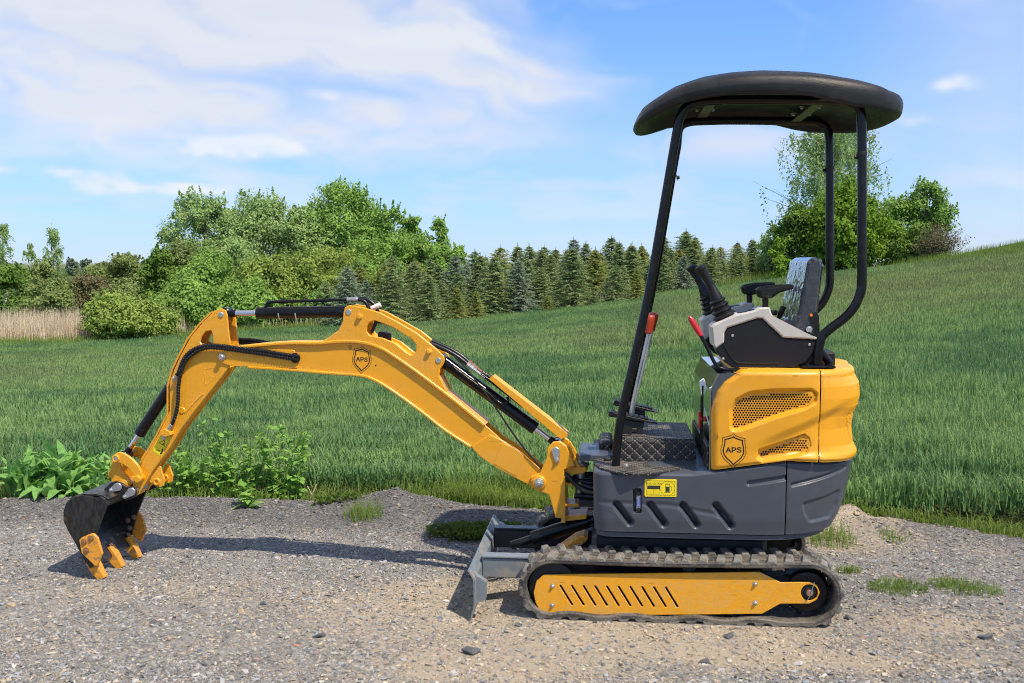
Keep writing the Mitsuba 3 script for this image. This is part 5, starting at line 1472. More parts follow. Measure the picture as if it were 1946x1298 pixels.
for s in (-1, 1):
    w0, w1 = (-0.212, -0.197) if s < 0 else (0.197, 0.212)
    ck = bpart(bucket, 'side_cutter', plate(cut, w0, w1, (), 0.0035), 'worn_yellow')
    for q in cb:
        bpart(bucket, 'bolt', bolt((q[0], s * 0.212, q[1]), (0, s, 0), 0.010, 0.006), 'brass')
    for q in cb:
        bpart(bucket, 'bolt', bolt((q[0], s * 0.184, q[1]), (0, -s, 0), 0.009, 0.007), 'rust_steel')
tooth = [(-2.2329, 0.0854), (-2.1994, 0.0988), (-2.1727, 0.0609), (-2.1416, 0.0024), (-2.1674, -0.0108), (-2.2018, 0.0257)]
for w in (-0.165, 0.0, 0.165):
    a = np.array(tooth)
    m = hull([(a[0][0], w + s * 0.025, a[0][1]) for s in (-1, 1)] + [(a[1][0], w + s * 0.024, a[1][1]) for s in (-1, 1)] + [(a[2][0], w + s * 0.022, a[2][1]) for s in (-1, 1)] + [(a[3][0], w + s * 0.016, a[3][1]) for s in (-1, 1)] + [(a[4][0], w + s * 0.016, a[4][1]) for s in (-1, 1)] + [(a[5][0], w + s * 0.022, a[5][1]) for s in (-1, 1)])
    tk = bpart(bucket, 'tooth', m, 'worn_yellow', False)
    q = [(-2.2147, 0.0983)][0]
    bpart(bucket, 'bolt', bolt((q[0] + 0.01, w, q[1] + 0.006), (0.8, 0, 0.5), 0.009, 0.007), 'rust_steel')


# ---- hydraulic cylinders
def ram(name, eye0, eye1, gland, r_barrel, r_rod, w=0.0, tail=0.02):
    """A cylinder between two pins: barrel from eye0 to the gland (fraction of the length), rod on to eye1."""
    a, b = np.array([eye0[0], w, eye0[1]]), np.array([eye1[0], w, eye1[1]])
    L = float(np.linalg.norm(b - a))
    g = gland * L
    k = bpart(EX, name, cat([lathe(a, b, [(tail, r_barrel * 0.75), (tail + 0.006, r_barrel), (g - 0.034, r_barrel), (g - 0.033, r_barrel * 1.035), (g - 0.004, r_barrel * 1.035), (g, r_barrel * 0.9)], 30), cyl(a + [0, -0.033, 0], a + [0, 0.033, 0], r_barrel * 0.95, 24)]), 'black_paint', 40)
    bpart(k, 'rod', lathe(a, b, [(g - 0.01, r_rod), (L - 0.022, r_rod)], 24), 'chrome', 40)
    bpart(k, 'rod_eye', cat([cyl(b + [0, -0.032, 0], b + [0, 0.032, 0], r_rod * 2.1, 24, 0.004), lathe(a, b, [(L - 0.045, r_rod * 1.15), (L - 0.015, r_rod * 1.5)], 20)]), 'black_paint', 40)
    return k


bcy = ram('boom_cylinder', pb, [(-0.1015, 0.625)][0], 0.815, 0.0275, 0.0125, 0.0, 0.012)
acy = ram('dipper_cylinder', pa, [(-1.6116, 1.1934)][0], 0.755, 0.0265, 0.0135, 0.0, 0.008)
ucy = ram('bucket_cylinder', [(-1.8335, 0.9331)][0], k1, 0.755, 0.0255, 0.0115, 0.0, 0.012)
for px_ in [(-1.357, 1.1925), (-1.2782, 1.1942)]:
    bpart(acy, 'paint_mark', lathe((px_[0] - 0.003, 0, px_[1]), (px_[0] + 0.02, 0, px_[1] - 0.0004), [(0, 0.0266), (0.0008, 0.0270), (0.0035, 0.0270), (0.0042, 0.0266)], 26), 'pale_plastic')
bpart(acy, 'feed_pipe', tube(spline(uwz([(-1.4244, 1.2187), (-1.4192, 1.2354), (-1.4017, 1.2462), (-1.3352, 1.25), (-1.1883, 1.2543), (-1.0426, 1.2596)], -0.008), 7), 0.0072, 12), 'black_paint', 40)
q = [(-1.045, 1.2596), (-0.9919, 1.2622)]
bpart(acy, 'fitting', cat([cyl((q[0][0], -0.008, q[0][1]), (q[1][0], -0.008, q[1][1]), 0.0095, 8), cyl((q[0][0] + 0.03, -0.008, q[0][1]), (q[1][0] - 0.004, -0.008, q[1][1]), 0.0115, 8)]), 'zinc', 20)
bpart(EX, 'hydraulic_hose', tube(spline(uwz([(-0.9967, 1.261), (-0.9703, 1.2553), (-0.9536, 1.2401), (-0.9442, 1.2144), (-0.9374, 1.1769)], -0.008), 8), 0.0082, 12), 'rubber_hose', 40)
bpart(EX, 'hydraulic_hose', tube(spline(uwz([(-1.0291, 1.2602), (-0.9757, 1.2639), (-0.9421, 1.2512), (-0.9182, 1.2278), (-0.9088, 1.1972), (-0.9189, 1.1595), (-0.9387, 1.1121)], 0.012), 8), 0.0082, 12), 'rubber_hose', 40)
q = [(-0.9319, 1.2207), (-0.8909, 1.2385)]
bpart(EX, 'hose_tag', cyl((q[0][0], -0.01, q[0][1]), (q[1][0], -0.01, q[1][1]), 0.011, 14), 'label_white')
# boom cylinder: guard, pipes, fittings
gd = [(-0.4015, 0.9209), (-0.3783, 0.9304), (-0.0572, 0.683), (-0.0571, 0.6645), (-0.0823, 0.6593)]
bpart(bcy, 'guard', cat([plate(band([(-0.3866, 0.9264), (-0.0567, 0.6766)], 0.003), -0.05, 0.05, (), 0.001), plate(rnd([(-0.3985, 0.918), (-0.3822, 0.9332), (-0.0522, 0.6839), (-0.0545, 0.67), (-0.0796, 0.6579), (-0.1187, 0.6871)], 0.002), -0.052, -0.048, (), 0.001)]), 'yellow_paint')
q = [(-0.0591, 0.6746)][0]
bpart(bcy, 'guard_bolt', bolt((q[0], -0.03, q[1] + 0.008), (0.6, 0, 0.8), 0.008), 'zinc')
for k, dy in ((0, -0.022), (1, 0.018)):
    h = spline(uwz([(-0.6664, 1.0706), (-0.6287, 1.0547), (-0.5863, 1.0365), (-0.5347, 1.0069), (-0.4926, 0.9726)], dy), 8)
    h[:, 2] += 0.006 * k
    bpart(EX, 'hydraulic_hose', tube(h, 0.0092, 12), 'rubber_hose', 40)
    q = [(-0.4996, 0.9794), (-0.4412, 0.9361), (-0.3992, 0.9088)]
    kf = bpart(bcy, 'fitting', cat([lathe((q[0][0], dy, q[0][1] + 0.006 * k), (q[1][0], dy, q[1][1] + 0.006 * k), [(0, 0.010), (0.014, 0.011), (0.0145, 0.0085), (0.022, 0.0085), (0.0225, 0.0125), (0.034, 0.0125), (0.035, 0.009), (0.05, 0.009), (0.051, 0.007), (0.10, 0.007)], 8)]), 'zinc' if k == 0 else 'brass', 20)
    bpart(bcy, 'pipe', tube([(q[1][0], dy, q[1][1] + 0.006 * k), (q[2][0], dy, q[2][1] + 0.006 * k), (q[2][0] + 0.15, dy, q[2][1] - 0.115)], 0.0068, 10), 'black_paint', 40)
bpart(bcy, 'return_pipe', tube(spline(uwz([(-0.5584, 0.9647), (-0.5162, 0.9327), (-0.4109, 0.8574), (-0.3643, 0.8186), (-0.334, 0.8052), (-0.3153, 0.8195), (-0.32, 0.838)], -0.030), 8), 0.0055, 10), 'black_paint', 40)
bpart(EX, 'grease_line', tube(spline(uwz([(-0.5507, 1.0196), (-0.4974, 0.9649), (-0.4279, 0.8783), (-0.3655, 0.794), (-0.3124, 0.7141), (-0.2546, 0.6344), (-0.2039, 0.5731), (-0.1624, 0.5278)], -0.066), 8), 0.0038, 8), 'rubber_hose', 40)
# hoses from the boom's side down to the bucket cylinder
for lst, r in (([(-1.2511, 1.0077), (-1.3261, 1.0174), (-1.4184, 1.0317), (-1.5333, 1.0423), (-1.5799, 1.0489), (-1.644, 1.0541), (-1.691, 1.0513), (-1.7386, 1.0354), (-1.7766, 1.0064), (-1.8001, 0.9656), (-1.8135, 0.9297), (-1.8238, 0.9176)], 0.0078), ([(-1.2562, 0.9936), (-1.3385, 1.0056), (-1.4187, 1.0176), (-1.5213, 1.0306), (-1.5802, 1.0382), (-1.6442, 1.0435), (-1.6863, 1.0407), (-1.734, 1.0212), (-1.7746, 0.9874), (-1.8009, 0.9346), (-1.8152, 0.8651), (-1.8196, 0.7932), (-1.8338, 0.7304), (-1.8498, 0.6916)], 0.0078)):
    h = spline(uwz(lst, -0.080), 8)
    h[:, 1] += np.linspace(0.014, 0.004, len(h))
    bpart(EX, 'hydraulic_hose', tube(h, r, 12), 'rubber_hose', 40)
    # the spiral guard wound about the hose
    s = np.concatenate([[0], np.cumsum(np.linalg.norm(np.diff(h, axis=0), axis=1))])
    t = np.linspace(0.01, s[-1] - 0.02, 900)
    c = np.stack([np.interp(t, s, h[:, k]) for k in range(3)], 1)
    tg = np.gradient(c, axis=0)
    tg /= np.linalg.norm(tg, axis=1, keepdims=True)
    sd = np.array([0, 1.0, 0])
    up = np.cross(tg, sd)
    ph = t / 0.0125 * 2 * np.pi
    bpart(EX, 'hose_spiral', tube(c + 0.0084 * (np.cos(ph)[:, None] * sd + np.sin(ph)[:, None] * up), 0.0019, 5), 'rubber_hose', True)
q = [(-1.8236, 0.9218), (-1.8599, 0.8782)]
bpart(ucy, 'fitting', cat([cyl((q[0][0], -0.06, q[0][1]), (q[1][0], -0.035, q[1][1]), 0.0085, 8), cyl((q[0][0] - 0.015, -0.05, q[0][1] - 0.018), (q[1][0], -0.03, q[1][1]), 0.0115, 8)]), 'zinc', 20)
q = [(-1.8497, 0.6933), (-1.8758, 0.6589), (-1.9021, 0.6197)]
bpart(dip, 'fitting', cat([cyl((q[0][0], -0.076, q[0][1]), (q[1][0], -0.070, q[1][1]), 0.0085, 8), cyl((q[1][0], -0.070, q[1][1]), (q[2][0], -0.060, q[2][1]), 0.0070, 8), cyl((q[2][0] + 0.01, -0.062, q[2][1] + 0.016), (q[2][0], -0.058, q[2][1]), 0.010, 6)]), 'zinc', 20)
for k in range(2):
    h = spline(uwz([(-1.6194, 1.0828), (-1.5816, 1.0709), (-1.5309, 1.069), (-1.4679, 1.0599), (-1.3677, 1.0366)], 0.075), 8)
    h[:, 2] -= 0.014 * k
    bpart(EX, 'hydraulic_hose', tube(h, 0.0085, 10), 'rubber_hose', 40)

# ---------------------------------------------------------------- trees, shrubs, weeds


def leaf_colour(a, b, dark, scale=1.3):
    def fn(p, n, uv):
        k = fbm(p.x * scale, p.y * scale, p.z * scale, 3)
        f = noise(p.x * 9, p.y * 9, p.z * 9)
        c = mix(a, b, smoothstep(0.30, 0.70, k) * 0.6 + f * 0.4)
        return mix(c, dark, smoothstep(0.55, 0.85, noise(p.x * 0.5, p.y * 0.5, p.z * 0.5)) * 0.35)
    return fn


LEAF = {'willow': ((0.237, 0.371, 0.140), (0.451, 0.608, 0.237), (0.192, 0.315, 0.136)),
        'ash': ((0.201, 0.349, 0.084), (0.360, 0.551, 0.137), (0.148, 0.265, 0.075)),
        'olive': ((0.204, 0.281, 0.094), (0.330, 0.413, 0.149), (0.193, 0.237, 0.088)),
        'lime': ((0.231, 0.339, 0.080), (0.400, 0.508, 0.131), (0.185, 0.277, 0.077)),
        'deep': ((0.112, 0.214, 0.049), (0.234, 0.377, 0.077), (0.092, 0.174, 0.045)),
        'maple': ((0.127, 0.247, 0.032), (0.284, 0.450, 0.060), (0.097, 0.196, 0.030)),
        'birch': ((0.214, 0.353, 0.138), (0.403, 0.554, 0.214), (0.190, 0.302, 0.126)),
        'twiggy': ((0.190, 0.185, 0.095), (0.280, 0.270, 0.140), (0.180, 0.165, 0.090)),
        'spruce': ((0.185, 0.275, 0.120), (0.345, 0.430, 0.200), (0.270, 0.255, 0.120)),
        'blue': ((0.200, 0.280, 0.200), (0.360, 0.440, 0.320), (0.190, 0.240, 0.165)),
        'fresh': ((0.240, 0.300, 0.090), (0.430, 0.460, 0.150), (0.280, 0.270, 0.100)),
        'weed': ((0.170, 0.353, 0.070), (0.307, 0.506, 0.123), (0.153, 0.307, 0.070)),
        'dock': ((0.164, 0.367, 0.096), (0.291, 0.522, 0.164), (0.155, 0.309, 0.086)),
        'grass': ((0.156, 0.262, 0.045), (0.271, 0.361, 0.094), (0.139, 0.213, 0.045)),
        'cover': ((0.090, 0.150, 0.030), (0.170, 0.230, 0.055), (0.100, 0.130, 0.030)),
        'straw': ((0.580, 0.490, 0.350), (0.740, 0.640, 0.480), (0.520, 0.430, 0.300)),
        'distant': ((0.140, 0.210, 0.140), (0.196, 0.266, 0.182), (0.140, 0.210, 0.140))}
for k, (a, b, c) in LEAF.items():
    mat('leaf_' + k, {'type': 'principledthin', 'base_color': proc(leaf_colour(a, b, c, 30 if k in ('weed', 'dock', 'grass') else 1.3)), 'roughness': 0.5, 'spec_trans': 0.0, 'diff_trans': 0.7 if k != 'straw' else 0.4, 'eta': 1.35})
mat('bark', two({'type': 'diffuse', 'reflectance': proc(lambda p, n, uv: mix((0.085, 0.070, 0.052), (0.17, 0.15, 0.12), fbm(p.x * 9, p.y * 9, p.z * 3, 3)))}))
mat('birch_bark', two({'type': 'diffuse', 'reflectance': proc(lambda p, n, uv: mix((0.10, 0.095, 0.09), (0.60, 0.57, 0.52), smoothstep(0.35, 0.5, noise(p.x * 3, p.y * 3, p.z * 5))))}))


def cards(c, nrm, size, aspect=1.6):
    """Leaf clumps as small bent diamonds: centres, facing directions, sizes."""
    n = len(c)
    r = rng.normal(size=(n, 3))
    u = np.cross(nrm, r)
    u /= np.linalg.norm(u, axis=1, keepdims=True) + 1e-9
    v = np.cross(nrm, u)
    s = size[:, None]
    pts = np.stack([c - u * s * aspect / 2, c - v * s / 2 + nrm * s * 0.12, c + u * s * aspect / 2, c + v * s / 2 + nrm * s * 0.12], 1)
    i = np.arange(n)[:, None] * 4
    return pts.reshape(-1, 3), np.concatenate([i + [[0, 1, 2]], i + [[0, 2, 3]]], 0)


def crown_points(n, x, y, z0, z1, w, lumps, up=0.35, lump_r=0.30, shape=1.0, spread=1.0):
    """Points through an uneven crown made of many lumps; also the lump centres."""
    H = z1 - z0
    lumps = int(lumps * 1.8)
    lump_r = lump_r * 0.88
    k = np.arange(lumps)
    t = (k + rng.random(lumps)) / lumps
    a = rng.uniform(0, 2 * np.pi, lumps)
    prof = np.sin(np.pi * np.clip(0.10 + 0.80 * t ** shape, 0, 1)) ** 0.75
    rad = w / 2 * prof * np.sqrt(rng.uniform(0.10, 1.0, lumps)) * 0.82 * spread
    lr = w * lump_r * rng.uniform(0.55, 1.15, lumps) * (0.55 + 0.45 * prof)
    cen = np.stack([x + rad * np.cos(a), y + rad * np.sin(a), z0 + lr * 0.5 + t * (H - lr * 1.25)], 1)
    wts = lr ** 2
    which = rng.choice(lumps, n, p=wts / wts.sum())
    d = rng.normal(size=(n, 3))
    d /= np.linalg.norm(d, axis=1, keepdims=True)
    d[:, 2] = d[:, 2] * 0.9 + 0.12
    rr = rng.uniform(0.10, 1.0, n) ** 0.5 * rng.normal(1.0, 0.26, n)
    p = cen[which] + d * (lr[which] * rr)[:, None] * [1, 1, 0.85]
    wq = p * 0.85
    p = p + (np.stack([meshkit.fbm(wq, 3, 31), meshkit.fbm(wq, 3, 57), meshkit.fbm(wq, 3, 83)], 1) - 0.5) * [1.5, 1.5, 1.7] * min(1.0, w / 4.5)
    keep = meshkit.noise(p * (2.2 / max(w * 0.16, 0.3))) > 0.20
    keep &= p[:, 2] > z0 - 0.15
    nrm = d + rng.normal(0, 0.55, (n, 3)) + [0, 0, up]
    nrm /= np.linalg.norm(nrm, axis=1, keepdims=True)
    return p[keep], nrm[keep], cen, lr


def trunk_mesh(x, y, z, top, cen, r, k=7, lean=0.0):
    """A tapered trunk with limbs that reach into the crown."""
    h = top - z
    pts = np.array([[x, y, z - 0.15], [x + lean * 0.2, y, z + h * 0.3], [x + lean * 0.6, y + 0.05 * h * 0.3, z + h * 0.65], [x + lean, y, z + h * 0.92]])
    p = spline(pts, 5)
    ms = [tube(p, np.linspace(r, r * 0.18, len(p)), 7)]
    for c in cen[rng.permutation(len(cen))[:k]]:
        t = np.clip((c[2] - z) / h * 0.6, 0.15, 0.8)
        s = p[int(t * (len(p) - 1))]
        m = (s + c) / 2 + [0, 0, h * 0.03]
        q = spline(np.array([s, m, c]), 4)
        ms.append(tube(q, np.linspace(r * 0.45, r * 0.08, len(q)), 5))
    return cat(ms)


def broadleaf(name, label, cat_, top, width, mat_, n, size=0.20, lumps=22, low=0.12, group=None, bark='bark', shape=1.0, lump_r=0.26, trunk_r=None, ground=None, trunk=True, spread=1.0):
    x, y, zt = top
    zg = float(terrain(x, y)) if ground is None else ground
    key = thing(name, label, cat_, group)
    H = zt - zg
    n, size = int(n * 1.9), size * 0.66
    p, nr, cen, lr = crown_points(n, x, y, zg + low * H, zt, width, lumps, lump_r=lump_r, shape=shape, spread=spread)
    # loose sprays that break the outline
    m = n // 9
    d = rng.normal(size=(m, 3))
    d /= np.linalg.norm(d, axis=1, keepdims=True)
    d[:, 2] = np.abs(d[:, 2])
    w = rng.integers(0, len(cen), m)
    q = cen[w] + d * (lr[w] * rng.uniform(0.95, 1.30, m))[:, None]
    # upright leafy shoots on the upper side
    k = max(12, int(n / 170))
    hi = np.argsort(p[:, 2] + rng.normal(0, 0.10 * H, len(p)))[-len(p) // 3:]
    foot = p[rng.choice(hi, k)]
    t = rng.random((k, 26))
    ln = rng.uniform(0.25, 0.85, k) * min(1.0, H / 6)
    lean_ = rng.normal(0, 0.22, (k, 1, 2)) * ln[:, None, None]
    sh = np.concatenate([foot[:, None, :2] + lean_ * t[..., None] + rng.normal(0, 0.075, (k, 26, 2)) * (1.1 - t[..., None]), (foot[:, 2, None] + ln[:, None] * t)[..., None]], 2).reshape(-1, 3)
    sd = rng.normal(size=sh.shape)
    sd /= np.linalg.norm(sd, axis=1, keepdims=True)
    p, nr = np.vstack([p, q, sh]), np.vstack([nr, d, sd])
    v, f = cards(p, nr, size * rng.uniform(0.55, 1.3, len(p)))
    part(key, 'crown', (v, f), 'leaf_' + mat_, False)
    if trunk:
        part(key, 'trunk', trunk_mesh(x, y, zg, zt, cen, trunk_r or (0.035 * H if H < 6 else 0.022 * H)), bark, True)
    return key


GB = 'broadleaved trees in the thicket behind the field'
broadleaf('willow_tree', 'grey-green willow with an open crown, leftmost tall tree of the thicket', 'tree', [(-29.0344, 72.1918, 6.2257)][0], 5.6, 'willow', 8500, 0.18, 34, 0.28, lump_r=0.17, spread=1.15)
broadleaf('willow_tree', 'round-topped grey-green willow, second tall tree from the left in the thicket', 'tree', [(-25.786, 74.549, 6.7442)][0], 6.4, 'willow', 11000, 0.19, 36, 0.12, lump_r=0.19)
broadleaf('willow_tree', 'willow shoulder between the round-topped willow and the tallest tree of the thicket', 'tree', [(-22.3039, 72.7681, 5.5445)][0], 5.4, 'willow', 8500, 0.19, 30, 0.08, lump_r=0.20)
broadleaf('ash_tree', 'tallest broad green tree of the thicket with pointed top', 'tree', [(-19.5823, 75.1843, 7.4826)][0], 8.6, 'ash', 18000, 0.19, 60, 0.05, shape=0.75, lump_r=0.17)
broadleaf('ash_tree', 'right shoulder of green leaves beside the tallest tree of the thicket', 'tree', [(-16.86, 74.276, 5.4469)][0], 5.0, 'ash', 8500, 0.19, 32, 0.05, lump_r=0.2)
for (px_, lab, w_) in (([(-15.6554, 78.366, 4.7729)][0], 'slim pale green poplar right of the tallest tree, left of three', 1.9), ([(-14.7702, 78.4732, 5.0961)][0], 'slim pale green poplar in the middle of three above the spruces', 1.9), ([(-13.0755, 78.6252, 5.0153)][0], 'slim pale green poplar, right one of three above the spruces', 2.3)):
    broadleaf('poplar_tree', lab, 'tree', px_, w_, 'ash', 3000, 0.19, 26, 0.12, shape=0.62, lump_r=0.24)
broadleaf('poplar_tree', 'broad low poplar mass behind the spruces at the thicket\'s right end', 'tree', [(-13.7955, 76.4226, 3.4281)][0], 4.4, 'ash', 6000, 0.2, 24, 0.1, lump_r=0.2)
for top, w, lab, m_ in [([(-22.7212, 78.7731, 5.5517)][0], 6.0, 'green tree filling the gap behind the willow shoulder', 'ash'), ([(-29.2569, 78.1631, 5.5517)][0], 5.5, 'pale willow filling the gap behind the two leftmost tall trees', 'willow'), ([(-16.5769, 78.2122, 3.8842)][0], 5.0, 'green tree behind the poplars, left of them', 'ash'),
                       ([(-25.5859, 68.2439, 3.0665)][0], 5.2, 'low pale willow in front of the two leftmost tall trees', 'willow'), ([(-16.293, 69.1113, 3.0665)][0], 5.5, 'green tree in front of the tallest tree, to its right', 'ash'), ([(-17.907, 66.9028, 2.4979)][0], 5.0, 'light green tree low in front of the tallest tree', 'lime'), ([(-11.2401, 71.5588, 2.5613)][0], 3.6, 'green tree at the right end of the thicket over the spruces', 'ash'), ([(-28.4989, 65.9354, 2.7761)][0], 3.6, 'olive tree low in front of the leftmost willow', 'olive')]:
    broadleaf('thicket_tree', lab, 'tree', top, w, m_, 6500, 0.18, 30, 0.03, lump_r=0.2)
SHRUBS = [('shrub', 'dark yellowish-green pointed shrub left of the willows', [(-28.6698, 63.8814, 2.4662)][0], 3.2, 'deep', 5200, 0.19, 24, 0.7),
          ('shrub', 'olive shrub on the left slope of the thicket, beside the dark shrub', [(-33.442, 69.453, 2.1195)][0], 4.2, 'olive', 5200, 0.19, 26, 1.0),
          ('shrub', 'low olive shrub farthest left on the slope of the thicket', [(-36.4816, 71.1275, 1.3822)][0], 4.2, 'olive', 4200, 0.19, 24, 1.0),
          ('shrub', 'large rounded mid-green shrub under the leftmost willow', [(-24.5662, 61.2194, 2.1609)][0], 4.8, 'ash', 8000, 0.19, 34, 0.9),
          ('shrub', 'pale green dome of leaves in the middle of the thicket', [(-20.3738, 60.5639, 1.6419)][0], 5.2, 'lime', 8500, 0.18, 36, 0.9),
          ('shrub', 'broad pale green shrub under the tallest tree', [(-18.1335, 61.8296, 2.2898)][0], 4.8, 'lime', 8000, 0.18, 34, 0.9),
          ('shrub', 'green shrub filling the foot of the thicket behind the dipper cylinder', [(-20.6424, 57.399, 0.0925)][0], 4.6, 'ash', 6500, 0.18, 30, 1.0),
          ('shrub', 'green shrub at the foot of the thicket, left of the yellow arm tip', [(-23.7898, 56.1291, 0.5006)][0], 4.2, 'ash', 6500, 0.18, 30, 1.0),
          ('shrub', 'green shrub at the foot of the thicket, right of the arm cylinder hoses', [(-16.9794, 59.7282, -0.2644)][0], 3.6, 'ash', 5000, 0.18, 26, 1.0),
          ('shrub', 'bright yellow-green bush standing forward at the edge of the reeds', [(-24.7759, 49.9523, -0.0425)][0], 3.7, 'lime', 7000, 0.15, 34, 1.0),
          ('shrub', 'bright yellow-green bush between the forward bush and the thicket', [(-23.8496, 52.0026, -0.7062)][0], 2.8, 'lime', 4200, 0.15, 24, 1.0),
          ('shrub', 'pale green willow bush behind the reeds', [(-31.4913, 55.4284, 0.7379)][0], 3.6, 'olive', 5200, 0.16, 28, 1.0),
          ('shrub', 'brownish bush just budding, left of the olive shrubs', [(-33.3749, 63.3033, 0.6438)][0], 3.6, 'twiggy', 4800, 0.15, 28, 1.0),
          ('shrub', 'brownish green bush on the slope above the bright bushes', [(-30.2357, 61.5437, 0.1437)][0], 3.6, 'olive', 4500, 0.17, 26, 1.0),
          ('shrub', 'green bush under the pale green poplars, left of the first spruces', [(-15.3512, 65.0473, 1.4537)][0], 4.0, 'ash', 5500, 0.18, 28, 1.0),
          ('shrub', 'dark green bush at the left edge of the photo, under the birches', [(-34.7269, 57.1952, 1.4507)][0], 3.4, 'deep', 4500, 0.18, 26, 1.0),
          ('shrub', 'olive bush under the pair of left birches', [(-34.5989, 60.2437, 1.6455)][0], 3.0, 'olive', 3800, 0.18, 24, 1.0)]
for nm, lab, top, w, m_, n_, sz, lu, sh_ in SHRUBS:
    broadleaf(nm, lab, 'shrub', top, w, m_, n_, sz, lu, 0.0, shape=sh_ * 0.9, lump_r=0.20, trunk=False)


def birch(label, top, width, n, depth_hang, group=None, ground=None, trunk_lean=0.0, low=0.25):
    """A weeping birch: pale stem, rising limbs and hanging strands of small leaves."""
    x, y, zt = top
    zg = float(terrain(x, y)) if ground is None else ground
    key = thing('birch_tree', label, 'tree', group)
    H = zt - zg
    ms = []
    stem = spline(np.array([[x, y, zg - 0.2], [x + 0.02 * H, y, zg + 0.35 * H], [x - 0.01 * H, y, zg + 0.7 * H], [x + trunk_lean, y, zt - 0.02 * H]]), 6)
    ms.append(tube(stem, np.linspace(0.018 * H, 0.003 * H, len(stem)), 7))
    C = []
    for k in range(n):
        t = rng.uniform(low, 0.97)
        s = stem[int(t * (len(stem) - 1))]
        a = rng.uniform(0, 2 * np.pi)
        r = width / 2 * rng.uniform(0.35, 1.0) * math.sin(math.pi * min(1, 0.34 + 0.58 * t)) ** 0.6
        e = s + [r * math.cos(a), r * math.sin(a), r * rng.uniform(0.35, 0.95)]
        e[2] = min(e[2], zt - 0.05 * H * (r / (width / 2)) * rng.uniform(0.3, 2.0))
        m = (s + e) / 2 + [0, 0, 0.03 * H]
        q = spline(np.array([s, m, e]), 4)
        ms.append(tube(q, np.linspace(0.0042 * H, 0.0008 * H, len(q)), 5))
        for st in range(9):
            o = q[int(rng.uniform(0.35, 1.0) * (len(q) - 1))] + rng.normal(0, 0.012 * H, 3)
            ln = depth_hang * H * rng.uniform(0.4, 1.15)
            kk = rng.integers(14, 26)
            tt = rng.random(kk)
            sway = rng.normal(0, 0.03 * H, 2)
            c = o + np.stack([sway[0] * tt ** 2, sway[1] * tt ** 2, -ln * tt + 0.02 * H * np.sin(np.pi * tt)], 1) + rng.normal(0, 0.007 * H, (kk, 3))
            C.append(c)
    C = np.vstack(C)
    C = C[C[:, 2] > zg + 0.12 * H]
    nr = rng.normal(size=C.shape) * [1, 1, 0.4]
    nr /= np.linalg.norm(nr, axis=1, keepdims=True)
    v, f = cards(C, nr, rng.uniform(0.06, 0.12, len(C)) * max(0.8, H / 9), 1.7)
    part(key, 'crown', (v, f), 'leaf_birch', False)
    part(key, 'trunk', cat(ms), 'birch_bark', True)


birch('tall weeping birch rising behind the rear canopy posts', [(16.2723, 76.7954, 11.1449)][0], 12.2, 120, 0.25, low=0.22)
birch('slim birch with pale stem, right one at the left edge of the photo', [(-37.8183, 67.195, 4.2836)][0], 1.9, 16, 0.16, low=0.40)
birch('slim birch cut by the left edge of the photo', [(-41.1431, 66.8929, 4.3909)][0], 1.9, 16, 0.18, low=0.35)
birch('short thin birch between the two left birches', [(-39.3816, 66.9481, 2.9592)][0], 1.3, 10, 0.16, low=0.35)
for lab, top, w, m_, n_, sz, lu, lo in [('wide bright green maple in front of the weeping birch', [(15.2152, 68.2552, 6.1111)][0], 6.6, 'maple', 13000, 0.20, 46, 0.02),
                                       ('dark green shrub left of the maple, above the seat', [(12.1688, 68.9051, 5.1544)][0], 3.6, 'deep', 6500, 0.19, 28, 0.0),
                                       ('small bright leafy bush in front of the dark shrub, above the armrests', [(10.657, 65.5849, 3.089)][0], 1.5, 'maple', 1800, 0.15, 14, 0.0),
                                       ('grey-green bush at the left end of the right-hand grove', [(10.9204, 70.7148, 3.9957)][0], 2.4, 'birch', 3000, 0.16, 18, 0.0),
                                       ('light green upright tree at the right of the grove', [(21.0194, 70.8646, 6.8096)][0], 3.9, 'ash', 6500, 0.18, 34, 0.05),
                                       ('pale olive bush between the maple and the upright tree', [(19.3273, 71.6446, 5.901)][0], 4.6, 'ash', 6500, 0.18, 30, 0.0),
                                       ('green bush with reddish shade at the foot of the upright tree', [(19.2157, 67.4436, 3.7799)][0], 3.4, 'deep', 4600, 0.18, 24, 0.0)]:
    broadleaf('grove_tree' if w > 3.7 else 'shrub', lab, 'tree' if w > 3.7 else 'shrub', top, w, m_, n_, sz, lu, lo, lump_r=0.19, trunk=w > 3.7)

# the almost bare bush at the right end of the grove: twigs with few leaves
x, y, zt = [(20.2305, 65.5429, 4.0294)][0]
key = thing('bare_bush', 'brown nearly leafless bush at the right end of the grove', 'shrub')
zg = float(terrain(x, y))
ms, C = [], []
for k in range(70):
    a, r = rng.uniform(0, 2 * np.pi), rng.uniform(0.2, 1.0)
    e = np.array([x + 1.75 * r * math.cos(a), y + 1.5 * r * math.sin(a), zg + (zt - zg) * rng.uniform(0.55, 1.05) * (1 - 0.35 * r)])
    s = np.array([x + 0.3 * r * math.cos(a), y + 0.3 * r * math.sin(a), zg - 0.1])
    q = spline(np.array([s, (s + e) / 2 + rng.normal(0, 0.12, 3) + [0, 0, 0.2], e]), 5)
    ms.append(tube(q, np.linspace(0.022, 0.006, len(q)), 4))
    for j in range(5):
        o = q[rng.integers(3, len(q))]
        ms.append(tube(np.array([o, o + rng.normal(0, 0.18, 3) + [0, 0, 0.12], o + rng.normal(0, 0.25, 3) + [0, 0, 0.32]]), [0.008, 0.005, 0.002], 3))
        C.append(o + rng.normal(0, 0.2, (9, 3)) + [0, 0, 0.1])
C = np.vstack(C)
C[:, 2] = np.maximum(C[:, 2], zg + 0.05)
part(key, 'branches', cat(ms), 'bark', True)
nr = rng.normal(size=C.shape)
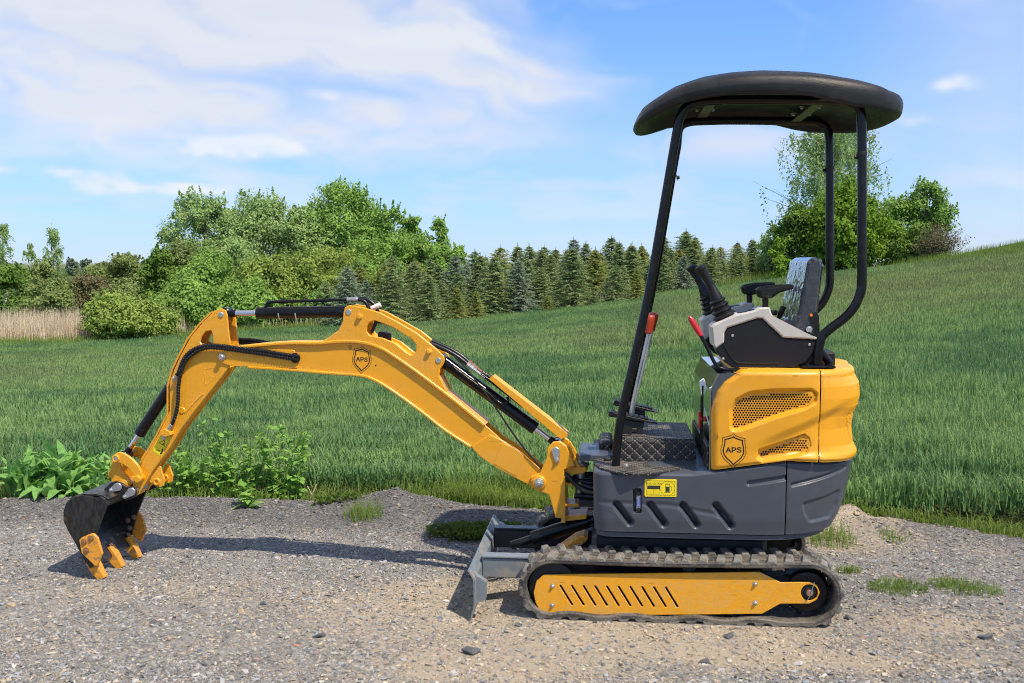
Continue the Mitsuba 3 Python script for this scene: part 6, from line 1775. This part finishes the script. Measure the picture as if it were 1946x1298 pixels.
part(key, 'crown', cards(C, nr / np.linalg.norm(nr, axis=1, keepdims=True), rng.uniform(0.05, 0.10, len(C))), 'leaf_twiggy', False)


# ---- the row of young spruces
def spruce_mesh(seed):
    """A spruce one metre high and about 0.6 wide: whorls of drooping sprays of narrow needle twigs, a bare leader on top."""
    r_ = np.random.default_rng(seed)
    wide_, taper = r_.uniform(0.27, 0.40), r_.uniform(0.55, 0.90)
    V = []
    whorls = 27
    for k in range(whorls):
        t = k / (whorls - 1)
        z = 0.03 + 0.88 * t ** 0.92
        L0 = wide_ * (1 - t) ** taper + 0.014
        nb = int(round(11 - 5 * t))
        a0 = r_.uniform(0, 6.28)
        for b in range(nb):
            az = a0 + b / nb * 2 * np.pi + r_.normal(0, 0.18)
            L = L0 * r_.uniform(0.60, 1.25)
            zz = z + r_.normal(0, 0.010)
            d = np.array([math.cos(az), math.sin(az), 0])
            side = np.array([-math.sin(az), math.cos(az), 0])
            rise = 0.30 * (t - 0.30)
            for j in range(6):
                s = (j + 0.6) / 6
                q = d * L * s + [0, 0, zz + L * (rise * s - 0.16 * s * s * (1 - t)) + 0.03 * L * s ** 3]
                tw = 0.085 * (1 - 0.55 * s) * (0.55 + 0.6 * (1 - t))
                for sg in (-1, 1):
                    e = q + (d * 0.75 + side * sg * r_.uniform(0.6, 1.1)) * tw * r_.uniform(0.8, 1.3) + [0, 0, r_.normal(0.0, 0.012) - 0.006]
                    wv = np.cross(e - q, [0, 0, 1.0])
                    wv = wv / (np.linalg.norm(wv) + 1e-9) * 0.0095
                    ph = r_.uniform(0, 3.1416)
                    wv = wv * math.cos(ph) + np.array([0, 0, 0.0095]) * math.sin(ph)
                    V.append([q - wv, q + wv, e])
            e = d * L * 1.06 + [0, 0, zz + L * (rise - 0.13 * (1 - t))]
            q = d * L * 0.45 + [0, 0, zz + L * rise * 0.45]
            V.append([q + side * 0.011, q - side * 0.011, e + [0, 0, 0.006]])
    for k in range(26):
        q = np.array([0, 0, 0.86 + 0.13 * k / 26])
        e = q + [r_.normal(0, 0.014), r_.normal(0, 0.014), 0.018]
        V.append([q + [0.003, 0, 0], q - [0.003, 0, 0], e])
    V = np.array(V).reshape(-1, 3)
    return V, np.arange(len(V)).reshape(-1, 3)


KINDS = []
stem = tube(np.array([[0, 0, -0.04], [0, 0, 0.5], [0.002, 0, 0.97]]), [0.018, 0.011, 0.0025], 7)
for i, m_ in enumerate(['spruce', 'spruce', 'spruce', 'blue', 'spruce', 'fresh', 'fresh']):
    k = f'spruce_kind_{i}'
    scene[k] = {'type': 'shapegroup', 'crown': ply(spruce_mesh(100 + i), 'leaf_' + m_, smooth=False), 'trunk': ply(stem, 'bark', smooth=True)}
    KINDS.append(k)
FRONT = [(-15.1815, 59.0242, 1.512), (-12.669, 59.254, 1.4507), (-10.5212, 59.4194, 0.9905), (-8.8002, 59.5215, 0.2234), (-7.6649, 59.6088, -0.022), (-6.6078, 59.8711, 2.1257), (-5.2274, 59.9813, 1.8802), (-3.5264, 59.967, -0.3902), (-2.0771, 60.3314, 2.6166), (-0.833, 60.2464, -0.022), (0.4433, 60.4778, 1.4507), (1.6698, 60.5806, 1.2973), (3.257, 60.7919, 2.1257), (4.4217, 60.8959, 2.0643), (5.9513, 61.062, 2.3711), (7.7308, 61.2001, 2.0029)]
FRONT_BASE = [(57, 660), (57, 742), (57.5, 812), (57.5, 868), (58, 905), (60, 940), (60.5, 985), (60, 1040), (61.5, 1088), (61.5, 1128), (63, 1170), (63.5, 1210), (65, 1262), (65.5, 1300), (67.5, 1350), (68.5, 1408)]
WHICH = [3, 0, 1, 5, 5, 2, 3, 6, 0, 4, 1, 5, 2, 3, 0, 4]
NAMES = ['blue-green spruce leftmost of the row, before the pale shrub', 'green spruce second from the left in the row', 'green spruce above the boom\'s rear hoses', 'small yellowish spruce at the foot of the left part of the row',
         'small yellowish spruce just right of the other yellowish one', 'tall green spruce above the boom cylinder', 'tall bluish spruce left of the small bright one', 'small bright yellow-green spruce at the foot of the row',
         'tallest dark spruce in the middle of the row', 'small silvery blue spruce right of the tallest dark spruce', 'green spruce left of the front canopy post', 'yellowish spruce behind the front canopy post',
         'tall green spruce right of the front canopy post', 'bluish spruce above the joysticks', 'tall green spruce right of the joysticks', 'last bluish spruce at the right end of the row']
n_sp = 0


def spruce(x, y, h, wide, kind, label, group=None):
    key = numbered('spruce_tree')
    labels[key] = {'label': label, 'category': 'tree'}
    if group:
        labels[key]['group'] = group
    scene[key] = {'type': 'instance', 'to_world': T().translate([x, y, float(terrain(x, y)) - 0.03]).rotate([0, 0, 1], float(rng.uniform(0, 360))).scale([h * wide, h * wide, h]), 'group': {'type': 'ref', 'id': KINDS[kind]}}


for (top, (dep, _), k, lab) in zip(FRONT, FRONT_BASE, WHICH, NAMES):
    s = dep / 60
    x, y, zt = 0 + top[0] * s, top[1] * s, 1.42 + (top[2] - 1.42) * s
    h = max(zt - float(terrain(x, y)), 1.2)
    spruce(x, y, h, 1.3 if h > 2.4 else 1.3, k, lab)
# the dense rows behind, told apart by nothing
for row, (dy, lo, hi) in enumerate(((0.3, 1.5, 2.9), (1.8, 2.3, 3.8), (3.6, 2.6, 4.0), (6.2, 3.0, 4.3), (9, 3.2, 4.6))):
    for x in np.arange(-17.5 + row * 0.4, 11.5, 1.35):
        xx = x + rng.normal(0, 0.25)
        yy = float(wheat_far_side(xx)) + 0.5 + dy + rng.normal(0, 0.3)
        h = rng.uniform(lo, hi) * (0.80 if xx > 7 else 1.0)
        spruce(xx, yy, h, rng.uniform(1.1, 1.4), int(rng.choice([0, 1, 2, 2, 3, 4, 5, 6])), 'young spruce standing in the dense rows behind the front spruces', 'young spruces in the rows behind')

# ---- far trees on the horizon at the left
for lab, top, w in [('small dark round tree far away on the horizon, left of two', [(-218.6546, 402.7945, 3.5677)][0], 5.2), ('small dark round tree far away on the horizon, right of two', [(-212.8613, 403.3025, 3.1381)][0], 4.4), ('low hedge-like tree far off on the horizon beside the olive shrub', [(-204.9205, 403.9781, 2.2791)][0], 7.0)]:
    broadleaf('distant_tree', lab, 'tree', top, w, 'distant', 700, 0.8, 12, 0.0, lump_r=0.28, ground=-4.0, trunk=False)

# ---- reeds, dry stalks, rough grass at the field's far side


def strands(x, y, z, h, w, lean, seg=3):
    """Upright stalks or blades at the given feet."""
    n = len(x)
    az = rng.uniform(0, 2 * np.pi, n)
    fac = rng.uniform(0, np.pi, n)
    V = []
    px, pz, ang = np.zeros(n), np.zeros(n), rng.normal(0, 0.10, n)
    bend = lean * rng.uniform(0.2, 1.0, n)
    for k in range(seg + 1):
        t = k / seg
        wk = w * (1 - t * 0.92) / 2
        cx, cy = x + px * np.cos(az), y + px * np.sin(az)
        V.append(np.stack([np.stack([cx - wk * np.cos(fac), cy - wk * np.sin(fac), z + pz], 1), np.stack([cx + wk * np.cos(fac), cy + wk * np.sin(fac), z + pz], 1)], 1))
        px, pz = px + h / seg * np.sin(ang), pz + h / seg * np.cos(ang)
        ang = ang + bend * (0.4 + t)
    V = np.stack(V, 1).reshape(n, -1, 3)
    f = np.array([[[2 * k, 2 * k + 1, 2 * k + 3], [2 * k, 2 * k + 3, 2 * k + 2]] for k in range(seg)]).reshape(-1, 3)
    return V.reshape(-1, 3), (f[None] + (np.arange(n) * V.shape[1])[:, None, None]).reshape(-1, 3)


def join(ms):
    V, F, b = [], [], 0
    for v, f in ms:
        V.append(v)
        F.append(f + b)
        b += len(v)
    return np.vstack(V), np.vstack(F)


def stuff(name, mesh, bsdf, label, category):
    key = numbered(name)
    scene[key] = ply(mesh, bsdf, smooth=False)
    labels[key] = {'label': label, 'category': category, 'kind': 'stuff'}


n = 9000
rx_, ry_ = rng.uniform(-32.5, -22.6, n), rng.uniform(0, 1, n)
ry_ = np.interp(rx_, [-32, -26.3, -22], [46.6, 49.8, 52.5]) + ry_ * 5.5
keep = rng.random(n) < smooth(-22.5, -24.6, rx_) * 0.95 + 0.05
rx_, ry_ = rx_[keep], ry_[keep]
h = rng.uniform(0.7, 1.75, len(rx_))
tops = strands(rx_, ry_, terrain(rx_, ry_), h, 0.035, 0.25, 2)
stuff('dry_reeds', tops, 'leaf_straw', 'pale straw-coloured dry reeds at the field\'s left far edge', 'reeds')
n = 3600
rx_ = rng.uniform(-23.5, 9.0, n)
ry_ = wheat_far_side(rx_) + rng.uniform(-1.8, 0.2, n)
keep = (rng.random(n) < np.interp(rx_, [-24, -15, -12, 2, 9], [0.25, 0.35, 0.2, 0.3, 0.8]))
rx_, ry_ = rx_[keep], ry_[keep]
stuff('dry_stalks', strands(rx_, ry_, terrain(rx_, ry_), rng.uniform(0.4, 0.9, len(rx_)), 0.03, 0.5, 2), 'leaf_straw', 'dry tan stalks at the foot of the thicket and the spruces', 'dry grass')
n = 9000
rx_ = np.concatenate([rng.uniform(7.0, 14.0, n // 3), rng.uniform(17.5, 29, n - n // 3)])
ry_ = np.where(rx_ < 15, wheat_far_side(rx_) - rng.uniform(0, 5, n), np.interp(rx_, [17, 21, 29], [67, 62, 60]) + rng.uniform(-4.5, 2, n))
stuff('bank_grass', strands(rx_, ry_, terrain(rx_, ry_) + 0.1, rng.uniform(0.3, 0.75, n), 0.035, 0.6, 2), 'leaf_grass', 'rough yellow-green grass on the bank below the right-hand grove', 'grass')
n = 5000
rx_ = rng.uniform(-33, -15, n)
ry_ = np.interp(rx_, [-33, -26.3, -22, -15], [45.8, 49.0, 53.5, 58.0]) + rng.uniform(-1.6, 0.6, n)
stuff('margin_grass', strands(rx_, ry_, terrain(rx_, ry_) + 0.05, rng.uniform(0.25, 0.55, n), 0.04, 0.6, 2), 'leaf_grass', 'green grass strip between the wheat and the reeds', 'grass')

# ---- the verge between gravel and wheat
n = 15000
vx = np.concatenate([rng.uniform(-0.95, 0.05, 7000), rng.uniform(0.95, 2.7, 5200), rng.uniform(-3.9, -0.9, 2800)])
e_ = road_edge(vx)
vy = np.concatenate([e_[:7000] + rng.uniform(0.03, 0.46, 7000), e_[7000:12200] + rng.uniform(-0.02, 0.30, 5200), e_[12200:] + rng.uniform(0.02, 0.30, 2800)])
vz = np.maximum(road_z(vx, vy), terrain(vx, vy) - 0.05 * (vy < 6.2))
vh = np.concatenate([rng.uniform(0.06, 0.22, 7000), rng.uniform(0.04, 0.13, 5200), rng.uniform(0.05, 0.16, 2800)])
vk = (meshkit.fbm(np.stack([vx * 5, vy * 5, 0 * vx], -1), 3, 3) > 0.44) | (rng.random(n) < 0.35)
vx, vy, vz, vh = vx[vk], vy[vk], vz[vk], (vh * (0.6 + 0.8 * meshkit.noise(np.stack([vx * 4, vy * 4, 0 * vx], -1), 8)))[vk]
stuff('verge_grass', strands(vx, vy, vz, vh, 0.006, 1.3, 4), 'leaf_grass', 'short fresh grass along the edge of the gravel track', 'grass')


def flat_cover(n, cx, cy, rx, ry, hi):
    a, r = rng.uniform(0, 2 * np.pi, n), np.sqrt(rng.random(n)) * rng.uniform(0.7, 1.1, n)
    x, y = cx + rx * r * np.cos(a), cy + ry * r * np.sin(a)
    z = road_z(x, y) + rng.uniform(0.002, hi, n)
    nr = rng.normal(size=(n, 3)) * 0.7 + [0, 0, 0.7]
    nr /= np.linalg.norm(nr, axis=1, keepdims=True)
    return cards(np.stack([x, y, z], 1), nr, rng.uniform(0.008, 0.017, n), 1.9)


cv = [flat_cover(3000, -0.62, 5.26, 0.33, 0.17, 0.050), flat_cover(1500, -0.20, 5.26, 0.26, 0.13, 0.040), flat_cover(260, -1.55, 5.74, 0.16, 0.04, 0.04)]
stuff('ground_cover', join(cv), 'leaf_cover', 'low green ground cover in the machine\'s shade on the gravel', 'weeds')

TUFTS = [([(1.2669, 4.5141)][0], .105, 260, 'round bright grass tuft on the gravel right of the track'), ([(1.5649, 4.506)][0], .115, 190, 'wide flat grass patch right of the round tuft'), ([(1.4959, 4.5794)][0], .07, 80, 'tiny grass patch between the round tuft and the wide patch'),
         ([(1.1127, 4.7606)][0], .05, 70, 'small yellowish grass tuft just right of the rear track'), ([(1.475, 5.3369)][0], .07, 60, 'low weed tuft at the foot of the sandy mound'), ([(1.1301, 5.2648)][0], .11, 150, 'thin grass on sand behind the counterweight'),
         ([(-1.3538, 5.5444)][0], .09, 150, 'long-bladed grass tuft beside the dark gravel heap')]
for (x, y), r, n, lab in TUFTS:
    n = int(n * 2.2)
    a, q = rng.uniform(0, 2 * np.pi, n), rng.random(n) ** 0.7 * r
    xx, yy = x + q * np.cos(a) * 1.25, y + q * np.sin(a)
    big = 'long-bladed' in lab or 'thin grass' in lab
    key = thing('grass_tuft', lab, 'grass')
    scene[key] = ply(strands(xx, yy, road_z(xx, yy), rng.uniform(0.02, 0.14 if big else 0.05, n), 0.0035, 1.7, 3), 'leaf_grass', smooth=False)


# ---- weeds at the verge: every large leaf a part
def leaf_mesh(lobed, fold=0.25, curve=0.9, w=0.22):
    """A leaf one unit long along +x, folded along its midrib and arched downwards."""
    m = 9
    t = np.linspace(0, 1, m)
    wid = w * np.sin(np.pi * np.clip(t * 0.94 + 0.06, 0, 1)) ** 0.8 * (1 - 0.25 * t)
    if lobed:
        wid = wid * (0.75 + 0.45 * np.abs(np.sin(t * 11.0))) * 1.25
    ang = 0.5 - curve * t * 1.6
    x = np.concatenate([[0], np.cumsum(np.cos(ang[:-1]))]) / (m - 1)
    z = np.concatenate([[0], np.cumsum(np.sin(ang[:-1]))]) / (m - 1)
    wob = 0.02 * np.sin(t * 17)
    V = np.concatenate([np.stack([x, -wid, z + fold * wid + wob], 1), np.stack([x, 0 * wid, z], 1), np.stack([x, wid, z + fold * wid - wob], 1)])
    F = []
    for k in range(m - 1):
        for s in (0, m):
            F += [[s + k, s + k + 1, s + m + k + 1], [s + k, s + m + k + 1, s + m + k]]
    return V, np.array(F)


LEAVES = {'dock': [ply(leaf_mesh(False, 0.3, c, w), 'leaf_dock', smooth=True) for c, w in ((0.8, 0.12), (1.15, 0.15), (0.5, 0.10))],
          'weed': [ply(leaf_mesh(True, 0.2, c, w), 'leaf_weed', smooth=True) for c, w in ((0.8, 0.20), (1.1, 0.25), (0.5, 0.18))]}


def put_leaf(key, kind, p, az, pitch, size):
    k = numbered(key + '__leaf')
    d = LEAVES[kind][int(rng.integers(0, 3))]
    scene[k] = {**d, 'to_world': T().translate([float(q) for q in p]).rotate([0, 0, 1], math.degrees(az)).rotate([0, 1, 0], -math.degrees(pitch)).rotate([1, 0, 0], float(rng.normal(0, 18))).scale(float(size))}


def dock(x, y, n, size, lab, group):
    n, size = int(n * 1.9), size * 0.80
    key = thing('dock_plant', lab, 'weed', group)
    z = float(np.maximum(road_z(x, y), terrain(x, y) - 0.05))
    for i in range(n):
        put_leaf(key, 'dock', (x + rng.normal(0, 0.05), y + rng.normal(0, 0.04), z + 0.10 * rng.random() - 0.01), rng.uniform(0, 2 * np.pi), rng.uniform(0.1, 1.25), size * rng.uniform(0.55, 1.15))


def leafy(x, y, n, h, lab, group, stems=4):
    n = int(n * 3.0)
    key = thing('leafy_weed', lab, 'weed', group)
    z = float(np.maximum(road_z(x, y), terrain(x, y) - 0.05))
    ms, tips = [], []
    for s in range(stems):
        a, ln = rng.uniform(0, 2 * np.pi), rng.uniform(0.10, 0.45)
        hh = h * rng.uniform(0.6, 1.0)
        p = spline(np.array([[x, y, z - 0.02], [x + 0.4 * ln * hh * math.cos(a), y + 0.4 * ln * hh * math.sin(a), z + hh * 0.5], [x + ln * hh * math.cos(a), y + ln * hh * math.sin(a), z + hh]]), 6)
        ms.append(tube(p, np.linspace(0.0055, 0.002, len(p)), 6))
        tips.append(p)
    part(key, 'stem', cat(ms), 'leaf_weed', True)
    for i in range(n):
        p = tips[i % stems]
        t = rng.uniform(0.12, 1.0)
        put_leaf(key, 'weed', p[int(t * (len(p) - 1))], rng.uniform(0, 2 * np.pi), rng.uniform(-0.2, 0.9), rng.uniform(0.05, 0.115) * (1.15 - 0.50 * t))


for px_, n, sz, lab in [([(-3.5666, 5.8163)][0], 26, 0.34, 'dark green dock at the left edge of the photo by the gravel'), ([(-3.3768, 5.8763)][0], 28, 0.36, 'tall dock with upright leaves left of the bucket'), ([(-3.6201, 6.1507)][0], 24, 0.40, 'tall dock behind the two front docks at the far left'),
                        ([(-3.1939, 5.8792)][0], 18, 0.24, 'pale drooping dock on the gravel edge behind the bucket'), ([(-3.2143, 6.1117)][0], 24, 0.34, 'dock just behind the bucket cylinder rod'), ([(-3.0278, 5.9806)][0], 12, 0.26, 'dock partly hidden behind the bucket links'), ([(-3.4771, 6.2748)][0], 24, 0.42, 'tallest dock of the left clump, furthest from the gravel')]:
    dock(px_[0], px_[1] + 0.12, n, sz, lab, 'docks beside the bucket')
for px_, n, h, lab in [([(-2.5812, 5.8804)][0], 30, 0.34, 'leafy weed just right of the dipper arm tip'), ([(-2.4754, 5.9181)][0], 34, 0.42, 'bushy leafy weed in the middle of the right clump'), ([(-2.3269, 6.046)][0], 40, 0.60, 'tallest leafy weed with a rising flower stem'),
                       ([(-2.3028, 5.8377)][0], 32, 0.30, 'low leafy weed leaning over the gravel edge'), ([(-2.1807, 5.9737)][0], 30, 0.40, 'leafy weed between the tallest one and the rightmost one'), ([(-2.0195, 6.0029)][0], 40, 0.52, 'upright leafy weed left of the last one'),
                       ([(-1.913, 5.9987)][0], 36, 0.50, 'last leafy weed at the right end of the clump'), ([(-2.0515, 5.5641)][0], 14, 0.13, 'small leafy weed out on the gravel'), ([(-2.7283, 5.951)][0], 22, 0.30, 'leafy weed half hidden behind the dipper arm')]:
    leafy(px_[0], px_[1] + 0.10, n, h, lab, 'leafy weeds at the gravel edge', 3 if h < 0.35 else 5)
for px_, n, h, lab in [([(-3.7003, 5.947)][0], 30, 0.34, 'leafy weed at the very left edge behind the docks'), ([(-3.4807, 5.8524)][0], 26, 0.26, 'leafy weed between the first two docks'), ([(-3.3346, 5.9519)][0], 30, 0.36, 'leafy weed among the docks left of the bucket'), ([(-3.1667, 5.9676)][0], 26, 0.30, 'leafy weed above the back of the bucket'), ([(-3.1687, 6.1928)][0], 24, 0.36, 'leafy weed behind the bucket cylinder')]:
    leafy(px_[0], px_[1] + 0.16, n, h, lab, 'leafy weeds among the docks', 5)
for p0, p1, lab in [([(-1.5005, 6.1523)][0], (0.20, 0.05, 0.10), 'pale dry twig in the grass left of the dark gravel heap'), ([(-0.4199, 6.11)][0], (0.03, 0.02, 0.12), 'forked pale twig in the grass by the swing post'), ([(-1.8264, 5.9508)][0], (0.06, 0.0, 0.13), 'dry stem leaning beside the last leafy weed')]:
    key = thing('dry_twig', lab, 'twig')
    z = float(road_z(p0[0], p0[1] + 0.1)) + 0.02
    a = np.array([p0[0], p0[1] + 0.1, z])
    b = a + p1
    scene[key] = ply(cat([tube(spline(np.array([a, (a + b) / 2 + [0.01, 0, 0.01], b]), 4), 0.004, 6), tube(np.array([(a + b) / 2, (a + b) / 2 + [-0.03, 0.01, 0.05]]), 0.003, 5)]), 'leaf_straw', smooth=True)
